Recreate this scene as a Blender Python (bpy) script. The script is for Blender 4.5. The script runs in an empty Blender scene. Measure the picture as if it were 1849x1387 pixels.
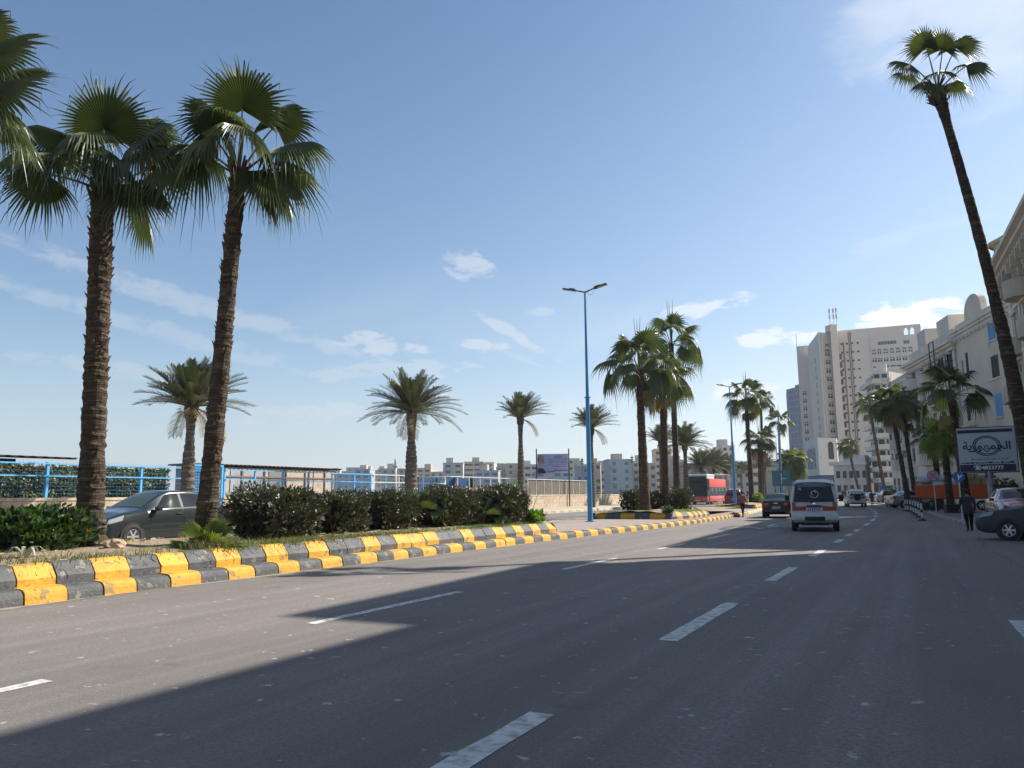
import bpy, bmesh, math, random
from mathutils import Vector, Matrix, Quaternion
R = math.radians
scene = bpy.context.scene
COL = scene.collection
rnd = random.Random(11)

# ------------------------------------------------------------------ camera
IW, IH, FPX = 1849.0, 1387.0, 1389.0
YAW, PITCH, ROLL, EYE = 27.75, 8.3, 0.55, 1.45
def cam_axes():
    y, p, r = R(YAW), R(PITCH), R(ROLL)
    f = Vector((-math.sin(y)*math.cos(p), math.cos(y)*math.cos(p), math.sin(p)))
    r0 = Vector((math.cos(y), math.sin(y), 0)); u0 = r0.cross(f)
    return f, r0*math.cos(r) - u0*math.sin(r), u0*math.cos(r) + r0*math.sin(r)
CF, CR, CU = cam_axes()
cd = bpy.data.cameras.new('camera'); cam = bpy.data.objects.new('camera', cd); COL.objects.link(cam)
cd.sensor_width = 36.0; cd.lens = FPX/IW*36.0; cd.clip_start = 0.05; cd.clip_end = 12000
cam.matrix_world = Matrix(((CR.x, CU.x, -CF.x, 0), (CR.y, CU.y, -CF.y, 0), (CR.z, CU.z, -CF.z, EYE), (0, 0, 0, 1)))
scene.camera = cam

# ------------------------------------------------------------------ sky, sun, exposure
SUN_AZ, SUN_EL = 40.0, 40.0          # azimuth measured from the road direction (+Y) towards +X
world = bpy.data.worlds.new('World'); scene.world = world; world.use_nodes = True
SKY_STRENGTH = 0.082
SUN_STRENGTH = 5.0
def build_world():
    nt = world.node_tree; nt.nodes.clear(); N = nt.nodes; L = nt.links
    def node(t, **k):
        n = N.new(t)
        for a, b in k.items(): setattr(n, a, b)
        return n
    def put(s, v):
        if hasattr(v, 'links') or hasattr(v, 'is_linked'): L.new(v, s)
        else: s.default_value = v
    def M(op, a, b=None, c=None, clamp=False):
        n = node('ShaderNodeMath', operation=op, use_clamp=clamp); put(n.inputs[0], a)
        if b is not None: put(n.inputs[1], b)
        if c is not None: put(n.inputs[2], c)
        return n.outputs[0]
    sky = node('ShaderNodeTexSky', sky_type='NISHITA', sun_disc=False)
    sky.sun_elevation = R(SUN_EL); sky.sun_rotation = R(SUN_AZ); sky.altitude = 0
    sky.air_density = 1.0; sky.dust_density = 0.9; sky.ozone_density = 2.2
    geo = node('ShaderNodeNewGeometry'); sep = node('ShaderNodeSeparateXYZ')
    tc = node('ShaderNodeTexCoord'); L.new(tc.outputs['Generated'], sep.inputs[0])
    X, Y, Z = sep.outputs
    az = M('ARCTAN2', X, Y)                        # 0 along the road, positive to the right (radians)
    el = M('ARCSINE', Z)
    # cloud cover noise in a flattened sky plane
    zc = M('MAXIMUM', Z, 0.02); zc = M('ADD', zc, 0.12)
    u = M('DIVIDE', X, zc); v = M('DIVIDE', Y, zc)
    def noise(a, b, scale, detail=6, rough=0.55, dist=0.0, w=0.0):
        cb = node('ShaderNodeCombineXYZ'); put(cb.inputs[0], a); put(cb.inputs[1], b); cb.inputs[2].default_value = w
        n = node('ShaderNodeTexNoise'); L.new(cb.outputs[0], n.inputs['Vector'])
        n.inputs['Scale'].default_value = scale; n.inputs['Detail'].default_value = detail
        n.inputs['Roughness'].default_value = rough; n.inputs['Distortion'].default_value = dist
        return n.outputs[0]
    n_fine = noise(M('MULTIPLY', az, 1.0), M('MULTIPLY', el, 2.2), 26, 7, 0.6, 0.3)
    n_mid = noise(M('MULTIPLY', az, 1.0), M('MULTIPLY', el, 2.6), 9, 6, 0.58, 0.4, 3.0)
    n_big = noise(u, v, 0.55, 6, 0.6, 0.6, 7.0)
    total = None
    def ramp(x, a, b):
        n = node('ShaderNodeMapRange', interpolation_type='SMOOTHSTEP'); put(n.inputs[0], x)
        n.inputs[1].default_value = a; n.inputs[2].default_value = b; n.inputs[3].default_value = 0; n.inputs[4].default_value = 1
        return n.outputs[0]
    # single clouds: azimuth, elevation (deg from the road / horizon), half sizes, tilt, density, edge raggedness
    for (a, e, sa, se, tilt, dens, rag, src) in CLOUDS:
        da = M('SUBTRACT', az, R(a)); de = M('SUBTRACT', el, R(e))
        c, s = math.cos(R(tilt)), math.sin(R(tilt))
        p = M('ADD', M('MULTIPLY', da, c/R(sa)), M('MULTIPLY', de, s/R(sa)))
        q = M('ADD', M('MULTIPLY', da, -s/R(se)), M('MULTIPLY', de, c/R(se)))
        d = M('ADD', M('MULTIPLY', p, p), M('MULTIPLY', q, q))
        nn = n_fine if src == 'f' else n_mid
        d = M('ADD', d, M('MULTIPLY', M('SUBTRACT', nn, 0.5), rag*2.6))
        m = M('MULTIPLY', M('SUBTRACT', 1.0, ramp(d, 0.0, 1.0)), dens)
        total = m if total is None else M('MAXIMUM', total, m)
    # thin veil: stronger low down and towards the sun
    low = M('SUBTRACT', 1.0, ramp(el, R(2), R(26)))
    veil = M('MULTIPLY', M('MULTIPLY', ramp(n_big, 0.36, 0.72), low), 0.55)
    sunside = M('MULTIPLY', ramp(az, R(-20), R(32)), M('MULTIPLY', ramp(n_big, 0.32, 0.75), 0.45))
    milky = M('ADD', M('MULTIPLY', M('SUBTRACT', 1.0, ramp(el, R(-2), R(14))), 0.56), M('MULTIPLY', M('SUBTRACT', 1.0, ramp(el, R(4), R(40))), M('ADD', 0.12, M('MULTIPLY', ramp(az, R(-45), R(20)), 0.24))))
    veil = M('MAXIMUM', M('MAXIMUM', veil, sunside), milky)
    total = M('MAXIMUM', total, veil)
    total = M('MINIMUM', total, 1.0)
    tint = node('ShaderNodeMixRGB', blend_type='MULTIPLY'); tint.inputs[0].default_value = 1; L.new(sky.outputs[0], tint.inputs[1]); tint.inputs[2].default_value = (0.86, 1.0, 1.06, 1)
    mix = node('ShaderNodeMixRGB'); L.new(total, mix.inputs[0]); L.new(tint.outputs[0], mix.inputs[1])
    # cloud colour: bluish-white, warmer and brighter near the horizon on the right
    cc = node('ShaderNodeMixRGB'); L.new(ramp(az, R(-55), R(8)), cc.inputs[0])
    cc.inputs[1].default_value = (*CLOUD_L, 1); cc.inputs[2].default_value = (*CLOUD_R, 1)
    L.new(cc.outputs[0], mix.inputs[2])
    bg = node('ShaderNodeBackground'); L.new(mix.outputs[0], bg.inputs[0]); bg.inputs[1].default_value = SKY_STRENGTH
    out = node('ShaderNodeOutputWorld'); L.new(bg.outputs[0], out.inputs[0])
CLOUD_L = (4.9, 5.25, 5.7); CLOUD_R = (7.6, 7.9, 8.2)
CLOUDS = [
    (-31.0, 17.0, 2.6, 1.2, -12, 0.55, 1.5, 'f'),     # small puff alone in the blue
    (-25.5, 13.6, 1.5, 0.5, 5, 0.42, 1.3, 'f'),
    (-27.6, 12.0, 5.4, 0.62, -31, 0.55, 0.9, 'f'),    # slanting contrail
    (-26.5, 10.0, 4.0, 0.32, -20, 0.38, 0.8, 'f'),
    (-30.0, 11.2, 2.6, 0.75, 0, 0.62, 1.5, 'f'),
    (-37.5, 11.2, 4.3, 1.0, -5, 0.66, 1.6, 'f'),
    (-40.5, 9.0, 3.4, 0.8, 0, 0.5, 1.5, 'f'),
    (-50.0, 13.2, 17.0, 1.0, -14, 0.46, 1.0, 'f'),   # long streaks on the left
    (-52.0, 11.2, 18.0, 0.9, -13, 0.42, 1.0, 'f'),
    (-43.0, 6.0, 9.0, 1.0, 3, 0.62, 1.5, 'f'), (-55.0, 8.5, 8.0, 0.9, -4, 0.5, 1.5, 'f'), (-36.0, 9.4, 7.0, 1.0, 2, 0.5, 1.6, 'f'), (-24.0, 6.5, 7.0, 1.0, 4, 0.5, 1.6, 'f'),
    (-33.0, 7.6, 5.0, 0.8, 0, 0.5, 1.5, 'm'),
    (-13.5, 13.3, 4.3, 0.8, 7, 0.7, 1.6, 'f'),        # right of the palms
    (-9.0, 11.0, 3.0, 0.85, 4, 0.8, 1.6, 'f'),
    (0.2, 11.6, 4.6, 1.25, 0, 1.25, 1.3, 'f'),        # bright cumulus behind the hotel
    (-6.0, 10.8, 2.4, 0.7, 5, 0.8, 1.5, 'f'),
    (-11.0, 7.2, 3.5, 1.0, 0, 0.85, 1.5, 'f'),
    (2.0, 17.0, 9.0, 1.3, 12, 0.3, 1.4, 'm'),
    (9.0, 33.0, 15.0, 11.0, 25, 0.5, 0.5, 'm'),  # no cloud: broad pale glow on the sun side, painted into the sky
]
build_world()
sd = bpy.data.lights.new('sun', 'SUN'); sd.energy = SUN_STRENGTH; sd.angle = R(0.53); sd.color = (1.0, 0.93, 0.82)
sun = bpy.data.objects.new('sun', sd); COL.objects.link(sun)
SUNV = Vector((math.sin(R(SUN_AZ))*math.cos(R(SUN_EL)), math.cos(R(SUN_AZ))*math.cos(R(SUN_EL)), math.sin(R(SUN_EL))))
sun.rotation_euler = (-SUNV).to_track_quat('-Z', 'Y').to_euler(); sun.location = (20, 20, 60)
vs = scene.view_settings; scene.display_settings.display_device = 'sRGB'
vs.view_transform = 'Standard'; vs.look = 'None'; vs.exposure = 0.75; vs.gamma = 1.0; vs.use_curve_mapping = False
scene.cycles.max_bounces = 6; scene.cycles.transparent_max_bounces = 12; scene.cycles.use_denoising = True; scene.cycles.denoising_prefilter = 'ACCURATE'; scene.cycles.denoising_input_passes = 'RGB_ALBEDO_NORMAL'

# ------------------------------------------------------------------ helpers
def tag(o, label=None, cat=None, group=None, kind=None):
    if label: o['label'] = label
    if cat: o['category'] = cat
    if group: o['group'] = group
    if kind: o['kind'] = kind
    return o
def thing(name, label, cat, loc=(0, 0, 0), rotz=0.0, group=None):
    o = bpy.data.objects.new(name, None); COL.objects.link(o); o.empty_display_size = 0.2
    o.location = loc; o.rotation_euler = (0, 0, rotz)
    return tag(o, label, cat, group)
def copy_tree(o, parent=None):
    c = o.copy(); COL.objects.link(c); c.parent = parent
    for ch in list(o.children): copy_tree(ch, c)
    return c
def inst(name, mesh, parent=None, loc=(0, 0, 0), rot=(0, 0, 0), scale=(1, 1, 1)):
    o = bpy.data.objects.new(name, mesh); COL.objects.link(o); o.parent = parent
    o.location = loc; o.rotation_euler = rot; o.scale = scale
    return o

class MB:
    def __init__(s): s.v = []; s.f = []; s.m = []
    def add(s, vs_, fs, mi=0):
        b = len(s.v); s.v.extend([tuple(p) for p in vs_])
        for k, f in enumerate(fs):
            s.f.append([i+b for i in f]); s.m.append(mi[k] if isinstance(mi, (list, tuple)) else mi)
    def box(s, x0, x1, y0, y1, z0, z1, mi=0):
        s.add([(x0,y0,z0),(x1,y0,z0),(x1,y1,z0),(x0,y1,z0),(x0,y0,z1),(x1,y0,z1),(x1,y1,z1),(x0,y1,z1)],
              [(0,3,2,1),(4,5,6,7),(0,1,5,4),(1,2,6,5),(2,3,7,6),(3,0,4,7)], mi)
    def obox(s, c, a, b, d, mi=0):
        c, a, b, d = Vector(c), Vector(a), Vector(b), Vector(d)
        p = [c+sx*a+sy*b+sz*d for sz in (-1, 1) for sy in (-1, 1) for sx in (-1, 1)]
        s.add(p, [(0,2,3,1),(4,5,7,6),(0,1,5,4),(1,3,7,5),(3,2,6,7),(2,0,4,6)], mi)
    def bbox(s, x0, x1, y0, y1, z0, z1, b=0.02, mi=0):
        """box with chamfered edges"""
        bm = bmesh.new(); bmesh.ops.create_cube(bm, size=1)
        for v in bm.verts:
            v.co = Vector(((x0+x1)/2+v.co.x*(x1-x0), (y0+y1)/2+v.co.y*(y1-y0), (z0+z1)/2+v.co.z*(z1-z0)))
        bmesh.ops.bevel(bm, geom=bm.edges[:], offset=b, segments=2, affect='EDGES', profile=0.6)
        bm.verts.index_update()
        s.add([v.co.copy() for v in bm.verts], [[v.index for v in f.verts] for f in bm.faces], mi); bm.free()
    def quad(s, a, b, c, d, mi=0): s.add([a, b, c, d], [(0, 1, 2, 3)], mi)
    def tube(s, pts, rad, n=10, mi=0, cap=True, twist=0.0):
        pts = [Vector(p) for p in pts]
        if not isinstance(rad, (list, tuple)): rad = [rad]*len(pts)
        ref = None; base = len(s.v); k = len(pts)
        for i, p in enumerate(pts):
            t = (pts[min(i+1, k-1)]-pts[max(i-1, 0)])
            t = t.normalized() if t.length > 1e-9 else Vector((0, 0, 1))
            if ref is None: ref = Vector((1, 0, 0)) if abs(t.x) < 0.8 else Vector((0, 1, 0))
            a = (ref - t*ref.dot(t)).normalized(); b = t.cross(a); ref = a
            for j in range(n):
                w = 2*math.pi*j/n+twist
                q = p + (a*math.cos(w)+b*math.sin(w))*rad[i]; s.v.append(tuple(q))
        for i in range(k-1):
            for j in range(n):
                s.f.append([base+i*n+j, base+i*n+(j+1) % n, base+(i+1)*n+(j+1) % n, base+(i+1)*n+j]); s.m.append(mi)
        if cap:
            s.f.append([base+j for j in range(n)][::-1]); s.m.append(mi)
            s.f.append([base+(k-1)*n+j for j in range(n)]); s.m.append(mi)
    def cyl(s, c, axis, r, h, n=20, mi=0):
        c = Vector(c); a = Vector(axis).normalized(); s.tube([c-a*h/2, c+a*h/2], [r, r], n, mi)
    def lathe(s, prof, c=(0, 0, 0), axis='z', n=24, mi=0):
        """prof: (radius, height) points, revolved"""
        base = len(s.v); k = len(prof)
        for (r, h) in prof:
            for j in range(n):
                w = 2*math.pi*j/n; x, y = r*math.cos(w), r*math.sin(w)
                p = (x, y, h) if axis == 'z' else ((h, x, y) if axis == 'x' else (y, h, x))
                s.v.append((c[0]+p[0], c[1]+p[1], c[2]+p[2]))
        for i in range(k-1):
            for j in range(n):
                s.f.append([base+i*n+j, base+i*n+(j+1) % n, base+(i+1)*n+(j+1) % n, base+(i+1)*n+j]); s.m.append(mi)
    def prism(s, poly, z0, z1, mi=0):
        n = len(poly)
        s.add([(x, y, z0) for x, y in poly]+[(x, y, z1) for x, y in poly],
              [list(range(n))[::-1], list(range(n, 2*n))]+[(i, (i+1) % n, (i+1) % n+n, i+n) for i in range(n)], mi)
    def sphere(s, c, r, nu=12, nv=8, mi=0, sz=1.0):
        c = Vector(c)
        prof = [(max(1e-4, r*math.sin(math.pi*i/nv)), -r*sz*math.cos(math.pi*i/nv)) for i in range(nv+1)]
        s.lathe(prof, c, 'z', nu, mi)
    def mesh(s, name, mats, smooth=False):
        me = bpy.data.meshes.new(name); me.from_pydata(s.v, [], s.f)
        for m in (mats if isinstance(mats, (list, tuple)) else [mats]): me.materials.append(m)
        me.polygons.foreach_set('material_index', s.m)
        if smooth: me.polygons.foreach_set('use_smooth', [True]*len(s.f))
        me.update(); return me
    def build(s, name, mats, parent=None, smooth=False, loc=(0, 0, 0), rot=(0, 0, 0)):
        return inst(name, s.mesh(name, mats, smooth), parent, loc, rot)

def autosmooth(o, ang=35):
    me = o.data; me.polygons.foreach_set('use_smooth', [True]*len(me.polygons))
    try: me.set_sharp_from_angle(angle=R(ang))
    except Exception: pass
    return o

MATS = {}
def mat(name, col, rough=0.7, metal=0.0, spec=0.5, col2=None, nscale=4.0, ncontrast=(0.35, 0.65), detail=5, bump=0.0, bscale=30.0,
        stretch=(1, 1, 1), spots=None, coat=0.0, alpha=1.0, trans=0.0, sheen=0.0):
    """principled with optional two-colour noise, bump and sparse spots"""
    if name in MATS: return MATS[name]
    m = bpy.data.materials.new(name); m.use_nodes = True; nt = m.node_tree; N, L = nt.nodes, nt.links
    p = N['Principled BSDF']
    p.inputs['Base Color'].default_value = (*col, 1); p.inputs['Roughness'].default_value = rough
    p.inputs['Metallic'].default_value = metal; p.inputs['Specular IOR Level'].default_value = spec
    p.inputs['Coat Weight'].default_value = coat; p.inputs['Coat Roughness'].default_value = 0.05
    p.inputs['Alpha'].default_value = alpha; p.inputs['Transmission Weight'].default_value = trans
    if col2 or bump or spots:
        tc = N.new('ShaderNodeTexCoord'); mp = N.new('ShaderNodeMapping'); L.new(tc.outputs['Object'], mp.inputs[0])
        mp.inputs['Scale'].default_value = stretch
        oi = N.new('ShaderNodeObjectInfo'); ad = N.new('ShaderNodeVectorMath'); ad.operation = 'SCALE'
        cb = N.new('ShaderNodeCombineXYZ'); L.new(oi.outputs['Random'], cb.inputs[0]); L.new(oi.outputs['Random'], cb.inputs[1])
        L.new(cb.outputs[0], ad.inputs[0]); ad.inputs['Scale'].default_value = 57.0
        va = N.new('ShaderNodeVectorMath'); va.operation = 'ADD'; L.new(mp.outputs[0], va.inputs[0]); L.new(ad.outputs[0], va.inputs[1])
        vec = va.outputs[0]
    last = None
    if col2:
        n = N.new('ShaderNodeTexNoise'); L.new(vec, n.inputs['Vector']); n.inputs['Scale'].default_value = nscale
        n.inputs['Detail'].default_value = detail; n.inputs['Roughness'].default_value = 0.6
        mr = N.new('ShaderNodeMapRange'); L.new(n.outputs[0], mr.inputs[0]); mr.inputs[1].default_value, mr.inputs[2].default_value = ncontrast
        mx = N.new('ShaderNodeMixRGB'); L.new(mr.outputs[0], mx.inputs[0]); mx.inputs[1].default_value = (*col, 1); mx.inputs[2].default_value = (*col2, 1)
        last = mx.outputs[0]
    if spots:
        (scol, sscale, thr, amt) = spots
        n = N.new('ShaderNodeTexNoise'); L.new(vec, n.inputs['Vector']); n.inputs['Scale'].default_value = sscale; n.inputs['Detail'].default_value = 3
        mr = N.new('ShaderNodeMapRange'); L.new(n.outputs[0], mr.inputs[0]); mr.inputs[1].default_value = thr; mr.inputs[2].default_value = thr+0.05; mr.inputs[4].default_value = amt
        mx = N.new('ShaderNodeMixRGB'); L.new(mr.outputs[0], mx.inputs[0])
        if last: L.new(last, mx.inputs[1])
        else: mx.inputs[1].default_value = (*col, 1)
        mx.inputs[2].default_value = (*scol, 1); last = mx.outputs[0]
    if last: L.new(last, p.inputs['Base Color'])
    if bump:
        n = N.new('ShaderNodeTexNoise'); L.new(vec, n.inputs['Vector']); n.inputs['Scale'].default_value = bscale; n.inputs['Detail'].default_value = 4
        b = N.new('ShaderNodeBump'); b.inputs['Strength'].default_value = bump; b.inputs['Distance'].default_value = 0.02
        L.new(n.outputs[0], b.inputs['Height']); L.new(b.outputs[0], p.inputs['Normal'])
    MATS[name] = m; return m
def leaf_mat(name, col, col2, rough=0.45, trans=0.35, nscale=2.5, spec=0.4, tcol=None):
    if name in MATS: return MATS[name]
    m = mat(name, col, rough, 0, spec, col2, nscale, (0.35, 0.65), 3)
    nt = m.node_tree; N, L = nt.nodes, nt.links; p = N['Principled BSDF']; out = N['Material Output']
    t = N.new('ShaderNodeBsdfTranslucent'); mx = N.new('ShaderNodeMixShader'); mx.inputs[0].default_value = trans
    src = p.inputs['Base Color'].links[0].from_socket
    tint = N.new('ShaderNodeMixRGB'); tint.blend_type = 'MULTIPLY'; tint.inputs[0].default_value = 1; L.new(src, tint.inputs[1])
    tint.inputs[2].default_value = (*(tcol or (1.5, 1.6, 0.6)), 1)
    L.new(tint.outputs[0], t.inputs[0]); L.new(p.outputs[0], mx.inputs[1]); L.new(t.outputs[0], mx.inputs[2]); L.new(mx.outputs[0], out.inputs[0])
    return m

def px_dir(px, py): return CF + CR*((px-IW/2)/FPX) + CU*((IH/2-py)/FPX)
def on_ground(px, py, z=0.0):
    """point of the level z seen at a photo pixel (used once, to survey where things stand)"""
    d = px_dir(px, py); t = (z-EYE)/d.z; return Vector((0, 0, EYE)) + d*t
def at_depth(px, py, dep): return Vector((0, 0, EYE)) + px_dir(px, py)*dep
# ------------------------------------------------------------------ setting
def asphalt(name, base, dark, light, fleck=0.0):
    m = bpy.data.materials.new(name); m.use_nodes = True; N, L = m.node_tree.nodes, m.node_tree.links
    p = N['Principled BSDF']; p.inputs['Roughness'].default_value = 0.82; p.inputs['Specular IOR Level'].default_value = 0.35
    tc = N.new('ShaderNodeTexCoord')
    def noise(scale, detail, stretch=(1, 1, 1), rough=0.6):
        mp = N.new('ShaderNodeMapping'); mp.inputs['Scale'].default_value = stretch; L.new(tc.outputs['Object'], mp.inputs[0])
        n = N.new('ShaderNodeTexNoise'); L.new(mp.outputs[0], n.inputs['Vector']); n.inputs['Scale'].default_value = scale
        n.inputs['Detail'].default_value = detail; n.inputs['Roughness'].default_value = rough; return n.outputs[0]
    def ramp(x, a, b, hi=1.0):
        r = N.new('ShaderNodeMapRange'); L.new(x, r.inputs[0]); r.inputs[1].default_value = a; r.inputs[2].default_value = b; r.inputs[4].default_value = hi
        return r.outputs[0]
    def mix(f, a, b, mode='MIX'):
        n = N.new('ShaderNodeMixRGB'); n.blend_type = mode
        for s, x in ((n.inputs[0], f), (n.inputs[1], a), (n.inputs[2], b)):
            if isinstance(x, tuple): s.default_value = (*x, 1)
            elif isinstance(x, float): s.default_value = x
            else: L.new(x, s)
        return n.outputs[0]
    c = mix(ramp(noise(0.30, 6, (1, 0.35, 1)), 0.32, 0.68), base, dark)
    c = mix(ramp(noise(1.3, 4, (1.5, 0.025, 1)), 0.46, 0.72, 0.7), c, light)          # long wheel tracks
    c = mix(ramp(noise(2.2, 5, (1, 0.5, 1), 0.7), 0.52, 0.75, 0.55), c, dark)         # blotches
    c = mix(ramp(noise(26, 3, (1, 1, 1), 0.75), 0.38, 0.66, 0.85), c, dark)
    c = mix(ramp(noise(60, 2, (1, 1, 1), 0.7), 0.56, 0.72, 0.8), c, light)            # aggregate grain
    if fleck:
        c = mix(ramp(noise(5.0, 4, (1.0, 1.0, 1), 0.65), 0.64, 0.69, fleck), c, (0.44, 0.42, 0.40))    # trodden paint and dust flecks
        c = mix(ramp(noise(0.7, 6, (1, 1, 1), 0.75), 0.60, 0.72, 0.6), c, tuple(v*.6 for v in dark))  # oil stains
    L.new(c, p.inputs['Base Color'])
    b = N.new('ShaderNodeBump'); b.inputs['Strength'].default_value = 0.5; b.inputs['Distance'].default_value = 0.012
    L.new(noise(110, 3), b.inputs['Height']); L.new(b.outputs[0], p.inputs['Normal'])
    MATS[name] = m; return m
A_MAIN = asphalt('asphalt', (0.238, 0.208, 0.184), (0.135, 0.125, 0.119), (0.31, 0.282, 0.257), 0.95)
A_SIDE = asphalt('asphalt_seaside', (0.19, 0.18, 0.165), (0.14, 0.13, 0.12), (0.25, 0.235, 0.21), 0.25)
M_EARTH = mat('earth', (0.22, 0.17, 0.115), 0.95, col2=(0.32, 0.25, 0.17), nscale=1.8, bump=0.7, bscale=14)
M_PAVE = mat('pink_paving', (0.33, 0.27, 0.235), 0.85, col2=(0.25, 0.205, 0.18), nscale=2.2, bump=0.3, bscale=25)
M_PAVE2 = mat('grey_pavement', (0.26, 0.235, 0.2), 0.9, col2=(0.16, 0.145, 0.125), nscale=1.1, bump=0.4, bscale=20)
M_PROM = mat('promenade_paving', (0.46, 0.40, 0.32), 0.88, col2=(0.36, 0.31, 0.25), nscale=0.8, bump=0.2)
M_SEA = mat('sea_water', (0.02, 0.07, 0.10), 0.12, spec=0.5, bump=0.5, bscale=0.8)
M_LAND = mat('land', (0.25, 0.22, 0.18), 0.95, col2=(0.18, 0.16, 0.13), nscale=0.05)
M_YEL = mat('yellow_paint', (0.66, 0.365, 0.035), 0.7, col2=(0.50, 0.265, 0.03), nscale=3.5, detail=9, bump=0.6, bscale=22, spots=((0.24, 0.17, 0.09), 5, 0.585, 0.8))
M_BLK = mat('black_paint', (0.055, 0.06, 0.068), 0.7, col2=(0.10, 0.103, 0.108), nscale=3.5, detail=9, bump=0.6, bscale=22, spots=((0.24, 0.21, 0.17), 6, 0.605, 0.8))
M_FYEL = mat('faded_yellow', (0.62, 0.44, 0.18), 0.8, col2=(0.5, 0.42, 0.3), nscale=4, bump=0.3)
M_FGRY = mat('faded_grey', (0.30, 0.28, 0.25), 0.85, col2=(0.42, 0.38, 0.33), nscale=4, bump=0.3)
M_CONC = mat('concrete', (0.30, 0.28, 0.25), 0.9, col2=(0.2, 0.185, 0.165), nscale=3, bump=0.4)
M_LINE = mat('line_paint', (0.60, 0.60, 0.58), 0.7, col2=(0.30, 0.29, 0.28), nscale=9, ncontrast=(0.44, 0.62), detail=10, bump=0.2)

KL = [(-11.25,-14),(-11.2,6.3),(-11.2,10.7),(-11.02,15.6),(-10.9,23.7),(-10.3,32),(-10.1,39.5),(-10.4,47),(-11.0,57),(-12.1,68),(-16.0,100),(-23.5,140),(-45,200),(-90,280)]
KR = [(4.9,-14),(4.9,31.2),(4.3,32.4),(2.3,33.2),(1.85,34.0),(1.68,36),(1.49,42),(1.1,46),(0,66.7),(-3.9,102),(-7.7,126),(-15,160),(-33,215),(-76,290)]
ML = [(-16.9,-14),(-16.9,60),(-17.6,75),(-21,103),(-28.5,142),(-50,205),(-96,288)]      # seaside edge of the median
PK = [(-24.7,-14),(-24.7,60),(-25.4,80),(-28.5,105),(-36,146),(-58,212),(-105,298)]       # promenade kerb
WK = [(-32,-14),(-32,80),(-33.5,95),(-37,115),(-45,155),(-68,222),(-116,308)]               # sea wall

def lerp_path(path, s):
    for i in range(len(path)-1):
        a, b = Vector(path[i]), Vector(path[i+1]); l = (b-a).length
        if s <= l or i == len(path)-2:
            d = (b-a).normalized(); return a+d*s, d
        s -= l
def path_len(path): return sum((Vector(path[i+1])-Vector(path[i])).length for i in range(len(path)-1))
def x_on(path, y):
    for a, b in zip(path, path[1:]):
        if a[1] <= y <= b[1]: return a[0]+(b[0]-a[0])*(y-a[1])/(b[1]-a[1])
    return path[-1][0]
def sheet(name, left, right, z, m, n=60):
    """strip between two polylines, cut across at matching fractions of Y"""
    y0 = max(left[0][1], right[0][1]); y1 = min(left[-1][1], right[-1][1])
    ys = sorted(set([y0, y1]+[p[1] for p in left+right if y0 < p[1] < y1]))
    mb = MB(); v = []
    for y in ys: v += [(x_on(left, y), y, z), (x_on(right, y), y, z)]
    mb.add(v, [(2*i, 2*i+1, 2*i+3, 2*i+2) for i in range(len(ys)-1)])
    return tag(mb.build(name, m), kind='structure')

COAST = [(-33,-400),(-33,80),(-34.6,95),(-38,115),(-46,155),(-69,222),(-117,308),(-150,390),(-235,470),(-430,560),(-900,640),(-4000,900)]
mb = MB(); poly = COAST+[(-4000,6000),(6000,6000),(6000,-400)]
mb.add([(x, y, -0.03) for x, y in poly], [list(range(len(poly)))[::-1]])
tag(mb.build('ground', M_LAND), kind='structure')
mb = MB(); mb.quad((-6000,-1500,-2.2), (4000,-1500,-2.2), (4000,6000,-2.2), (-6000,6000,-2.2))
tag(mb.build('sea', M_SEA), kind='structure')
mb = MB()                                                            # quay face under the sea wall
for a, b in zip(COAST, COAST[1:]): mb.quad((a[0],a[1],-2.5), (b[0],b[1],-2.5), (b[0],b[1],-0.03), (a[0],a[1],-0.03))
tag(mb.build('quay_wall', M_CONC), kind='structure')
sheet('road', KL, KR, 0.0, A_MAIN)
sheet('seaside_road', PK, ML, 0.14, A_SIDE)
off = lambda path, d: [(x+d, y) for x, y in path]
sheet('median_paving', ML, off(KL, -0.30), 0.195, M_PAVE)
sheet('promenade', WK, off(PK, -0.2), 0.35, M_PROM)
sheet('pavement', off(KR, 0.18), [(60,-14),(60,290)], 0.125, M_PAVE2)

def kerb(name, path, profile, z0, blk, mats, seed=1, gap=0.012, start=0, jit=0.008, doubles=0.0, s0=0.0, s1=None, dbl=(-1, 1e9)):
    """a run of painted kerb stones: profile = (inset, height) across, repeated along the path"""
    rr = random.Random(seed); mb = MB(); s = s0; k = start; tot = path_len(path) if s1 is None else s1
    while s < tot-0.05:
        ln = min(blk*rr.uniform(0.94, 1.06), tot-s)
        if not (dbl[0] < s < dbl[1]) or rr.random() > doubles: k += 1
        jx, jz = rr.uniform(-jit, jit), rr.uniform(-jit, jit)
        pa, da = lerp_path(path, s+gap); pb, db = lerp_path(path, s+ln-gap)
        ring = []
        for (p, d) in ((pa, da), (pb, db)):
            nrm = Vector((-d.y, d.x)); e = rr.uniform(-jit, jit)*0.5
            ring.append([(p.x+nrm.x*(i+jx), p.y+nrm.y*(i+jx), z0+h+(jz if h > 0.05 else 0)+(e if h > 0.05 else 0)) for i, h in profile])
        n = len(profile); v = ring[0]+ring[1]
        fs = [(i, i+1, n+i+1, n+i) for i in range(n-1)]+[list(range(n))[::-1], list(range(n, 2*n))]
        mb.add(v, [f[::-1] for f in fs], mi=k % 2)
        s += ln
    return tag(mb.build(name, mats), kind='structure')
LOW = [(0, -0.02), (0.015, 0.10), (0.03, 0.15), (0.085, 0.195), (0.17, 0.21), (0.345, 0.215), (0.345, 0.0)]
UPP = [(0, 0), (0.0, 0.13), (0.02, 0.16), (0.13, 0.305), (0.16, 0.325), (0.31, 0.335), (0.31, -0.1)]
low_near = [p for p in KL if p[1] <= 57]; low_far = [p for p in KL if p[1] >= 57]
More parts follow.
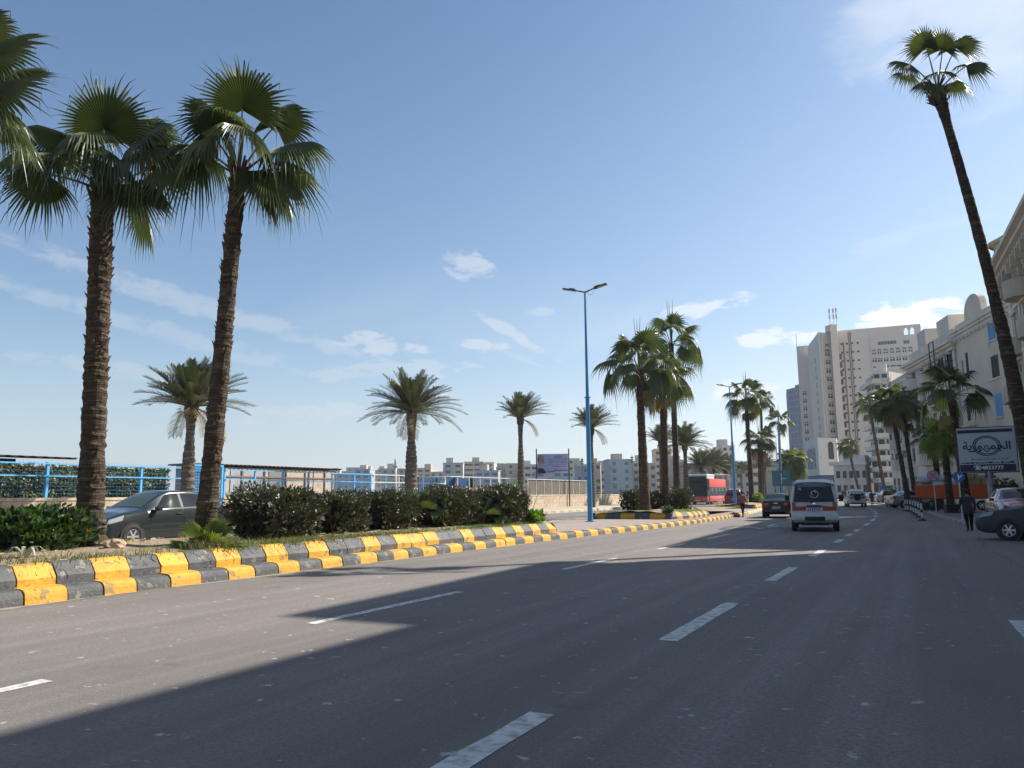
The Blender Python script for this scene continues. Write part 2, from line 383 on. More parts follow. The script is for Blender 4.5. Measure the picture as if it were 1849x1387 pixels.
kerb('kerb', low_near, LOW, 0, 0.60, [M_YEL, M_BLK], 4, s0=1.72, start=1, doubles=0.3, dbl=(29, 38))
kerb('kerb', low_far, LOW, 0, 0.9, [M_FYEL, M_FGRY], 5)
def inset(path, d, y0, y1):
    pts = [(x_on(path, y0), y0)]+[p for p in path if y0 < p[1] < y1]+[(x_on(path, y1), y1)]
    out = []
    for i, p in enumerate(pts):
        a = Vector(pts[max(i-1, 0)]); b = Vector(pts[min(i+1, len(pts)-1)]); t = (b-a).normalized()
        out.append((p[0]-t.y*d, p[1]+t.x*d))
    return out
def planter(front, back_x, y1, tail, seed, blk=0.6, mats=None, near_face=False, soil_col=None):
    """raised bed: painted stones along the road side, across its far end and along its back"""
    mats = mats or [M_YEL, M_BLK]
    e = Vector(front[-1]); b0 = Vector(front[0])
    end = [(e.x, e.y), (e.x-0.35, e.y+0.28), (back_x+0.4, e.y+tail), (back_x, e.y+tail-0.4)]
    kerb('planter_kerb', front, UPP, 0.2, blk, mats, seed, doubles=0.3, dbl=(24, 32))
    kerb('planter_kerb', end+[(back_x, b0.y-0.2)], UPP, 0.2, blk*1.1, mats, seed+1)
    if near_face: kerb('planter_kerb', [(back_x, b0.y-0.05), (b0.x, b0.y-0.05)], UPP, 0.2, 0.8, mats, seed+2, start=1)
    # soil heaped inside
    mb = MB(); nx, ny = 16, max(12, int((e.y-b0.y)/0.5)); v = []
    fr = [Vector(p) for p in front]
    for j in range(ny+1):
        y = b0.y+(e.y-b0.y)*j/ny
        xf = x_on(sorted([tuple(p) for p in front], key=lambda q: q[1]), y)-0.2
        for i in range(nx+1):
            x = xf+(back_x+0.2-xf)*i/nx; t = i/nx
            hgt = 0.47+0.14*math.sin(math.pi*t)+0.035*math.sin(x*3.1+y*1.7)*math.sin(y*2.3-x)+rr_.uniform(-0.015, 0.015)
            v.append((x, y, hgt if 0 < i < nx else 0.47))
    mb.add(v, [(j*(nx+1)+i, j*(nx+1)+i+1, (j+1)*(nx+1)+i+1, (j+1)*(nx+1)+i) for j in range(ny) for i in range(nx)])
    o = mb.build('soil', M_EARTH, smooth=True); return tag(o, kind='structure')
rr_ = random.Random(5)
planter(inset(KL, 0.33, -12, 24.4), -16.3, 24.4, 0.55, 21)
planter([(-11.5, 39.3), (-10.95, 41.2), (-11.1, 45.8)], -15.9, 45.8, 14.0, 31, near_face=True)
mb = MB(); mb.add([(-11.4,45.6,0.5),(-15.7,45.6,0.5),(-15.7,59.6,0.5),(-12.2,59.6,0.5)], [(0,3,2,1)]); tag(mb.build('soil', M_EARTH), kind='structure')
planter([(-12.8, 69.3), (-12.9, 72), (-14.6, 86)], -16.2, 86, 2.0, 41, blk=0.8, near_face=True)
RK = [(0, -0.02), (0.01, 0.09), (0.03, 0.13), (0.2, 0.135), (0.2, 0)]
kerb('kerb', [(x, y) for x, y in KR][::-1], RK, 0, 0.9, [M_CONC, M_FGRY], 8)
PKP = [(0, -0.05), (0.01, 0.18), (0.05, 0.215), (0.3, 0.22), (0.3, 0)]
kerb('kerb', [p for p in PK if p[1] < 150], PKP, 0.14, 0.8, [M_FYEL, M_FGRY], 9)
kerb('kerb', [p for p in ML if p[1] < 150][::-1], [(0, -0.05), (0.01, 0.04), (0.04, 0.065), (0.3, 0.07), (0.3, 0)], 0.14, 0.8, [M_FYEL, M_FGRY], 10)

# lane markings (thin worn paint, 4 mm above the asphalt)
mb = MB()
def dash(x0, y0, x1, y1, w, z=0.004, rag=0.02):
    d = Vector((x1-x0, y1-y0)).normalized(); n = Vector((d.y, -d.x)); k = 10; v = []
    for i in range(k+1):
        t = i/k; c = Vector((x0, y0)).lerp(Vector((x1, y1)), t)
        a, b = rr_.uniform(-rag, rag)*0.5, rr_.uniform(-rag, rag)*0.5
        v += [(c.x-n.x*(w/2+a), c.y-n.y*(w/2+a), z), (c.x+n.x*(w/2+b), c.y+n.y*(w/2+b), z)]
    mb.add(v, [(2*i, 2*i+1, 2*i+3, 2*i+2) for i in range(k)])
RX = lambda y: -2.37-0.0012*max(0, y-38)**2
for a, b in [(-4,-1),(1.9,4.9),(7.8,10.8),(13.75,16.4),(19.4,21.8),(25,26.8),(28.9,30.5),(32.3,34.3),(38.4,41.2),(44.5,48.2),(52,55),(59,62),(66,69),(74,77),(82,85)]:
    dash(RX(a), a, RX(b), b, 0.19)
LX = lambda y: -6.42+0.004*max(0, y-15)-0.0010*max(0, y-42)**2
for a, b in [(-4,-1),(0.8,4.02),(7.1,10.4),(14.3,17.3),(20.5,23.1),(25.9,29),(36.8,38.9),(43.5,46),(50,52.5),(58,61)]:
    dash(LX(a), a, LX(b), b, 0.15)
dash(0.92, 7.4, 0.86, 10.65, 0.2)
for y in range(0, 110, 6):
    x = -20.6-0.0009*max(0, y-45)**2; dash(x, y, x-0.0009*max(0, y-45)*2*3, y+3, 0.12, 0.144)
tag(mb.build('lane_marking', M_LINE), kind='structure')
# dark repair with white brush strokes beside the left lane line
mb = MB(); v = []
for k in range(18):
    w = 2*math.pi*k/18; q = 1+0.12*math.sin(3*w+1); v.append((-6.75+1.25*q*math.cos(w), 34.7+2.6*q*math.sin(w), 0.005))
mb.add(v, [list(range(18))]); tag(mb.build('road_patch', mat('tar_patch', (0.045, 0.045, 0.048), 0.7, col2=(0.07, 0.07, 0.07), nscale=6)), kind='structure')
mb = MB()
for (x0, y0, x1, y1) in ((-7.5,33.9,-6.1,35.4),(-7.1,35.3,-6.0,33.8),(-6.1,35.3,-5.85,36.6),(-7.4,34.9,-6.9,36.1)): dash(x0, y0, x1, y1, 0.2, 0.009, 0.05)
tag(mb.build('road_patch_paint', M_LINE), kind='structure')

# sandy dust gathered at the foot of the kerb, and cracks in the asphalt
M_DUST = mat('road_dust', (0.34, 0.29, 0.23), 0.95, col2=(0.22, 0.19, 0.155), nscale=5, detail=8)
mb = MB(); v = []; n = 260
for i in range(n+1):
    y = 3+54*i/n; x = x_on(KL, y); w = 0.10+0.07*math.sin(y*1.3)+rr_.uniform(-.03, .06); v += [(x-.005, y, 0.0045), (x+max(.03, w), y, 0.0045)]
mb.add(v, [(2*i, 2*i+1, 2*i+3, 2*i+2) for i in range(n)]); tag(mb.build('road_dust', M_DUST), kind='structure')
mb = MB()
def crack(x, y0, y1, w, wob, seed):
    q = random.Random(seed); v = []; n = int((y1-y0)/.18); d = 0
    for i in range(n+1):
        d += q.uniform(-wob, wob); d *= .97; ww = w*q.uniform(.3, 1.3); v += [(x+d-ww/2, y0+(y1-y0)*i/n, .0042), (x+d+ww/2, y0+(y1-y0)*i/n, .0042)]
    mb.add(v, [(2*i, 2*i+1, 2*i+3, 2*i+2) for i in range(n)])
for a in ((1.5, 9, 30, .013, .035, 1), (2.7, 6, 16, .012, .05, 4), (-8.9, 14, 30, .008, .03, 5)): crack(*a)
tag(mb.build('road_crack', mat('crack_tar', (.035, .034, .033), .8)), kind='structure')
# ------------------------------------------------------------------ palms, hedges, plants
L_FAN = leaf_mat('fan_leaf', (0.050, 0.072, 0.026), (0.090, 0.112, 0.044), 0.36, 0.24, 1.2, 0.45, (1.6, 1.65, 0.7))
L_FAN2 = leaf_mat('fan_leaf_bright', (0.080, 0.105, 0.035), (0.125, 0.15, 0.055), 0.4, 0.35, 1.2, 0.5, (1.9, 2.0, 0.5))
L_DRY = leaf_mat('dry_leaf', (0.23, 0.17, 0.085), (0.32, 0.25, 0.13), 0.7, 0.2, 3, 0.2, (1.2, 1.1, 0.8))
L_PET = mat('leaf_stalk', (0.10, 0.115, 0.045), 0.5, col2=(0.16, 0.14, 0.06), nscale=3)
L_DATE = leaf_mat('date_leaf', (0.05, 0.062, 0.034), (0.092, 0.102, 0.056), 0.42, 0.2, 1.5, 0.5, (1.5, 1.5, 0.8))
L_HEDGE = leaf_mat('hedge_leaf', (0.030, 0.040, 0.021), (0.088, 0.088, 0.055), 0.42, 0.14, 6.5, 0.5)
L_HIB = leaf_mat('shrub_leaf', (0.035, 0.075, 0.02), (0.055, 0.105, 0.03), 0.3, 0.25, 3.0, 0.6)
L_LIME = leaf_mat('lime_leaf', (0.10, 0.19, 0.03), (0.16, 0.25, 0.05), 0.4, 0.35, 3.0, 0.5)
L_GRASS = leaf_mat('grass_blade', (0.085, 0.125, 0.035), (0.19, 0.19, 0.075), 0.6, 0.3, 1.5, 0.3, (1.3, 1.3, 0.7))
M_TWIG = mat('twig', (0.075, 0.055, 0.04), 0.9, col2=(0.13, 0.10, 0.07), nscale=6)
M_PETAL = mat('petal', (0.72, 0.04, 0.05), 0.5, col2=(0.55, 0.02, 0.04), nscale=9)
def bark(name, c1, c2, rings=9.0, bump=0.9):
    m = mat(name, c1, 0.92, 0, 0.2, c2, 5.0, (0.3, 0.7), 6); N, L = m.node_tree.nodes, m.node_tree.links; p = N['Principled BSDF']
    tc = N.new('ShaderNodeTexCoord'); mp = N.new('ShaderNodeMapping'); mp.inputs['Scale'].default_value = (1.5, 1.5, rings); L.new(tc.outputs['Object'], mp.inputs[0])
    n = N.new('ShaderNodeTexNoise'); L.new(mp.outputs[0], n.inputs['Vector']); n.inputs['Scale'].default_value = 1.6; n.inputs['Detail'].default_value = 5
    n2 = N.new('ShaderNodeMapRange'); L.new(n.outputs[0], n2.inputs[0]); n2.inputs[1].default_value = 0.5; n2.inputs[2].default_value = 0.72; n2.inputs[4].default_value = 0.8
    src = p.inputs['Base Color'].links[0].from_socket; mx = N.new('ShaderNodeMixRGB'); L.new(n2.outputs[0], mx.inputs[0]); L.new(src, mx.inputs[1])
    mx.inputs[2].default_value = (*[min(1, v*2.3) for v in c2], 1); L.new(mx.outputs[0], p.inputs['Base Color'])
    b = N.new('ShaderNodeBump'); b.inputs['Strength'].default_value = bump; b.inputs['Distance'].default_value = 0.05
    L.new(n.outputs[0], b.inputs['Height']); L.new(b.outputs[0], p.inputs['Normal']); return m
M_BARK = bark('palm_bark', (0.042, 0.032, 0.025), (0.088, 0.066, 0.047), 11, 1.3)
M_BARKD = bark('date_bark', (0.07, 0.058, 0.048), (0.13, 0.11, 0.09), 8)
M_BOOT = mat('leaf_base', (0.065, 0.04, 0.026), 0.9, col2=(0.14, 0.085, 0.05), nscale=7)

VR = Vector((math.cos(R(YAW)), math.sin(R(YAW)), 0))       # to the right as seen along the view, level
VC = Vector((math.sin(R(YAW)), -math.cos(R(YAW)), 0))      # towards the viewer, level
UP = Vector((0, 0, 1))

def fan_leaf(mb, base, hub, axis, rad, rr, nseg=34, droop=0.35, spread=125, stalk=0.016, mi_leaf=0, mi_st=1, fold=0.25, face=None, dry=False):
    base, hub = Vector(base), Vector(hub); a = Vector(axis).normalized()
    side = a.cross(UP)
    side = side.normalized() if side.length > 0.15 else (VR.copy())
    nrm = side.cross(a).normalized()
    if face is not None:                                    # turn the blade so that its upper face looks this way
        f = Vector(face); f = (f-a*f.dot(a))
        if f.length > 0.1: nrm = f.normalized(); side = a.cross(nrm)
    roll = rr.uniform(-0.3, 0.3); q = Quaternion(a, roll); side = q @ side; nrm = q @ nrm
    d = (hub-base); mid = base+d*0.55+UP*d.length*0.10
    pts = []
    for i in range(7):
        t = i/6; pts.append(base*(1-t)**2+mid*2*t*(1-t)+hub*t*t)
    mb.tube(pts, [stalk*(1.5-0.8*i/6) for i in range(7)], 5, mi_st, cap=False)
    th = [R(-spread+2*spread*i/nseg) for i in range(nseg+1)]
    def pt(t, w, lift=0.0, extra=0.0):
        r = rad*t*(0.72+0.28*math.cos(w*0.72))
        p = hub + (a*math.cos(w)+side*math.sin(w))*r
        p = p - nrm*(fold*abs(math.sin(w))*r*0.9) + nrm*lift
        p = p - a*0.0
        sag = droop*rad*(max(0, t-0.30)**1.8)*0.75
        return p-UP*(sag+extra)
    J = (0.012, 0.28, 0.56)                                  # the blade is whole up to here, split beyond
    ring = []
    for w in th: ring.append([pt(t, w) for t in J])
    v = []; f = []
    for i in range(nseg+1):
        for p in ring[i]: v.append(p)
    for i in range(nseg):
        w = (th[i]+th[i+1])/2; l = rad*0.024; r1, r2 = rr.uniform(0.9, 1.1), rr.random()
        hang = rr.random() < 0.30+0.30*droop
        ridge = [pt(J[0], w, l*0.3), pt(J[1], w, l), pt(J[2], w, l*1.4)]
        hw = (th[i+1]-th[i])*0.33; ex = droop*rad*(0.12+0.25*r2)
        w += rr.uniform(-0.02, 0.02)
        o0, o1, om = pt(0.70, w-hw, 0, ex*0.3), pt(0.70, w+hw, 0, ex*0.3), pt(0.70, w, l*1.1, ex*0.25)
        if hang:
            b_ = pt(0.82*r1, w, 0, ex*0.7); s_ = (o1-o0).normalized()*rad*0.009
            q_ = b_-UP*rad*rr.uniform(0.10, 0.22); e0, e1 = b_-s_, b_+s_; tip = q_-UP*rad*rr.uniform(0.05, 0.25)+Vector((rr.uniform(-.04, .04), rr.uniform(-.04, .04), 0))
        else:
            hw2 = hw*0.28; e0, e1 = pt(0.88*r1, w-hw2, 0, ex*0.9), pt(0.88*r1, w+hw2, 0, ex*0.9); tip = pt(1.08*r1, w+rr.uniform(-0.05, 0.05), 0, ex*(1.4+1.1*r2))
        k = len(v); v += ridge+[o0, o1, om, e0, e1, tip]
        A, B = i*3, (i+1)*3
        f += [(A, A+1, k+1, k), (k, k+1, B+1, B), (A+1, A+2, k+2, k+1), (k+1, k+2, B+2, B+1),
              (A+2, k+3, k+5, k+2), (k+2, k+5, k+4, B+2), (k+3, k+6, k+5), (k+5, k+6, k+7), (k+5, k+7, k+4), (k+6, k+8, k+7)]
    mb.add(v, f, mi_leaf)

def fan_crown(rr, n=26, rad=1.05, stalk=1.1, droop=0.4, nseg=30, dead=3, mi=0, low=-35, st=0.016):
    """random crown of fan leaves, leaves from upright to hanging; origin = top of the trunk"""
    mb = MB()
    for i in range(n):
        t = (i+0.5)/n; e = R(82-(82-low)*t**0.85+rr.uniform(-9, 9)); w = i*2.399+rr.uniform(-0.25, 0.25)
        hd = Vector((math.cos(w), math.sin(w), 0)); s = stalk*rr.uniform(0.8, 1.12)*(0.75+0.35*t)
        d = hd*math.cos(e)+UP*math.sin(e); hub = d*s+UP*0.12
        e2 = e-R(14+48*t+rr.uniform(-8, 8)); ax = hd*math.cos(e2)+UP*math.sin(e2)
        fan_leaf(mb, hd*0.06+UP*rr.uniform(-0.1, 0.1), hub, ax, rad*rr.uniform(0.82, 1.12), rr, nseg, droop*rr.uniform(0.7, 1.3)*(0.6+0.7*t), mi_leaf=mi, stalk=st)
    for i in range(dead):
        w = rr.uniform(0, 6.28); hd = Vector((math.cos(w), math.sin(w), 0))
        fan_leaf(mb, hd*0.1-UP*0.2, hd*0.45*stalk-UP*0.75*stalk, hd*0.25-UP, rad*0.8, rr, 18, 0.5, 100, mi_leaf=2, mi_st=2, fold=0.6)
    for i in range(3):                                         # spear leaves still folded
        w = i*2.1+rr.random(); mb.tube([(0, 0, 0), (0.05*math.cos(w), 0.05*math.sin(w), 0.8*stalk), (0.16*math.cos(w), 0.16*math.sin(w), 1.75*stalk)], [0.03, 0.025, 0.004], 5, mi, cap=False)
    return mb
CROWN_MATS = [L_FAN, L_PET, L_DRY]
CROWN_MATS_B = [L_FAN2, L_PET, L_DRY]

def trunk_path(h, lean, bend=0.0, n=40):
    """centre line from the base: lean = (x, y) shift at the top, bend bows it"""
    lx, ly = lean; out = []
    for i in range(n+1):
        t = i/n; s = t+bend*math.sin(math.pi*t); out.append(Vector((lx*s, ly*s, h*t)))
    return out
def palm_trunk(h, lean, r0, r1, rr, bend=0.0, flare=0.5, ringstep=0.16, sides=18, boots=0, boot_from=0.6, rough=0.05, name='trunk', mats=None, parent=None, top_r=None):
    n = max(20, int(h/ringstep)); path = trunk_path(h, lean, bend, n); mb = MB(); base = []
    for i, p in enumerate(path):
        t = i/n; rad = r0+(r1-r0)*min(1, t*1.15)**0.8 + r0*flare*math.exp(-t*h/0.32)
        if top_r and t > 0.93: rad += (top_r-rad)*((t-0.93)/0.07)
        saw = (i % 2)*0.055*rad + rr.uniform(-rough, rough)*rad
        for j in range(sides):
            w = 2*math.pi*j/sides; q = rad+saw+rr.uniform(-rough, rough)*rad*0.7
            mb.v.append((p.x+q*math.cos(w), p.y+q*math.sin(w), p.z+rr.uniform(-0.03, 0.03)*(0 < i < n)))
    for i in range(n):
        for j in range(sides):
            mb.f.append([i*sides+j, i*sides+(j+1) % sides, (i+1)*sides+(j+1) % sides, (i+1)*sides+j]); mb.m.append(0)
    mb.f.append([n*sides+j for j in range(sides)]); mb.m.append(0)
    for k in range(boots):                                     # stubs of old leaf stalks
        t = boot_from+(0.995-boot_from)*rr.random()**0.7; p = path[min(n, int(t*n))]; w = rr.uniform(0, 6.283)
        rad = r0+(r1-r0)*min(1, t*1.15)**0.8; o = Vector((math.cos(w), math.sin(w), 0)); s = Vector((-o.y, o.x, 0))
        sc = rr.uniform(0.6, 1.3)*(0.55+0.6*t); b = p+o*rad*0.85; tp = b+o*rad*0.42*sc+UP*0.17*sc
        mb.add([b-s*0.055*sc, b+s*0.055*sc, b+UP*0.10*sc+s*0.04*sc, b+UP*0.10*sc-s*0.04*sc, tp+s*0.02*sc, tp-s*0.02*sc],
               [(0, 1, 4, 5), (1, 2, 4), (3, 0, 5), (2, 3, 5, 4)], 1)
    o = mb.build(name, mats or [M_BARK, M_BOOT], parent, smooth=False); return o, path[-1]

def at(px, py, z): return on_ground(px, py, z)
def loc3(v): return (v.x*VR)+(v.y*UP)+(v.z*VC)            # (right, up, towards viewer) -> scene

# --- the two big fan palms in the near bed, leaf by leaf, and the one whose fronds reach in from the left
def near_palm(label, base, tp, r0, r1, leaves, fill, seed, boots, bend=0.0, frad=1.0):
    tp = at_depth(tp[0], tp[1], (base-Vector((0, 0, EYE))).dot(CF)); h = tp.z-base.z; lean = (tp.x-base.x, tp.y-base.y)
    rr = random.Random(seed); t = thing('fan_palm', label, 'palm tree', base, 0, 'tall fan palms in the near flower bed')
    tr, top = palm_trunk(h, lean, r0, r1, rr, bend, 0.75, 0.085, 28, boots, 0.28, 0.065, parent=t)
    mb = MB()
    for (hub, ax, rad, dr, face) in leaves:
        fan_leaf(mb, loc3(Vector(hub)).normalized()*0.08, loc3(Vector(hub)), loc3(Vector(ax)), rad, rr, 48, dr*1.15, 118, 0.02, face=loc3(Vector(face)) if face else None)
    for i in range(fill):
        tt = (i+0.5)/fill; e = R(80-105*tt); w = i*2.399+seed; hd = Vector((math.cos(w), math.sin(w), 0)); s = 0.9*rr.uniform(0.8, 1.1)
        e2 = e-R(25+45*tt)
        fan_leaf(mb, hd*0.06, (hd*math.cos(e)+UP*math.sin(e))*s, hd*math.cos(e2)+UP*math.sin(e2), frad*rr.uniform(0.75, 0.95), rr, 36, 0.5, stalk=0.017)
    for i in range(26):                                        # cut stalk bases right under the crown
        w = i*2.399; o = Vector((math.cos(w), math.sin(w), 0)); z0 = -0.35+0.4*rr.random()
        mb.tube([o*r1*0.8+UP*z0, o*r1*1.25+UP*(z0+0.22), o*r1*1.5+UP*(z0+0.34)], [0.035, 0.028, 0.02], 5, 3)
    o = mb.build('crown', [L_FAN, L_PET, L_DRY, M_BOOT], t, False, top); return t
# palm beside the parked car's bonnet (left of the pair)
B1 = Vector((-15.0, 10.05, 0.42)); B2 = Vector((-12.75, 10.95, 0.42)); B0 = Vector((-14.6, 7.1, 0.42))
leaves1 = [
    ((0.12,1.15,0.35), (0.08,1,0.12), 1.25, 0.12, (0,-0.1,1)), ((0.75,0.95,0.2), (0.85,0.6,0.1), 1.15, 0.55, (0,0.8,0.6)),
    ((0.85,0.62,0.45), (0.95,0.05,0.3), 1.1, 0.75, (0,1,0.6)), ((-0.6,1.0,0.3), (-0.85,0.35,0.2), 1.15, 0.65, (0,0.9,0.5)),
    ((-0.8,0.62,0.5), (-0.9,-0.15,0.35), 1.15, 0.75, None), ((-1.02,0.25,0.25), (-0.85,-0.58,0.2), 1.05, 0.25, (0.1,0.2,1)),
    ((0.62,0.05,0.2), (0.72,-0.72,0.1), 1.1, 0.32, (0.6,0.5,0.6)), ((0.05,0.85,0.75), (0.0,-0.35,0.8), 1.0, 0.85, None),
    ((-0.35,1.15,-0.3), (-0.55,0.8,-0.2), 1.1, 0.4, (0,0.2,1)), ((0.5,1.2,-0.3), (0.5,0.85,-0.2), 1.05, 0.3, (0,0.1,1)),
    ((0.42,0.55,0.6), (0.55,-0.5,0.5), 0.95, 0.8, None), ((0.22,0.3,0.3), (0.4,-0.9,0.25), 0.6, 0.6, None), ((0.8,0.7,-0.5), (0.85,0.1,-0.4), 1.0, 0.7, None)]
near_palm('tall fan palm beside the bonnet of the parked grey car, thickest trunk', B1, (186, 345), 0.245, 0.195, leaves1, 3, 3, 190)
leaves2 = [
    ((0.22,1.1,0.55), (0.06,0.95,0.35), 1.12, 0.15, (0.05,-0.3,1)), ((-0.4,0.95,0.1), (-0.5,0.95,0.05), 1.15, 0.45, (0.9,0.2,0.5)),
    ((0.62,1.15,-0.2), (0.55,0.8,-0.1), 1.05, 0.4, (-0.3,0.2,1)), ((0.85,0.55,0.1), (0.98,0.18,0.05), 1.2, 0.62, (0,0.9,0.5)),
    ((0.62,-0.05,0.3), (0.75,-0.72,0.1), 1.1, 0.32, (0.4,0.6,0.6)), ((-0.72,0.30,0.25), (-0.95,-0.10,0.15), 1.2, 0.75, (0,0.9,0.6)),
    ((0.35,0.6,0.75), (0.55,-0.35,0.6), 0.95, 0.8, None), ((-0.25,0.5,0.65), (-0.5,-0.4,0.5), 0.9, 0.8, None),
    ((-0.75,0.6,-0.2), (-0.85,0.2,-0.2), 1.05, 0.7, None), ((0.7,0.35,-0.5), (0.8,-0.15,-0.4), 1.0, 0.6, None), ((0.3,0.0,-0.3), (0.5,-0.8,-0.2), 0.9, 0.5, None)]
near_palm('tall fan palm with slim leaning trunk in front of the parked grey car', B2, (431, 318), 0.20, 0.142, leaves2, 2, 5, 190, 0.02)
leaves0 = [((0.55,0.95,0.2), (0.95,0.30,0.1), 1.15, 0.2, (0,0.5,1)), ((0.75,0.25,0.4), (1,0.10,0.1), 1.2, 0.2, (0,0.5,1)),
           ((0.5,-0.05,0.3), (0.95,-0.12,0.1), 1.0, 0.6, (0,0.9,0.4)), ((0.15,1.35,0.0), (0.6,0.8,0), 1.0, 0.35, (0,0.2,1)), ((0.3,0.1,-0.5), (0.8,-0.35,-0.3), 0.9, 0.7, None), ((-0.7,0.6,0.2), (-0.9,0.1,0.2), 1.1, 0.6, None), ((-0.5,0.1,-0.3), (-0.7,-0.6,-0.2), 1.1, 0.5, None)]
near_palm('fan palm at the near end of the flower bed, only its fronds reaching in', B0, (-75, 205), 0.27, 0.21, leaves0, 1, 9, 80)

# --- fan palms further along, each with its own trunk; crown shapes shared
CROWNS = [fan_crown(random.Random(s), n, 0.92, 1.25, d, 28, dd).mesh('crown', CROWN_MATS) for s, n, d, dd in ((1, 16, 0.6, 2), (2, 14, 0.5, 1), (3, 20, 0.7, 3))]
CROWN_B = fan_crown(random.Random(8), 30, 1.05, 0.95, 0.45, 24, 0, low=-60).mesh('crown', CROWN_MATS_B)
L_FAN3 = leaf_mat('fan_leaf_sunlit', (0.13, 0.19, 0.045), (0.19, 0.25, 0.06), 0.4, 0.42, 1.2, 0.5)  # brighter copy of the fan leaf: sunlight put into the colour
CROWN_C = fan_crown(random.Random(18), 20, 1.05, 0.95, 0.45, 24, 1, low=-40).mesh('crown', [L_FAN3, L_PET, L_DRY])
def fan_palm(label, base, top, r0, r1, k, sc, seed, group, bend=0.0, boots=40, turn=None, crown=None, tilt=(0, 0), flare=0.4):
    rr = random.Random(seed); base = Vector(base); top = Vector(top); h = top.z-base.z
    t = thing('fan_palm', label, 'palm tree', base, 0, group)
    tr, tp = palm_trunk(h, (top.x-base.x, top.y-base.y), r0, r1, rr, bend, flare, 0.2, 14, boots, 0.6, 0.05, parent=t)
    inst('crown', crown or CROWNS[k], t, tp, (tilt[0], tilt[1], seed*1.7 if turn is None else turn), (sc, sc, sc)); return t
def by_pix(bp, zb, tp, dep=None):
    """base from its foot pixel and level; top from its pixel at the same distance"""
    b = at(bp[0], bp[1], zb); 
    if dep: b = at_depth(bp[0], bp[1], dep); b.z = zb
    d = (b-Vector((0, 0, EYE))).dot(CF); return b, at_depth(tp[0], tp[1], d)
ISL = 'fan palms on the second planted island'
for label, bp, zb, tp, dep, r0, r1, k, sc, sd_ in (
    ('fan palm on the second island, front left of three, widest trunk', (1165, 921), 0.5, (1154, 668), 42.5, 0.30, 0.19, 0, 1.34, 2),
    ('shortest fan palm of three on the second island, ragged brown trunk', (1203, 921), 0.5, (1196, 688), 45.5, 0.22, 0.20, 2, 1.15, 5),
    ('tallest fan palm of three on the second island, smooth dark trunk', (1224, 915), 0.5, (1212, 622), 52, 0.24, 0.16, 1, 1.42, 7)):
    b, t = by_pix(bp, zb, tp, dep); fan_palm(label, b, t, r0, r1, k, sc, sd_, ISL, boots=60, flare=0.25)
FAR = 'fan palms on the far islands'
for label, bp, zb, tp, dep, r0, r1, k, sc, sd_ in (
    ('tall fan palm beside the second lamp post on the far island', (1358, 908), 0.5, (1347, 722), 77, 0.27, 0.19, 0, 1.35, 3),
    ('short fan palm behind the tall one on the far island', (1374, 906), 0.4, (1371, 798), 88, 0.26, 0.21, 2, 1.15, 4),
    ('slender fan palm high above the teal sign board', (1411, 900), 0.3, (1406, 764), 118, 0.24, 0.17, 1, 1.35, 6),
    ('fan palm between the tall far palm and the slender one', (1378, 903), 0.3, (1374, 727), 96, 0.2, 0.15, 1, 1.15, 8)):
    b, t = by_pix(bp, zb, tp, dep); fan_palm(label, b, t, r0, r1, k, sc, sd_, FAR, boots=20)
b, t = by_pix((1436, 908), 0.3, (1431, 836), 106)
fan_palm('bushy pale green fan palm beside the teal sign board', b, t, 0.42, 0.36, 0, 1.55, 3, FAR, crown=CROWN_B)
inst('crown', CROWN_B, None, (0, 0, 0)) if False else None
PVT = 'fan palms along the right pavement'
for label, bp, zb, tp, dep, r0, r1, k, sc, sd_, bend, cr in (
    ('large dark fan palm behind the shop billboard, widest crown on the pavement', (1749, 926), 0.12, (1716, 715), 49, 0.28, 0.2, 1, 1.36, 12, 0.03, None),
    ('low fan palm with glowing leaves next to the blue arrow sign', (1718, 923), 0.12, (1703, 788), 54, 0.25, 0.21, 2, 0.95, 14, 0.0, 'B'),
    ('lowest fan palm on the pavement beside the orange trailer', (1698, 917), 0.12, (1686, 795), 60, 0.24, 0.2, 1, 0.95, 15, 0.0, None),
    ('dark slim palm leaning left in front of the grey apartment house', (1655, 914), 0.12, (1630, 742), 70, 0.22, 0.16, 0, 1.22, 17, 0.02, None),
    ('dark palm with the highest crown in the middle of the pavement row', (1643, 916), 0.12, (1609, 730), 66, 0.22, 0.16, 2, 1.25, 18, 0.03, None),
    ('thin leaning palm below the curved balconies', (1601, 902), 0.12, (1570, 733), 130, 0.3, 0.24, 0, 1.6, 19, 0.03, None),
    ('small far palm in front of the low link building', (1556, 903), 0.12, (1532, 808), 150, 0.3, 0.22, 2, 1.35, 20, 0.05, None)):
    b, t = by_pix(bp, zb, tp, dep); fan_palm(label, b, t, r0, r1, k, sc, sd_, PVT, bend, 30, crown=CROWN_C if cr else None)
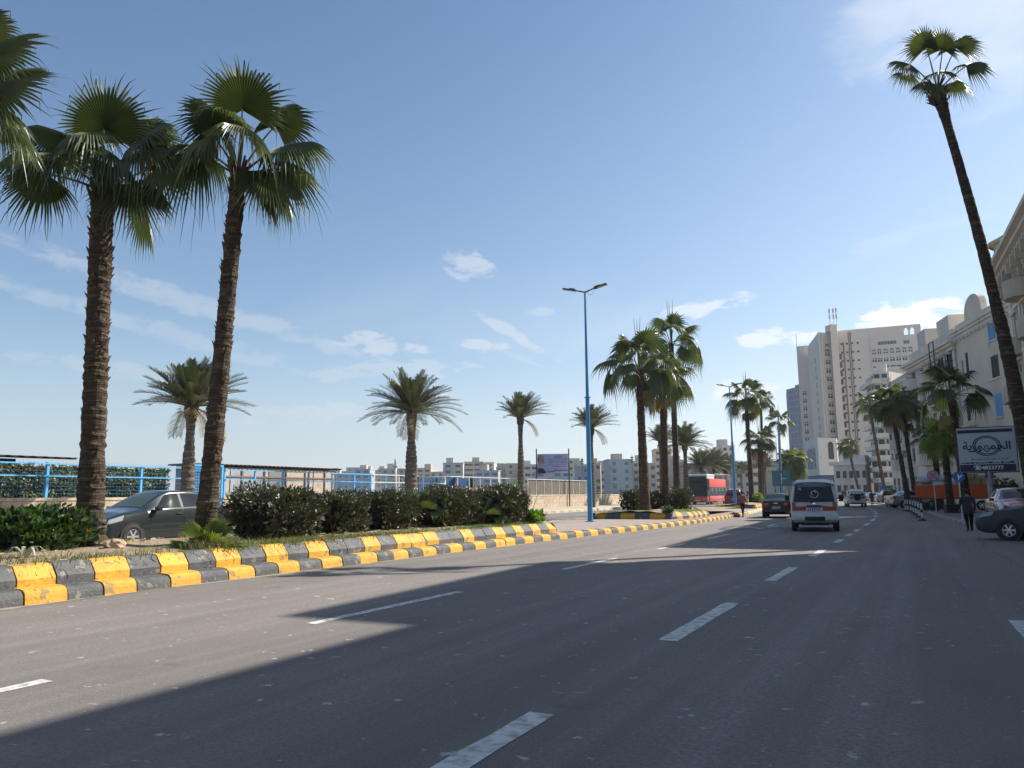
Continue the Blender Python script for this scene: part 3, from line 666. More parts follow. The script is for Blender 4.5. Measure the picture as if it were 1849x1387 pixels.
# the tall leaning one on the right
b = at(1882, 966, 0.12); rr = random.Random(77)
t = thing('fan_palm', 'very tall bare-trunked palm leaning left high over the right side', 'palm tree', b, 0)
tp = at_depth(1693, 165, (b-Vector((0, 0, EYE))).dot(CF)); tr, top = palm_trunk(tp.z-b.z, (tp.x-b.x, tp.y-b.y), 0.27, 0.125, rr, -0.15, 0.3, 0.14, 16, 30, 0.93, 0.03, parent=t, top_r=0.2)
mb = MB()
for (hub, ax, rad, dr, face) in [((-0.35,1.0,0.3), (-0.35,0.9,0.2), 1.0, 0.3, (0.2,-0.1,1)), ((0.05,0.95,0.3), (0.05,1,0.2), 0.95, 0.25, (0,0,1)),
        ((0.5,1.1,0.1), (0.7,0.85,0), 1.0, 0.35, (-0.5,0.3,1)), ((0.65,0.55,0.2), (0.95,0.25,0.1), 0.95, 0.55, (-0.2,0.8,0.7)), ((-0.75,0.62,0.2), (-0.95,0.2,0.1), 0.95, 0.55, (0.2,0.8,0.7)),
        ((-0.3,0.12,0.2), (-0.8,-0.45,0.1), 0.75, 0.4, (0,0.6,0.8)), ((0.3,0.75,-0.4), (0.5,0.4,-0.5), 0.9, 0.6, None), ((-0.4,0.7,-0.4), (-0.5,0.4,-0.5), 0.9, 0.6, None),
        ((0.55,0.35,-0.2), (0.7,-0.3,-0.2), 0.8, 0.6, None)]:
    fan_leaf(mb, loc3(Vector(hub))*0.08, loc3(Vector(hub))*1.22, loc3(Vector(ax)), rad*.88, rr, 38, dr, 112, 0.018, face=loc3(Vector(face)) if face else None)
for i in range(40):
    w = i*2.399; o = Vector((math.cos(w), math.sin(w), 0)); z0 = -0.45+0.6*rr.random()
    mb.tube([o*0.1+UP*z0, o*0.24+UP*(z0+0.12), o*0.33+UP*(z0+0.13+0.12*rr.random())], [0.035, 0.028, 0.015], 5, 3)
mb.build('crown', [L_FAN, L_PET, L_DRY, M_BOOT], t, False, top)

# --- date palms on the promenade
def date_frond(mb, w, e, ln, curl, rr, npair=34, mi=0, lw=0.036, leaf=0.42, side_wind=0.0, ms=1):
    hd = Vector((math.cos(w), math.sin(w), 0)); pts = []; p = hd*0.1; n = 14; a = e
    for i in range(n+1):
        pts.append(p.copy()); p = p+(hd*math.cos(a)+UP*math.sin(a))*(ln/n); a -= curl/n*(0.5+1.1*i/n); p += VR*side_wind*ln/n*(i/n)
    mb.tube(pts, [0.028*(1-0.85*i/n)+0.004 for i in range(n+1)], 4, ms, cap=False)
    for k in range(npair):
        t = 0.16+0.84*(k+0.5)/npair; f = t*n; i = min(n-1, int(f)); q = pts[i].lerp(pts[i+1], f-i); tg = (pts[i+1]-pts[i]).normalized()
        sd_ = tg.cross(UP); sd_ = sd_.normalized() if sd_.length > 0.05 else Vector((-hd.y, hd.x, 0)); nr = sd_.cross(tg)
        l = leaf*(0.45+0.75*math.sin(math.pi*min(1, 0.18+0.8*t)))*rr.uniform(0.85, 1.12)
        for s in (-1, 1):
            d = (tg*0.72+sd_*s*0.62+nr*rr.uniform(0.12, 0.5)).normalized(); wv = (d.cross(nr)).normalized()*lw*0.5
            m1 = q+d*l*0.45; tip = q+d*l-UP*l*0.16
            mb.add([q-wv*0.5, q+wv*0.5, m1+wv, m1-wv, tip], [(0, 1, 2, 3), (3, 2, 4)], mi)
def date_crown(rr, n=46, ln=2.6, curl=1.25, low=-20, wind=0.0, dead=4, leaf=0.42, npair=32):
    mb = MB()
    for i in range(n):
        t = (i+0.5)/n; e = R(86-(86-low)*t**0.9+rr.uniform(-7, 7)); date_frond(mb, i*2.399+rr.uniform(-.2, .2), e, ln*rr.uniform(0.85, 1.1)*(0.8+0.25*t), curl*(0.6+0.7*t)*rr.uniform(.8, 1.2), rr, npair, leaf=leaf, side_wind=wind*rr.uniform(0.5, 1.2))
    for i in range(dead): date_frond(mb, rr.uniform(0, 6.28), R(-25), ln*0.8, 1.0, rr, 22, 2, ms=2)
    for i in range(50):
        w = i*2.399; o = Vector((math.cos(w), math.sin(w), 0)); z0 = -0.7+0.75*i/50
        mb.tube([o*0.13+UP*z0, o*0.3+UP*(z0+0.28)], [0.05, 0.03], 5, 3)
    return mb
DM = [L_DATE, L_PET, L_DRY, M_BOOT]
DCR = [date_crown(random.Random(31), 58, 2.5, 0.5, 8, 0.0, 7, 0.5, 42).mesh('crown', DM),
       date_crown(random.Random(32), 70, 2.8, 0.68, 2, 0.05, 2, 0.5, 42).mesh('crown', DM),
       date_crown(random.Random(33), 52, 2.5, 0.6, 25, 0.42, 3, 0.5, 36).mesh('crown', DM)]
def date_palm(label, base, htop, r0, k, sc, seed, turn=0.0, group='date palms along the promenade', neck=0.75, lean=(0, 0)):
    rr = random.Random(seed); t = thing('date_palm', label, 'palm tree', base, 0, group); mb = MB(); n = int(htop/0.14); sides = 16
    for i in range(n+1):
        q = i/n; rad = r0*(1.12-0.25*q-0.28*math.exp(-((q-neck)/0.14)**2)); z = htop*q
        for j in range(sides):
            w = 2*math.pi*j/sides+(i % 2)*0.2; p = rad*(1+0.12*(i % 2)+rr.uniform(-0.07, 0.07)); mb.v.append((lean[0]*q+p*math.cos(w), lean[1]*q+p*math.sin(w), z+rr.uniform(-.02, .02)))
    for i in range(n):
        for j in range(sides): mb.f.append([i*sides+j, i*sides+(j+1) % sides, (i+1)*sides+(j+1) % sides, (i+1)*sides+j]); mb.m.append(0)
    mb.build('trunk', M_BARKD, t); inst('crown', DCR[k], t, (lean[0], lean[1], htop), (0, 0, turn), (sc, sc, sc)); return t
def prom(px, X=-27.2, z=0.35):
    d = px_dir(px, 890); s = X/d.x; return Vector((X, d.y*s, z))
date_palm('date palm with hanging dry fronds right behind the parked grey car', prom(338), 5.0, 0.25, 0, 0.98, 1, 0.4)
date_palm('largest date palm, rising straight behind the middle of the hedge', prom(742), 6.2, 0.34, 1, 1.12, 2, 1.1)
date_palm('windblown date palm just left of the portrait billboard', prom(941), 7.1, 0.24, 2, 0.95, 3, 0.0)
date_palm('windblown date palm partly hidden by the near lamp post', prom(1070), 7.4, 0.22, 2, 1.05, 4, 0.15)
date_palm('date palm seen between the trunks of the island palms', at_depth(1196, 890, 88).xy.to_3d()+UP*0.3, 7.2, 0.24, 2, 0.95, 5, -0.2)
date_palm('broad date palm right of the island palms', at_depth(1240, 890, 92).xy.to_3d()+UP*0.3, 7.0, 0.3, 1, 1.2, 6, 2.5)
for i, (px, dp, hh, sc, lb) in enumerate(((1268, 118, 5.4, 1.25, 'low dense date palm above the roof of the red bus'), (1292, 122, 5.6, 1.3, 'low dense date palm behind the rear of the red bus'),
        (1312, 128, 5.0, 1.2, 'low date palm left of the second lamp post, far off'), (1383, 150, 6.5, 1.2, 'far date palm left of the teal sign board'), (1340, 175, 6.0, 1.2, 'farthest date palm behind the second lamp post'))):
    date_palm(lb, at_depth(px, 893, dp).xy.to_3d()+UP*0.2, hh, 0.3, 1, sc, 20+i, i*1.3)

# --- bushes: leaves spread through the volume, twigs inside
def leaf_quad(mb, c, d, n, l, w, mi):
    s = d.cross(n)
    s = s.normalized()*w*0.5 if s.length > 1e-4 else Vector((w*.5, 0, 0))
    mb.add([c-d*l*0.5, c+s, c+d*l*0.5, c-s], [(0, 1, 2, 3)], mi)
def bush_mesh(rr, sx, sy, sz, n, l, w, boxy=0.5, mi=0, up=0.5):
    """leaves in a rounded box of half sizes sx, sy and height sz, dense towards the outside, on twigs"""
    mb = MB(); ph = [rr.uniform(0, 6.28) for _ in range(6)]
    for _ in range(n):
        while True:
            v = Vector((rr.uniform(-1, 1), rr.uniform(-1, 1), rr.uniform(-1, 1))); ln = (abs(v.x)**3+abs(v.y)**3+abs(v.z)**3)**(1/3) if boxy else v.length
            if 0.25 < ln < 1 and rr.random() < ln**2.2: break
        lump = 0.88+0.10*math.sin(4*v.x*sx+ph[0])*math.cos(3*v.y*sy+ph[1])+0.09*math.sin(6*v.z+5*v.x*sx+ph[2])+rr.uniform(-0.06, 0.1)
        c = Vector((v.x*sx*lump, v.y*sy*lump, (0.52+0.48*v.z*lump)*sz))
        d = Vector((v.x+rr.uniform(-.9, .9), v.y+rr.uniform(-.9, .9), up+v.z*0.5+rr.uniform(-.7, .9))).normalized()
        nn = Vector((rr.gauss(0, 1), rr.gauss(0, 1), rr.gauss(0, 1)+0.5)).normalized(); s = rr.uniform(0.65, 1.3)
        leaf_quad(mb, c, d, nn, l*s, w*s, mi)
    for _ in range(int(n*0.16)):                               # old, darker foliage deep inside
        c = Vector((rr.uniform(-.72, .72)*sx, rr.uniform(-.72, .72)*sy, rr.uniform(.08, .8)*sz)); leaf_quad(mb, c, Vector((rr.gauss(0, 1), rr.gauss(0, 1), rr.gauss(0, 1))).normalized(), Vector((rr.gauss(0, 1), rr.gauss(0, 1), rr.gauss(0, 1))).normalized(), l*2.4, l*1.5, mi)
    for _ in range(int(10+20*sx*sy)):
        b = Vector((rr.uniform(-.8, .8)*sx, rr.uniform(-.7, .7)*sy, 0)); e = b+Vector((rr.uniform(-.3, .3), rr.uniform(-.3, .3), sz*rr.uniform(0.6, 0.95)))
        mb.tube([b, b.lerp(e, .5)+Vector((rr.uniform(-.06, .06), rr.uniform(-.06, .06), 0)), e], [0.014, 0.01, 0.005], 4, 1, cap=False)
    return mb
def bush(label, px, dep, zb, sx, sy, sz, n, seed, group='clipped bushes in the near flower bed', m=None, l=0.085, w=0.034, rot=0.0, name='bush', up=0.5, foot=False):
    rr = random.Random(seed); b = px if foot else at_depth(px, 930, dep); b = Vector((b.x, b.y, zb))
    return tag(bush_mesh(rr, sx, sy, sz, n, l, w, up=up).build(name, [m or L_HEDGE, M_TWIG], None, False, b, (0, 0, rot)), label, 'bush', group)
hx = [(-13.35, 13.2, 0.95, 1.15, 1.30, 4200, 'dark clipped bush right behind the leaning palm trunk'), (-13.6, 15.55, 0.85, 0.95, 1.18, 3000, 'bush second from the palm, with a bare brown gap'),
      (-13.5, 17.5, 0.85, 1.05, 1.22, 3200, 'brownish thin bush left of the little fan palm in the bed'), (-13.3, 20.3, 0.9, 1.4, 1.34, 3800, 'wide bush just right of the little fan palm in the bed'),
      (-12.85, 23.0, 0.9, 1.3, 1.40, 3800, 'tall bush at the far end of the bed with a spiky tuft')]
for i, (x, y, sx, sy, sz, n, lb) in enumerate(hx): bush(lb, Vector((x+.28, y, 0)), 0, 0.5, sx, sy, sz, int(n*2.1), 50+i, foot=True)
bush('glossy green shrub with a single red flower by the left edge', Vector((-14.2, 8.55, 0)), 0, 0.48, 0.95, 1.0, 0.92, 2300, 61, None, L_HIB, 0.12, 0.07, foot=True, name='shrub')
SH = bpy.context.scene.objects['shrub']
mb = MB(); fc = Vector((0.62, 0.52, 0.40))
for k in range(5):
    w = 2*math.pi*k/5; d = Vector((math.cos(w), math.sin(w)*0.6, 0.5)).normalized(); leaf_quad(mb, fc+d*0.05, d, Vector((0, -1, .6)), 0.10, 0.085, 0)
mb.build('flower', M_PETAL, SH)
bush('pale lime creeper at the end of the bed', Vector((-11.95, 24.2, 0)), 0, 0.5, 0.35, 0.5, 0.5, 300, 66, None, L_LIME, 0.14, 0.10, foot=True, name='creeper')
I2 = 'round bushes under the island palms'
bush('round bush left of the widest island palm trunk', 1142, 44.5, 0.5, 0.75, 0.8, 1.35, 1300, 71, I2, None, 0.12, 0.07)
bush('bush between the two front trunks on the second island', 1184, 45.5, 0.5, 0.7, 0.7, 1.3, 1200, 72, I2, None, 0.12, 0.07)
bush('largest round bush, right of the island palm trunks', 1225, 46.0, 0.5, 0.95, 0.9, 1.45, 1700, 73, I2, None, 0.12, 0.07)
bush('small drooping plant over the corner of the second island kerb', Vector((-11.75, 39.6, 0)), 0, 0.42, 0.3, 0.25, 0.5, 160, 74, None, L_HIB, 0.14, 0.07, foot=True, name='shrub')
bush('small bright bush behind the roof of the black sedan', 1370, 76, 0.5, 0.55, 0.6, 1.1, 420, 75, None, L_LIME, 0.14, 0.1)

def little_palm(label, b, rad, n, seed, m=None, dead=0):
    rr = random.Random(seed); mb = MB(); 
    for i in range(n):
        w = i*2.399; t = (i+.5)/n; e = R(80-62*t); hd = Vector((math.cos(w), math.sin(w), 0)); d = hd*math.cos(e)+UP*math.sin(e); e2 = e-R(12)
        fan_leaf(mb, hd*0.03, d*rad*0.7, hd*math.cos(e2)+UP*math.sin(e2), rad*rr.uniform(.8, 1.1), rr, 18, 0.12, 75, 0.008)
    for i in range(dead):
        w = rr.uniform(0, 6.28); hd = Vector((math.cos(w), math.sin(w), 0)); fan_leaf(mb, hd*.03, hd*rad*.6+UP*0.08, hd-UP*.3, rad*.8, rr, 14, 0.3, 70, 0.008, mi_leaf=2, mi_st=2)
    return tag(mb.build('palm_sapling', [m or L_FAN, L_PET, L_DRY], None, False, b), label, 'small palm', 'young palms in the near flower bed')
little_palm('young fan palm sprouting at the foot of the leaning palm trunk', B2+Vector((0.42, -0.25, 0.0)), 0.52, 9, 81, L_FAN2, 3)
little_palm('young fan palm poking out between two clipped bushes', (-13.0, 18.7, 0.85), 0.62, 9, 82)
little_palm('young fan palm growing low in front of the wide bush', (-12.5, 21.6, 0.6), 0.6, 9, 83)
# spiky tuft at the hedge end
mb = MB(); rr = random.Random(84)
for i in range(46):
    w = rr.uniform(0, 6.28); e = R(rr.uniform(50, 88)); d = Vector((math.cos(w)*math.cos(e), math.sin(w)*math.cos(e), math.sin(e))); l = rr.uniform(0.5, 0.95)
    s = d.cross(UP).normalized()*0.018; mb.add([-s, s, d*l*0.6+s*0.8, d*l*0.6-s*0.8, d*l+Vector((0, 0, -0.03))], [(0, 1, 2, 3), (3, 2, 4)])
tag(mb.build('yucca', L_LIME, None, False, (-12.75, 24.35, 1.25)), 'spiky upright tuft standing out of the last bush', 'yucca')

# --- grass and weeds in the beds (uncountable)
def grass(name, spots, seed, m=L_GRASS):
    rr = random.Random(seed); mb = MB()
    for (x, y, sx, sy, n, h, z) in spots:
        for _ in range(n):
            p = Vector((x+rr.gauss(0, sx), y+rr.gauss(0, sy), z)); w = rr.uniform(0, 6.28); d = Vector((math.cos(w)*.5, math.sin(w)*.5, 1)).normalized(); l = h*rr.uniform(.5, 1.3)
            s = Vector((-math.sin(w), math.cos(w), 0))*0.007; q = p+d*l*.6; tp = p+d*l+Vector((math.cos(w), math.sin(w), -.3))*l*.25
            mb.add([p-s, p+s, q+s*.7, q-s*.7, tp], [(0, 1, 2, 3), (3, 2, 4)])
    return tag(mb.build(name, m), kind='stuff')
gs = [(-14.2, 9.6, .35, .3, 420, .24, .5), (-12.1, 10.6, .3, .35, 520, .27, .5), (-13.4, 7.4, .5, .5, 420, .17, .5), (-12.6, 6.3, .4, .8, 420, .15, .49), (-12.1, 12.6, .3, .9, 1500, .17, .49), (-12.1, 15.2, .25, 1.3, 1500, .15, .49), (-12.2, 8.3, .35, .9, 700, .14, .49), (-14.5, 6.8, 1, .6, 500, .2, .5), (-13.0, 9.3, .5, .5, 140, .1, .52)]
grass('grass', gs, 91)
gs2 = [(-12.1, 20.6, .25, 1.3, 1500, .12, .5), (-12.0, 23.0, .25, .7, 700, .13, .5), (-12.2, 17.5, .2, 1.2, 400, .1, .5), (-14, 40.4, 1.0, .5, 900, .2, .48), (-12.1, 43.5, .5, 1.2, 900, .2, .48)]
grass('grass', gs2, 92, leaf_mat('lawn_blade', (0.07, 0.14, 0.025), (0.11, 0.19, 0.04), 0.6, 0.3, 2, 0.3))
# dry twigs and pale broken leaves near the left end
mb = MB(); rr = random.Random(95)
for i in range(420):
    x, y = rr.uniform(-16, -11.85), rr.uniform(5.5, 24); a = rr.uniform(0, 3.14); l = rr.uniform(.02, .10)
    mb.obox((x, y, 0.515+0.12*math.sin(math.pi*min(1, max(0, (-11.7-x)/4.6)))+rr.uniform(0, .02)), (math.cos(a)*l, math.sin(a)*l, 0), (-math.sin(a)*.012, math.cos(a)*.012, 0), (0, 0, .006))
tag(mb.build('litter', mat('dry_litter', (0.36, 0.28, 0.18), 0.9, col2=(0.5, 0.44, 0.34), nscale=9)), kind='stuff')
# rock lying on the soil
bm = bmesh.new(); bmesh.ops.create_icosphere(bm, subdivisions=3, radius=1); rr = random.Random(96)
from mathutils import noise as mnoise
for v in bm.verts:
    k = 1+0.32*mnoise.noise(v.co*1.7)+0.12*mnoise.noise(v.co*5); v.co = Vector((v.co.x*0.2*k, v.co.y*0.14*k, v.co.z*0.12*k))
me = bpy.data.meshes.new('rock'); bm.to_mesh(me); bm.free(); me.materials.append(mat('tan_rock', (0.42, 0.29, 0.18), 0.9, col2=(0.52, 0.38, 0.26), nscale=7, bump=0.8, bscale=20))
tag(inst('rock', me, None, (-13.05, 9.25, 0.64), (0.2, 0.1, 0.6)), 'tan lump of stone lying on the soil below the parked car', 'rock')

# pale curling agave leaves by the left edge
mb = MB(); rr = random.Random(98)
for k in range(9):
    w = k*.7+rr.uniform(-.2, .2); hd = Vector((math.cos(w), math.sin(w), 0)); s = Vector((-hd.y, hd.x, 0)); v = []
    for i in range(7): t = i/6; c = hd*(.30*t)+UP*(.24*math.sin(t*2.7)); wd = .032*(1-t)**.6+.004; v += [c-s*wd, c+s*wd]
    mb.add(v, [(2*i, 2*i+1, 2*i+3, 2*i+2) for i in range(6)])
tag(mb.build('agave', leaf_mat('agave_leaf', (.30, .31, .25), (.42, .42, .36), .5, .15, 4, .4, (1.1, 1.1, .9)), None, False, (-12.55, 7.35, .5)), 'small agave with pale curling leaves in front of the green shrub', 'agave')
# ------------------------------------------------------------------ sea wall, fences, sheds, lamps, skyline
def stone(name, c1, c2, mortar, bw, bh, axis='yz', rough=0.9):
    m = bpy.data.materials.new(name); m.use_nodes = True; N, L = m.node_tree.nodes, m.node_tree.links; p = N['Principled BSDF']; p.inputs['Roughness'].default_value = rough
    tc = N.new('ShaderNodeTexCoord'); sp = N.new('ShaderNodeSeparateXYZ'); L.new(tc.outputs['Object'], sp.inputs[0]); cb = N.new('ShaderNodeCombineXYZ')
    L.new(sp.outputs[1 if axis == 'yz' else 0], cb.inputs[0]); L.new(sp.outputs[2], cb.inputs[1])
    b = N.new('ShaderNodeTexBrick'); L.new(cb.outputs[0], b.inputs['Vector']); b.inputs['Color1'].default_value = (*c1, 1); b.inputs['Color2'].default_value = (*c2, 1); b.inputs['Mortar'].default_value = (*mortar, 1)
    b.inputs['Scale'].default_value = 1; b.inputs['Brick Width'].default_value = bw; b.inputs['Row Height'].default_value = bh; b.inputs['Mortar Size'].default_value = 0.012
    n = N.new('ShaderNodeTexNoise'); L.new(tc.outputs['Object'], n.inputs['Vector']); n.inputs['Scale'].default_value = 2.5; n.inputs['Detail'].default_value = 6
    mr = N.new('ShaderNodeMapRange'); L.new(n.outputs[0], mr.inputs[0]); mr.inputs[1].default_value = .35; mr.inputs[2].default_value = .7; mr.inputs[3].default_value = 1.1; mr.inputs[4].default_value = 0.62
    mx = N.new('ShaderNodeMixRGB'); mx.blend_type = 'MULTIPLY'; mx.inputs[0].default_value = 1; L.new(b.outputs[0], mx.inputs[1]); L.new(mr.outputs[0], mx.inputs[2]); L.new(mx.outputs[0], p.inputs['Base Color'])
    n2 = N.new('ShaderNodeTexNoise'); L.new(tc.outputs['Object'], n2.inputs['Vector']); n2.inputs['Scale'].default_value = 9; n2.inputs['Detail'].default_value = 5
    bp = N.new('ShaderNodeBump'); bp.inputs['Strength'].default_value = .6; bp.inputs['Distance'].default_value = .03; L.new(n2.outputs[0], bp.inputs['Height']); L.new(bp.outputs[0], p.inputs['Normal'])
    MATS[name] = m; return m
M_WALL = stone('limestone_blocks', (0.50, 0.41, 0.30), (0.43, 0.345, 0.25), (0.26, 0.21, 0.155), 0.95, 0.42)
M_CAP = mat('wall_cap', (0.50, 0.43, 0.33), 0.9, col2=(0.38, 0.32, 0.25), nscale=3, bump=0.4)
M_BLUE = mat('sky_blue_paint', (0.09, 0.36, 0.68), 0.45, col2=(0.12, 0.42, 0.72), nscale=4, spots=((0.3, 0.22, 0.15), 9, 0.68, 0.6))
M_LAMPBLUE = mat('lamp_blue_paint', (0.035, 0.20, 0.42), 0.35, col2=(0.05, 0.24, 0.47), nscale=2)
M_WHITEMETAL = mat('white_metal', (0.62, 0.64, 0.65), 0.5, col2=(0.5, 0.5, 0.5), nscale=4)
M_DARKMETAL = mat('dark_metal', (0.035, 0.036, 0.04), 0.5, col2=(0.06, 0.055, 0.05), nscale=6)
M_RUST = mat('rusty_sheet', (0.10, 0.06, 0.045), 0.8, col2=(0.20, 0.11, 0.07), nscale=4)
M_DRKSHEET = mat('dark_sheet', (0.025, 0.022, 0.022), 0.7, col2=(0.05, 0.04, 0.035), nscale=4)
def wall_run(label, y0, y1, seed):
    """length of the sea wall standing on the promenade"""
    pts = [(x_on(WK, y0), y0)]+[p for p in WK if y0 < p[1] < y1]+[(x_on(WK, y1), y1)]
    t = thing('sea_wall', label, 'wall', (pts[0][0], pts[0][1], 0.35), 0, 'stone walls along the sea')
    o = Vector((pts[0][0], pts[0][1])); mb = MB(); cp = MB()
    for a, b in zip(pts, pts[1:]):
        for m_, x0, x1, z0, z1 in ((mb, 0.0, -0.42, -0.3, 1.10), (cp, 0.035, -0.46, 1.10, 1.22)):
            v = []
            for p in (a, b): v += [(p[0]+x-o.x, p[1]-o.y, z) for x, z in ((x0, z0), (x0, z1), (x1, z1), (x1, z0))]
            m_.add(v, [(0, 1, 5, 4), (1, 2, 6, 5), (2, 3, 7, 6), (3, 0, 4, 7), (0, 3, 2, 1), (4, 5, 6, 7)])
    mb.build('blocks', M_WALL, t); cp.build('coping', M_CAP, t)
wall_run('pale limestone sea wall under the blue fence and green hedge', -14, 26.4, 1)
wall_run('low limestone sea wall running under the white framed fence', 28.6, 79, 2)
wall_run('far bare stretch of sea wall with no fence, curving with the road', 79.05, 215, 3)

def fence(label, y0, y1, z0, z1, step, post_m, rail_m, wires, name='railing', wire_m=None, group=None, spikes=False, panel=None, pw=0.05, mid=True):
    t = thing(name, label, 'fence', (x_on(WK, y0)-0.2, y0, z0), 0, group); L_ = y1-y0; h = z1-z0
    n = max(1, int(L_/step+.01))
    for i in range(n+2):
        y = min(L_, i*step)
        if i == n+1 and L_-n*step < .3: break
        mb = MB(); mb.box(-pw, pw, y-pw*0.8, y+pw*0.8, 0.0, h+(0.0 if i % 2 else 0.03)); mb.build('post', post_m[i % len(post_m)], t)
    for z, r in ([(h-0.04, 0.028)]+([(h*0.62, 0.026)] if mid else [])):
        mb = MB(); mb.box(pw+0.004, pw+0.05, 0, L_, z-r, z+r); mb.build('rail', rail_m, t)
    if wires:
        mb = MB(); k = int(L_/wires)
        for i in range(1, k):
            y = L_*i/k; mb.tube([(0.0, y, 0.02), (0.0, y, h+(0.10 if spikes else -0.05))], 0.004, 3, 0, cap=False)
        for j in range(1, int(h/0.16)): mb.tube([(0.008, 0, j*0.16), (0.008, L_, j*0.16)], 0.0035, 3, 0, cap=False)
        mb.build('wire_mesh', wire_m or rail_m, t)
    if panel:
        for (a, b, c, d, m_) in panel:
            mb = MB(); k = int((b-a)/0.11)
            for i in range(k):
                y = a+(b-a)*i/k; mb.box(-0.02, -0.005, y, y+0.10, c, d-rr_.uniform(0, .03))
            mb.build('slat_panel', m_, t)
    return t
F = 'fences on the sea wall'
fence('blue spiked mesh fence in front of the green hedge', -6.9, 26.3, 1.57, 3.02, 4.4, [M_BLUE], M_BLUE, 0.15, group=F, spikes=True, pw=0.065)
fence('blue post fence in front of the shed with the rusty roof', 28.8, 41, 1.57, 3.0, 2.1, [M_BLUE, M_BLUE], M_BLUE, 0.13, group=F, pw=0.05)
fence('white and blue post fence between the shed and the second date palm', 41.1, 50, 1.57, 3.0, 1.5, [M_WHITEMETAL, M_BLUE], M_WHITEMETAL, 0.22, group=F, pw=0.04, wire_m=M_WHITEMETAL)
M_SLAT = mat('brown_slats', (0.10, 0.085, 0.07), 0.9, col2=(0.16, 0.135, 0.11), nscale=3)
fence('white framed fence with brown slats below the portrait billboard', 50.1, 78.8, 1.57, 3.05, 1.75, [M_WHITEMETAL], M_WHITEMETAL, 0, group=F, pw=0.035, mid=False,
      panel=[(0.2, 14, 0, 0.62, M_SLAT), (14, 28.6, 0, 1.38, M_SLAT)])
for i, y in enumerate((43.2, 45.4, 48.0, 52.2, 54.6, 58.0)):
    mb = MB(); s = -1 if i in (2,) else 1; mb.tube([(-34.4, y-0.9*s, 1.0), (-34.4, y+0.9*s, 3.0)], 0.055, 6)
    tag(mb.build('brace', M_DARKMETAL), 'dark slanting strut behind the white fence', 'strut', 'dark struts behind the white fence')
# blue lattice gate
t = thing('gate', 'blue lattice gate between the green hedge and the shed', 'gate', (-32.1, 26.6, 0.9))
mb = MB(); mb.box(-.05, .05, 0, .1, 0, 2.3); mb.box(-.05, .05, 1.9, 2.0, 0, 2.3); mb.box(-.045, .045, .1, 1.9, 2.2, 2.28); mb.box(-.045, .045, .1, 1.9, 0.02, .1); mb.build('frame', M_BLUE, t)
mb = MB()
for j in range(14): mb.box(.01, .03, .1, 1.9, .2+j*.145, .225+j*.145)
for j in range(12): mb.box(-.02, 0, .2+j*.14, .215+j*.14, .1, 2.2)
mb.build('lattice', M_BLUE, t); mb = MB(); mb.box(-.35, -.3, 0, 2.0, 0, 2.35); mb.build('backing', mat('deep_blue', (0.02, 0.10, 0.26), .6), t)
# clipped green hedge behind the blue fence
t = thing('hedge', 'long flat green hedge screen behind the blue fence', 'hedge', (-33.0, 0, 1.4)); rr = random.Random(120)
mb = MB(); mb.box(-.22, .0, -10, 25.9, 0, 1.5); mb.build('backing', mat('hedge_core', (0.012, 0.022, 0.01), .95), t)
mb = MB()
for _ in range(15000):
    y = rr.uniform(6, 26.0); z = rr.uniform(0, 1.6); c = Vector((rr.uniform(0.0, .16)+.05*math.sin(y*2.1+z*3), y, z+.03*math.sin(y*5)))
    leaf_quad(mb, c, Vector((rr.uniform(.1, 1), rr.uniform(-1, 1), rr.uniform(-1, .6))).normalized(), Vector((1, rr.gauss(0, .6), rr.gauss(0, .6)+.4)).normalized(), .14*rr.uniform(.6, 1.3), .075*rr.uniform(.6, 1.3), 0)
mb.build('foliage', leaf_mat('screen_leaf', (0.05, 0.085, 0.025), (0.125, 0.13, 0.05), .5, .15, 5, .4), t)
# kiosk with a dark corrugated roof far left
def corrugated(mb, x0, x1, y0, y1, zf, amp=.03, n=None, mi=0, along='x'):
    """sheet with waves running across y; zf(x) gives the slope"""
    n = n or int((y1-y0)/.06); v = []
    for i in range(n+1):
        y = y0+(y1-y0)*i/n; d = amp*(1 if i % 4 in (1, 2) else -1)
        v += [(x0, y, zf(x0)+d), (x1, y, zf(x1)+d)]
    mb.add(v, [(2*i, 2*i+1, 2*i+3, 2*i+2) for i in range(n)], mi); k = len(v); mb.add([(a, b, c-.03) for a, b, c in v], [(2*i, 2*i+2, 2*i+3, 2*i+1) for i in range(n)], mi)
t = thing('kiosk', 'dark roofed kiosk showing above the green hedge', 'kiosk', (-37.5, 14, 0.35))
mb = MB(); corrugated(mb, -2, 2.4, -6, 8.8, lambda x: 3.18-.05*x, .035, 110); mb.build('roof', M_DRKSHEET, t)
mb = MB(); mb.box(-1.9, 1.2, -5.8, 6.5, 0, 3.0); mb.build('wall', mat('kiosk_wall', (0.16, 0.13, 0.12), .9, col2=(.1, .08, .08), nscale=2), t)
# shed with beige panels
t = thing('shed', 'shed of beige and grey panels under a rusty corrugated roof', 'shed', (-34.2, 28.6, 0.35))
BEI = mat('beige_panel', (0.60, 0.50, 0.39), .85, col2=(.42, .34, .26), nscale=1.5); GRP = mat('grey_panel', (0.46, 0.46, 0.45), .85, col2=(.28, .28, .28), nscale=1.5)
mb = MB(); mb.box(-1.5, 0, 0, 11.2, 0, 2.86); mb.build('wall', BEI, t)
for i, (a, b, m_) in enumerate(((.1, 2.3, BEI), (2.4, 5.2, GRP), (5.3, 6.6, mat('panel_dark_grey', (.22, .22, .22), .85)), (6.7, 9.0, BEI), (9.1, 11.1, BEI))):  # the middle panel is a darker grey
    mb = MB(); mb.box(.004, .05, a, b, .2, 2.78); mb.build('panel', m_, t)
mb = MB()
for y in (1.2, 3.2, 4.9, 6.65, 8.3, 10.1, 11.15): mb.box(.055, .12, y-.04, y+.04, 0, 2.8)
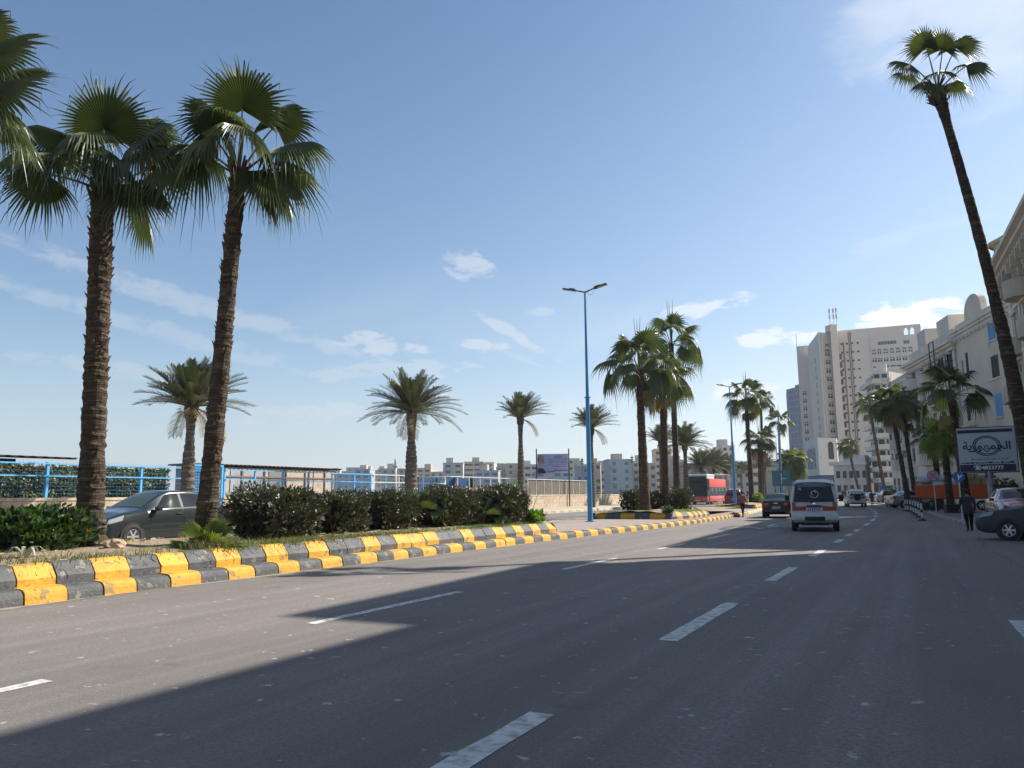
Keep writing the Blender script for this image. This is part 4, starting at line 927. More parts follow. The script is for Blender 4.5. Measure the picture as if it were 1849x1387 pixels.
mb.box(.055, .1, 0, 11.2, 2.3, 2.38); mb.build('frame', mat('brown_wood', (.18, .12, .08), .85, col2=(.26, .18, .12), nscale=5), t)
mb = MB(); corrugated(mb, -1.7, .2, -.4, 11.7, lambda x: 2.98+.01*x, .035, 150); mb.build('roof', M_RUST, t)
# blue hoarding on the beach side
ha, hb_ = at_depth(752, 880, 63), at_depth(852, 880, 66); hl = (hb_-ha).xy.length
t = thing('hoarding', 'flat blue hoarding behind the white fence and second date palm', 'hoarding', (ha.x, ha.y, .2), math.atan2((hb_-ha).y, (hb_-ha).x))
mb = MB(); mb.box(0, hl, -.1, .1, 0, at_depth(800, 863, 64).z-.2); mb.build('board', mat('blue_board', (.05, .16, .33), .6, col2=(.07, .2, .38), nscale=1), t)
for k in range(4): mb = MB(); x = .06+(hl-.12)*k/3; mb.box(x-.05, x+.05, -.2, -.103, 0, 2.9); mb.build('post', M_DARKMETAL, t)

# ------------------------------------------------------------------ lettering
def text_mesh(s, size, bold=0.0, extr=0.002):
    c = bpy.data.curves.new('lettering', 'FONT'); c.body = s; c.size = size; c.align_x = 'CENTER'; c.align_y = 'CENTER'; c.offset = bold; c.extrude = extr
    o = bpy.data.objects.new('lettering', c); COL.objects.link(o); dg = bpy.context.evaluated_depsgraph_get()
    me = bpy.data.meshes.new_from_object(o.evaluated_get(dg)); bpy.data.objects.remove(o); bpy.data.curves.remove(c); me.name = 'lettering'; me.materials.clear(); return me
def lettering(parent, s, size, m, loc, rot, bold=0.0, sx=1.0):
    me = text_mesh(s, size, bold); me.materials.append(m); return inst('lettering', me, parent, loc, rot, (sx, 1, 1))
M_NAVY = mat('navy_print', (0.012, 0.016, 0.05), .55); M_REDP = mat('red_print', (.45, .05, .06), .55); M_WHITEP = mat('white_print', (.75, .75, .75), .55)
# ------------------------------------------------------------------ portrait billboard beyond the sea wall
c = at_depth(998, 838, 79); yaw = R(YAW)-R(3)
t = thing('billboard', 'lilac campaign billboard with a smiling man\'s portrait between two dark posts', 'billboard', (c.x, c.y, .3), yaw)
for x in (-1.66, 1.66): mb = MB(); mb.box(x-.06, x+.06, -.06, .06, -2, 5.95); mb.build('post', M_DARKMETAL, t)
mb = MB(); mb.box(-1.58, 1.58, -.04, .04, 3.42, 5.42); bd = mb.build('board', mat('lilac_vinyl', (.42, .44, .68), .5, col2=(.38, .4, .62), nscale=.6), t)
PZ = 4.42
def flat(poly, y, m_, name='print', par=None):
    mb = MB(); n = len(poly); mb.add([(x, y, z) for x, z in poly]+[(x, y+.004, z) for x, z in poly], [list(range(n)), list(range(n, 2*n))[::-1]]+[(i, i+n, (i+1) % n+n, (i+1) % n) for i in range(n)])
    return mb.build(name, m_, par)
ell = lambda cx, cz, rx, rz, n=20, a0=0, a1=6.2832: [(cx+rx*math.cos(a0+(a1-a0)*i/n), cz+rz*math.sin(a0+(a1-a0)*i/n)) for i in range(n if a1 > 6 else n+1)]
SKINP = mat('printed_skin', (.42, .24, .18), .6); HAIRP = mat('printed_dark', (.03, .03, .045), .6)
portrait = thing('x', '', '') if False else None
flat([(-1.56, 3.44), (-.72, 3.44), (-.78, 3.7), (-1.0, 3.92), (-1.3, 4.0), (-1.56, 3.95)], -.052, HAIRP, 'portrait', bd)
flat(ell(-1.22, 4.86, .32, .44), -.050, HAIRP, 'portrait', bd); flat(ell(-1.14, 4.60, .29, .42), -.056, SKINP, 'portrait', bd); flat(ell(-1.16, 5.02, .26, .22), -.059, SKINP, 'portrait', bd)
for x in (-1.2, -.96): flat(ell(x, 4.72, .05, .025, 10), -.063, HAIRP, 'portrait', bd)
flat(ell(-1.07, 4.38, .12, .035, 12), -.063, M_WHITEP, 'portrait', bd); flat(ell(-1.02, 4.56, .045, .08, 10), -.063, mat('printed_nose', (.32, .17, .13), .6), 'portrait', bd)
lettering(bd, '\ufeca\ufef3\ufe8e\ufe92\ufee7', .42, M_NAVY, (.55, -.046, 5.16), (R(90), 0, 0), .008)
rr = random.Random(5)
for i, (z, m_) in enumerate(((4.88, M_NAVY), (4.68, M_NAVY), (4.5, M_NAVY), (4.3, M_REDP), (4.1, M_NAVY))):
    mb = MB(); x = -.35+(.3 if i == 4 else 0)
    while x < 1.35:                                             # small printed lines, too small to read in the photograph
        w = rr.uniform(.05, .2); hh = rr.uniform(.012, .05); mb.box(x, x+w, -.049, -.0415, z-.012, z+hh); x += w+rr.uniform(.015, .05)
    mb.build('print', m_, bd)
flat([(-.75, 3.6), (-.3, 3.62), (.1, 3.72), (.4, 3.9), (.5, 3.82), (.2, 3.62), (-.3, 3.52), (-.75, 3.52)], -.05, M_REDP, 'print', bd)
flat([(.5, 3.72), (.9, 3.8), (1.56, 3.72), (1.56, 3.66), (.9, 3.73), (.5, 3.64)], -.05, M_NAVY, 'print', bd)
flat([(-.7, 3.5), (.2, 3.54), (1.56, 3.6), (1.56, 3.54), (.2, 3.48), (-.7, 3.45)], -.053, M_WHITEP, 'print', bd)

# ------------------------------------------------------------------ lamp posts
LED = mat('lamp_glass', (.5, .52, .5), .2)
def lamp_post(label, b, h, group='blue street lamps on the median'):
    t = thing('street_lamp', label, 'street lamp', b, R(4), group)
    mb = MB(); mb.tube([(0, 0, 0), (0, 0, h*.53)], [.135, .105], 8); mb.tube([(0, 0, h*.53), (0, 0, h)], [.085, .048], 8); autosmooth(mb.build('pole', M_LAMPBLUE, t), 50)
    mb = MB(); mb.cyl((0, 0, h*.53), (0, 0, 1), .135, .05, 8); mb.box(-.17, .17, -.02, .02, h*.53-.02, h*.53+.02); mb.build('collar', M_LAMPBLUE, t)
    mb = MB(); mb.bbox(-.2, .2, -.2, .2, -.02, .035, .01); mb.build('base_plate', M_LAMPBLUE, t)
    for s in (-1, 1):
        e = Vector((s*.52, 0, h+.14)); a = Vector((s, 0, .22)).normalized(); n = Vector((-a.z*s, 0, a.x*s))
        mb = MB(); mb.tube([(0, 0, h-.02), e], [.04, .03], 6); arm = mb.build('arm', M_DARKMETAL, t)
        mb = MB(); mb.obox(e+a*.31, a*.34, (0, .13, 0), n*.035); mb.obox(e+a*.16+n*.05, a*.14, (0, .08, 0), n*.03); hd = mb.build('lamp_head', M_DARKMETAL, t)
        mb = MB(); mb.obox(e+a*.36-n*.04, a*.22, (0, .1, 0), n*.006); mb.build('lens', LED, hd)
    mb = MB(); pts = [(.06, .02, h+.05), (.16, .03, h-.12), (.3, .03, h-.2), (.42, .02, h-.12), (.5, 0, h+.12)]; mb.tube(pts, .008, 4, cap=False); mb.build('cable', M_DARKMETAL, t)
p1 = at(1066, 942, .2); p2 = at(1328, 917, .2); dpt = lambda p: (p-Vector((0, 0, EYE))).dot(CF)
lamp_post('nearest tall blue street lamp, standing alone on the pink paving', p1, at_depth(1050, 511, dpt(p1)).z-.2)
lamp_post('blue street lamp beside the walking person and maroon car', p2, at_depth(1317, 694, dpt(p2)).z-.2)
lamp_post('far blue street lamp partly behind the teal sign board', Vector((-16.4, 108, .2)), 11.5)
lamp_post('farthest blue street lamp behind the pair of far palms', Vector((-22.3, 143, .2)), 11.5)

# ------------------------------------------------------------------ town across the bay
SK = [mat('stucco_%d' % i, c, .9, col2=tuple(v*.8 for v in c), nscale=.12) for i, c in enumerate(((.50, .43, .35), (.56, .51, .45), (.42, .37, .31), (.44, .46, .48), (.36, .41, .47), (.52, .44, .33)))]
M_GLSD = mat('far_window', (.03, .035, .05), .6, spec=.15); M_GLSB = mat('far_window_blue', (.06, .14, .27), .6, spec=.15)
def win_mesh(w, h, d, m_):
    mb = MB(); mb.box(-w/2, w/2, -d, .02, -h/2, h/2); return mb.mesh('window', m_)
WFAR = {}
for w_, h_ in ((1.6, 1.5), (3.0, 1.5), (5.0, 1.3)): 
    for b_ in (0, 1): WFAR[(w_, b_)] = win_mesh(w_, h_, .03, M_GLSB if b_ else M_GLSD)
def far_house(label, x0, x1, ytop, dep, mi, seed, kind=0, blue=0, hut=True):
    rr = random.Random(seed); a = at_depth(x0, ytop, dep); b = at_depth(x1, ytop, dep); H = max(8, a.z); c = (a+b)/2
    w = (b-a).xy.length; yaw = math.atan2((b-a).y, (b-a).x)+R(rr.uniform(-9, 9)); dp = rr.uniform(12, 18)
    t = thing('apartment_block', label, 'building', (c.x, c.y, -.05), yaw, 'apartment blocks across the bay')
    mb = MB(); mb.box(-w/2, w/2, 0, dp, 0, H); mb.box(-w/2-.2, w/2+.2, -.25, dp, H+.003, H+.5)
    ns = max(3, int(H/3.2)); fh = H/ns
    if kind == 1:
        for k in range(1, ns): mb.box(-w/2+.6, -w/2+w*.42, -1.2, -.003, k*fh-.1, k*fh+.85)
    mb.build('wall', SK[mi], t)
    if hut: mb = MB(); q = rr.uniform(-.3, .3)*w; mb.box(q-2.2, q+2.2, 3, 8, H+.504, H+rr.uniform(2.4, 4)); mb.build('roof_hut', SK[(mi+2) % 6], t)
    nc = max(2, min(6, int(w/4.2))); ws = (1.6, 3.0, 1.6, 5.0)[rr.randrange(4)]
    if w/nc < ws+.6: ws = 1.6
    for k in range(ns-1, max(-1, ns-8), -1):
        for j in range(nc):
            if rr.random() < .08: continue
            inst('window', WFAR[(ws, blue)], t, (-w/2+(j+.5)*w/nc, 0, k*fh+fh*.55))
    return t
sky_list = [(598,642,856,540,3,0,1,'lowest pale block at the left end of the town across the bay'),(640,668,848,520,4,0,1,'blue-grey block with a roof room left of the minaret'),(668,690,853,540,1,0,0,'low pale block just left of the minaret'),
 (688,733,848,500,5,1,0,'wide tan block behind the minaret'),(752,778,846,520,0,0,0,'tan block just right of the second date palm'),(776,802,853,520,3,0,0,'low grey block left of the high white one'),(800,836,837,470,1,1,0,'high white block with balconies above the blue hoarding'),
 (838,872,835,480,0,0,0,'high beige block right of the white one'),(868,892,836,510,1,0,0,'narrow pale block with a lift tower'),(858,900,851,430,3,0,1,'low grey-blue block in front of the high beige one'),(896,918,845,450,0,1,0,'tan block left of the windblown date palm'),
 (914,946,838,440,5,0,0,'brown block behind the windblown date palm'),(946,972,840,430,1,0,0,'tall pale blank block left of the portrait billboard'),(968,1030,852,400,3,0,1,'blue-green block behind the portrait billboard'),(1026,1046,829,440,1,1,0,'stepped white block right of the portrait billboard'),
 (1040,1064,843,380,4,0,1,'grey-green block left of the near lamp post'),(1066,1084,838,370,0,0,0,'tan block right of the near lamp post'),(1082,1100,834,380,5,1,0,'pink-beige block left of the terrace block'),(1098,1142,831,350,4,1,1,'bluish white block with a roof terrace'),
 (1142,1164,834,355,1,1,0,'white block with loggias left of the island palms'),(1162,1184,838,350,0,0,0,'tan block behind the widest island palm'),(1182,1212,812,390,5,0,0,'tower block showing between the island palm trunks'),(1210,1240,832,350,2,1,0,'brown block right of the island palm trunks'),
 (1238,1262,838,340,0,0,0,'dull block left of the red bus'),(1260,1306,846,330,2,0,0,'low brown block behind the red bus'),(1303,1326,806,400,1,0,0,'tall slim tower behind the second lamp post'),(1326,1356,836,320,3,1,0,'grey block right of the second lamp post'),
 (1352,1400,834,330,0,0,0,'wide tan block behind the far palms'),(1398,1442,851,270,5,0,0,'low sandy block behind the teal sign board')]
for i, (x0, x1, y, d, mi, kd, bl, lb) in enumerate(sky_list): far_house(lb, x0, x1, y, d, mi, 300+i, kd, bl, hut=(i % 3 != 2))
q = random.Random(44); x = 596
while x < 1250:                                                        # second row behind, mostly hidden by the first
    w_ = q.uniform(22, 46); far_house('pale block of the farthest row, hardly told from its neighbours', x, x+w_, (851 if x < 1000 else 842)+q.uniform(-6, 7), 640 if x < 1000 else 470, q.randrange(6), 500+int(x), q.choice((0, 0, 1)), q.choice((0, 0, 1)), hut=q.random() < .6); x += w_+q.uniform(-3, 4)
mb = MB(); c = at_depth(714, 828, 470)
mb.tube([(0, 0, 0), (0, 0, c.z*.8)], [1.1, 1.0], 10); mb.tube([(0, 0, c.z*.8), (0, 0, c.z*.83)], [1.7, 1.7], 10); mb.tube([(0, 0, c.z*.83), (0, 0, c.z*.93), (0, 0, c.z+1)], [.8, .7, .05], 10)
tag(mb.build('minaret', SK[3], None, True, (c.x, c.y, 0)), 'thin grey minaret left of the second date palm', 'minaret')
for px, yt, dep, lb in ((1051, 826, 375, 'lattice mast on a roof just left of the near lamp post'), (1141, 822, 350, 'thin mast on the roof terrace block')):
    a = at_depth(px, yt, dep); mb = MB(); z0 = a.z-9
    mb.tube([(0, 0, 0), (0, 0, 9)], .12, 5)
    for z in (5.5, 6.6, 7.6): mb.box(-.5, .5, -.5, .5, z, z+.7)
    tag(mb.build('antenna_mast', M_DARKMETAL, None, False, (a.x, a.y, z0)), lb, 'antenna')
# ------------------------------------------------------------------ buildings on the right
def stucco(name, c, k=.72, ns=.35, streak=True):
    m = mat(name, c, .92, 0, .2, tuple(v*k for v in c), ns, (.35, .75), 7, .25, 12, (1, 1, .35) if streak else (1, 1, 1), spots=(tuple(v*.5 for v in c), .9, .66, .45)); return m
ST_BEI = stucco('beige_stucco', (.74, .65, .53)); ST_CRM = stucco('cream_stucco', (.74, .67, .57)); ST_GRY = stucco('grey_stucco', (.62, .58, .53), .62)
ST_ORN = stucco('ornate_stucco', (.62, .53, .42), .65); ST_HOT = stucco('hotel_stucco', (.70, .61, .53), .86, .06); ST_BAL = stucco('balcony_stucco', (.70, .64, .55), .7)
ST_LT = stucco('pale_trim', (.75, .69, .61), .8); M_IRON = mat('black_iron', (.03, .03, .035), .6)
G_DARK = mat('dark_glass', (.018, .022, .03), .2, spec=.22, col2=(.045, .05, .058), nscale=.7); G_BLUE = mat('blue_glass', (.015, .05, .15), .2, spec=.3, col2=(.03, .07, .19), nscale=.25)
SHUT_B = mat('blue_shutter', (.16, .40, .66), .6, col2=(.22, .46, .70), nscale=6); SHUT_G = mat('green_shutter', (.05, .085, .075), .7, col2=(.09, .12, .11), nscale=5); SHUT_D = mat('dark_shutter', (.075, .06, .055), .7, col2=(.11, .09, .08), nscale=5)
FR_W = mat('window_frame', (.5, .47, .42), .7); M_AC = mat('air_conditioner', (.55, .54, .5), .6, col2=(.42, .4, .36), nscale=4); M_AWN = mat('dark_awning', (.05, .055, .06), .8)
def wall_holes(mb, O, U, N, W, H, holes, rev=.10, mi=0, mr=0):
    us = sorted(set([0, W]+[u for h in holes for u in (h[0], h[2])])); zs = sorted(set([0, H]+[z for h in holes for z in (h[1], h[3])]))
    P = lambda u, z, d=0.0: O+U*u+UP*z-N*d
    for i in range(len(us)-1):
        for j in range(len(zs)-1):
            cu, cz = (us[i]+us[i+1])/2, (zs[j]+zs[j+1])/2
            if any(h[0] < cu < h[2] and h[1] < cz < h[3] for h in holes): continue
            mb.add([P(us[i], zs[j]), P(us[i+1], zs[j]), P(us[i+1], zs[j+1]), P(us[i], zs[j+1])], [(0, 1, 2, 3)], mi)
    for (a, b, c, d) in holes:
        for p, q in (((a, b), (c, b)), ((c, b), (c, d)), ((c, d), (a, d)), ((a, d), (a, b))):
            mb.add([P(*p), P(*q), P(*q, rev), P(*p, rev)], [(0, 1, 2, 3)], mr)
WM = {}
def window_mesh(style, w, h):
    key = (style, round(w, 2), round(h, 2))
    if key in WM: return WM[key]
    mb = MB(); f = .06
    mb.box(-w/2, w/2, .075, .095, -h/2, h/2, 0)                                    # glass
    for x in (-w/2+f/2, 0, w/2-f/2): mb.box(x-f/2, x+f/2, .04, .072, -h/2, h/2, 1)
    for z in (-h/2+f/2, h*.18, h/2-f/2): mb.box(-w/2, w/2, .044, .070, z-f/2, z+f/2, 1)
    mb.box(-w/2-.12, w/2+.12, -.10, .03, -h/2-.10, -h/2-.003, 2)                  # sill
    if style in ('hood',):
        mb.box(-w/2-.2, w/2+.2, -.22, -.003, h/2+.14, h/2+.30, 2); mb.box(-w/2-.17, -w/2-.003, -.05, -.004, -h/2, h/2+.14, 2); mb.box(w/2+.003, w/2+.17, -.05, -.004, -h/2, h/2+.14, 2)
    if style in ('shut', 'half', 'shut_b', 'shut_d'):
        ks = (-1, 1) if style != 'half' else (-1,)
        for s in ks:
            x0, x1 = (-w/2+.01, -.012) if s < 0 else (.012, w/2-.01)
            for xx in (x0, x1-.06): mb.box(xx, xx+.06, -.035, .01, -h/2+.01, h/2-.01, 3)
            n = int(h/.13)
            for i in range(n): z = -h/2+.03+i*(h-.06)/n; mb.add([(x0+.06, -.03, z), (x1-.06, -.03, z), (x1-.06, .01, z+.11), (x0+.06, .01, z+.11)], [(0, 1, 2, 3)], 3)
    if style == 'open':
        for s in (-1, 1): mb.box(*sorted((s*(w/2+.02), s*(w/2+.02+w*.46))), -.07, -.012, -h/2, h/2, 3)
    mats_ = [G_DARK, FR_W, ST_LT, SHUT_B if style == 'shut_b' else SHUT_D if style == 'shut_d' else SHUT_G]
    WM[key] = mb.mesh('window', mats_); return WM[key]
def railing(mb, x0, x1, y, z, h=.95, step=.14, mi=0):
    mb.box(x0, x1, y-.025, y+.025, z+h-.05, z+h, mi); mb.box(x0, x1, y-.02, y+.02, z+.06, z+.10, mi); n = max(1, int((x1-x0)/step))
    for i in range(n+1): x = x0+(x1-x0)*i/n; mb.box(x-.012, x+.012, y-.012, y+.012, z, z+h-.05, mi)
def house(name, label, far, near, H, D, floors, cols, wm, ww=1.1, wh=1.9, style=('shut', 'hood'), bal=(), solid=False, rnd_bal=False, cornice=.7, flank=None, seed=1, z0=.1, ground='shop', ac=.25, parapet=.9, group=None, courses=True, pil=False, bd=1.1):
    rr = random.Random(seed); far = Vector(far); near = Vector(near); W = (near-far).length; yaw = math.atan2((near-far).y, (near-far).x)
    t = thing(name, label, 'building', (far.x, far.y, z0), yaw, group); X = Vector((1, 0, 0)); Yv = Vector((0, 1, 0))
    fz = [0]+[4.2+(H-4.2)*i/(floors-1) for i in range(floors)]; fh = fz[2]-fz[1]; holes = []; wins = []
    for f in range(floors):
        for c in range(cols):
            u = W*(c+.5)/cols
            if f == 0:
                if ground == 'shop': w, h, zc = W/cols*.62, 2.9, 1.6
                else: w, h, zc = ww, 2.2, 2.0
            else:
                w, h = ww, min(wh, fh-.9); zc = fz[f]+fh*.5
                if (f, c) in bal: h = fh-.75; zc = fz[f]+.12+h/2
            holes.append((u-w/2, zc-h/2, u+w/2, zc+h/2)); wins.append((f, c, u, zc, w, h))
    mb = MB(); wall_holes(mb, Vector((0, 0, 0)), X, -Yv, W, H, holes)
    fl = []
    if flank:
        for (u, zc, w, h, st) in flank: fl.append((u-w/2, zc-h/2, u+w/2, zc+h/2))
    wall_holes(mb, Vector((W, 0, 0)), Yv, X, D, H, fl)
    mb.quad((0, 0, 0), (0, 0, H), (0, D, H), (0, D, 0)); mb.quad((0, D, 0), (0, D, H), (W, D, H), (W, D, 0)); mb.quad((0, 0, H), (W, 0, H), (W, D, H), (0, D, H))
    wall = mb.build('wall', wm, t)
    for (f, c, u, zc, w, h) in wins: inst('window' if f else 'shop_front', window_mesh(rr.choice(style) if f else 'plain', w, h), t, (u, 0, zc))
    for (u, zc, w, h, st) in (flank or []): inst('window', window_mesh(st, w, h), t, (W, u, zc), (0, 0, R(90)))
    if courses:
        mb = MB()
        for f in range(1, floors): mb.box(-.06, W+.06, -.09, -.003, fz[f]-.12, fz[f]+.10)
        if pil:
            for c in range(cols+1): u = min(W-.25, max(.25, W*c/cols)); mb.box(u-.24, u+.24, -.07, -.002, fz[1]+.11, H-.5)
        mb.build('trim', ST_LT, t)
    if cornice:
        mb = MB()
        for (o, a, b) in ((cornice*.35, H-.75, H-.45), (cornice*.7, H-.447, H-.2), (cornice, H-.197, H+.06)): mb.box(-o, W+o, -o, -.004, a, b); mb.box(W+.004, W+o, -.0035, D, a, b)
        for i in range(int(W/.9)): u = .4+i*.9; mb.box(u-.1, u+.1, -cornice*.62, -.005, H-1.0, H-.752)
        mb.build('cornice', ST_LT, t)
    if parapet:
        mb = MB(); mb.box(0, W, 0, .3, H+.061, H+parapet); mb.box(W-.3, W, .301, D, H+.061, H+parapet); mb.build('parapet', wm, t)
    for (f, c) in bal:
        u = W*(c+.5)/cols; z = fz[f]+.02; w = min(W/cols*.92, ww+1.2); mb = MB()
        if rnd_bal and rr.random() < .7:
            pts = [(w/2*math.cos(a), -bd*math.sin(a)) for a in [math.pi*i/12 for i in range(13)]]
            mb.prism([(x, y-.004) for x, y in pts][::-1], -.2, 0.0); outer = [(x*1.0, y-.02) for x, y in pts]; inner = [(x*.9, y*.9-.02) for x, y in pts]
            mb.add([(x, y, .001) for x, y in outer]+[(x, y, .95) for x, y in outer], [(i, i+1, i+14, i+13) for i in range(12)]); mb.add([(x, y, .95) for x, y in outer]+[(x, y, .95) for x, y in inner], [(i, i+1, i+14, i+13) for i in range(12)])
            mb.add([(x, y, .001) for x, y in inner]+[(x, y, .95) for x, y in inner], [(i, i+13, i+14, i+1) for i in range(12)])
            mb.build('balcony', wm, t, loc=(u, 0, z))
        else:
            mb.box(-w/2, w/2, -1.1, -.004, -.18, 0); 
            for s in (-1, 1): mb.box(s*(w/2-.3)-.1, s*(w/2-.3)+.1, -.8, -.005, -.5, -.183)
            if solid: mb.box(-w/2, w/2, -1.1, -1.0, .002, .95); mb.box(-w/2, -w/2+.1, -.998, -.005, .002, .95); mb.box(w/2-.1, w/2, -.998, -.005, .002, .95)
            b = mb.build('balcony', wm, t, loc=(u, 0, z))
            if not solid:
                mb = MB(); railing(mb, -w/2+.03, w/2-.03, -1.05, 0.001)
                mb.box(-w/2+.02, -w/2+.05, -1.02, -.01, .9, .95); mb.box(w/2-.05, w/2-.02, -1.02, -.01, .9, .95); mb.build('railing', M_IRON, b)
    acm = MB(); acm.bbox(-.42, .42, -.34, -.01, -.3, .3, .02); acm.cyl((.1, -.345, 0), (0, 1, 0), .2, .02, 14, 1); am = acm.mesh('air_conditioner', [M_AC, M_IRON])
    for (f, c, u, zc, w, h) in wins:
        if f and (f, c) not in bal and rr.random() < ac: inst('air_conditioner', am, t, (u+rr.choice((-1, 1))*(w/2+.55), 0, zc-h*.3))
    return t, fz, W
# out of frame on the right, but their shade lies over the road
house('apartment_house', 'grey apartment house beyond the right edge whose shade covers the near road', (6.9, 23.8), (7.3, -22), 14.9, 14, 4, 9, ST_GRY, seed=2, parapet=.8)
house('apartment_house', 'taller cream apartment house beyond the right edge, next before the side street', (6.5, 31.0), (6.8, 24.0), 17.2, 14, 5, 2, ST_CRM, seed=3)
# ornate corner house at the right edge
t, fz, W = house('apartment_house', 'ornate brown stone house with deep bracketed cornice at the right edge', (6.4, 62.5), (7.6, 38.0), 16.8, 16, 5, 7, ST_ORN, 1.2, 2.1, ('hood',), bal=[(2, 0), (3, 0), (2, 2), (3, 2), (4, 1), (2, 4), (3, 4)], solid=True, rnd_bal=True, cornice=1.25, seed=4, pil=True, ac=.15, parapet=1.0)
cm_ = MB(); u = 0; cm_.box(u-.16, u+.16, -.95, -.13, 14.95, 15.6); cm_.box(u-.12, u+.12, -.6, -.13, 14.4, 14.948); cm_.sphere((u+.28, -.2, 15.2), .26, 8, 6); cm_ = cm_.mesh('console', ST_ORN)
for i in range(14): inst('console', cm_, t, (.8+i*1.75, 0, 0))    # carved consoles below the cornice
if 0:
    mb.box(u-.16, u+.16, -.95, -.13, 14.95, 15.6); mb.box(u-.12, u+.12, -.6, -.13, 14.4, 14.948); mb.sphere((u+.87, -.2, 15.2), .26, 8, 6)
mb = MB(); mb.prism([(1.4*math.cos(a)+1.2, 1.4*math.sin(a)+.6) for a in [2*math.pi*i/12 for i in range(12)]], 16.66, 18.2); mb.lathe([(1.7, 18.203), (1.75, 18.4), (1.2, 18.7), (.5, 19.0), (.2, 19.2), (.32, 19.5), (.2, 19.85), (.05, 20.2), (.001, 20.25)], (1.2, .6, 0), 'z', 14)
mb.build('turret', ST_ORN, t)
# beige house with blue shutters
FLB = 3.05
t, fz, W = house('apartment_house', 'plain beige house with a column of blue shutters and rounded gable', (3.7, 79.0), (7.2, 66.75), 15.6, 16, 5, 1, ST_BEI, 1.25, 1.9, ('plain',), cornice=.45, seed=6, ac=0, parapet=.55, courses=False)
for o in list(t.children):
    if o.name.startswith('window'): bpy.data.objects.remove(o)
wall = [o for o in t.children if o.name.startswith('wall')][0]; mb = MB(); holes = []
WPOS = []
for (py, st, w, h) in ((594, 'shut_b', 1.35, 1.75), (663, 'shut_d', 1.35, 1.85), (733, 'shut_b', 1.25, 1.85), (808, 'shut_d', 1.2, 1.7)):
    p = at_depth(1781, py, 61.3); WPOS.append((8.04, p.z-.1, w, h, st))
for (u, z, w, h, st) in ((1.1, 11.9, .45, 2.0, 'plain'), (2.3, 12.2, .5, 2.3, 'shut_d'), (1.6, 8.4, .7, 1.9, 'shut_d'), (1.6, 5.2, .7, 1.9, 'shut_d'), (4.8, 1.9, 2.6, 2.8, 'plain')): WPOS.append((u, z, w, h, st))
for (u, z, w, h, st) in WPOS: holes.append((u-w/2, z-h/2, u+w/2, z+h/2)); inst('window', window_mesh(st, w, h), t, (u, 0, z))
for o in list(t.children):
    if o.name.startswith('shop_front'): bpy.data.objects.remove(o)
wall_holes(mb, Vector((0, 0, 0)), Vector((1, 0, 0)), Vector((0, -1, 0)), W, 15.6, holes); D = 16; H = 15.6
mb.quad((W, 0, 0), (W, D, 0), (W, D, H), (W, 0, H)); mb.quad((0, 0, 0), (0, 0, H), (0, D, H), (0, D, 0)); mb.quad((0, D, 0), (0, D, H), (W, D, H), (W, D, 0)); mb.quad((0, 0, H), (W, 0, H), (W, D, H), (0, D, H))
wall.data = mb.mesh('wall', ST_BEI)
mb = MB(); mb.prism([(2.6+1.9*math.cos(a), 1.9*max(0, math.sin(a))**.7) for a in [math.pi*i/14 for i in range(15)]], 0, .5)
o = mb.build('gable', ST_BEI, t, loc=(1.8, .52, H+.5), rot=(R(90), 0, 0))
mb = MB(); mb.box(5.6, 9.0, -.05, -.004, 10.2, 10.32); mb.build('ledge', ST_LT, t); mb = MB(); mb.box(.3, 3.3, -.6, -.003, 6.9, 7.1); mb.build('ledge', ST_LT, t)
# house with curved balconies
house('apartment_house', 'cream house with rounded balconies and awnings, behind the big dark palm', (-0.2, 93.0), (3.6, 79.4), 14.9, 14, 5, 5, ST_CRM, 1.15, 1.95, ('shut', 'hood', 'open', 'plain'), bal=[(1, 1), (2, 1), (3, 1), (4, 0), (2, 3), (3, 3), (1, 3), (4, 4), (4, 2)], rnd_bal=True, cornice=.8, seed=9, pil=True, ac=.3, parapet=1.2)
th = [o for o in bpy.context.scene.objects if o.get('label', '').startswith('cream house with rounded')][0]
mb = MB(); mb.box(2.2, 4.8, .4, 5, 16.11, 18.0); mb.build('roof_room', ST_GRY, th); mb = MB(); mb.box(8.2, 11.6, .5, 6, 16.11, 17.9); mb.build('roof_room', ST_CRM, th)
for (u, z, w) in ((3.8, 10.4, 2.2), (6.2, 7.8, 2.4), (9.2, 13.4, 2.6)):
    mb = MB(); mb.add([(u-w/2, -.05, z), (u+w/2, -.05, z), (u+w/2, -1.5, z-.6), (u-w/2, -1.5, z-.6), (u-w/2, -.05, z-.05), (u+w/2, -.05, z-.05), (u+w/2, -1.5, z-.65), (u-w/2, -1.5, z-.65)], [(0, 1, 2, 3), (7, 6, 5, 4), (3, 2, 6, 7), (0, 3, 7, 4), (1, 5, 6, 2)]); mb.build('awning', M_AWN, th)
# cage-like scaffolding frame on its roof edge
mb = MB()
for x in (11.0, 12.3):
    for y in (-1.2, -.1):
        mb.box(x-.04, x+.04, y-.04, y+.04, 12.4, 15.3)
for z in (12.4, 13.4, 14.4, 15.3):
    for y in (-1.2, -.1): mb.box(11.0, 12.3, y-.03, y+.03, z-.03, z+.03)
mb.build('roof_cage', M_IRON, th)
# grey house with green shutters
house('apartment_house', 'weathered grey house with green shutters and many air conditioners', (-3.05, 105.0), (-0.15, 93.2), 13.6, 14, 5, 6, ST_GRY, 1.0, 1.95, ('shut', 'open', 'shut', 'plain'), bal=[(1, 1), (2, 1), (3, 1), (1, 4), (2, 4), (3, 4), (4, 2)], solid=True, rnd_bal=True, cornice=.7, seed=12, ac=.55, pil=True, bd=.6)
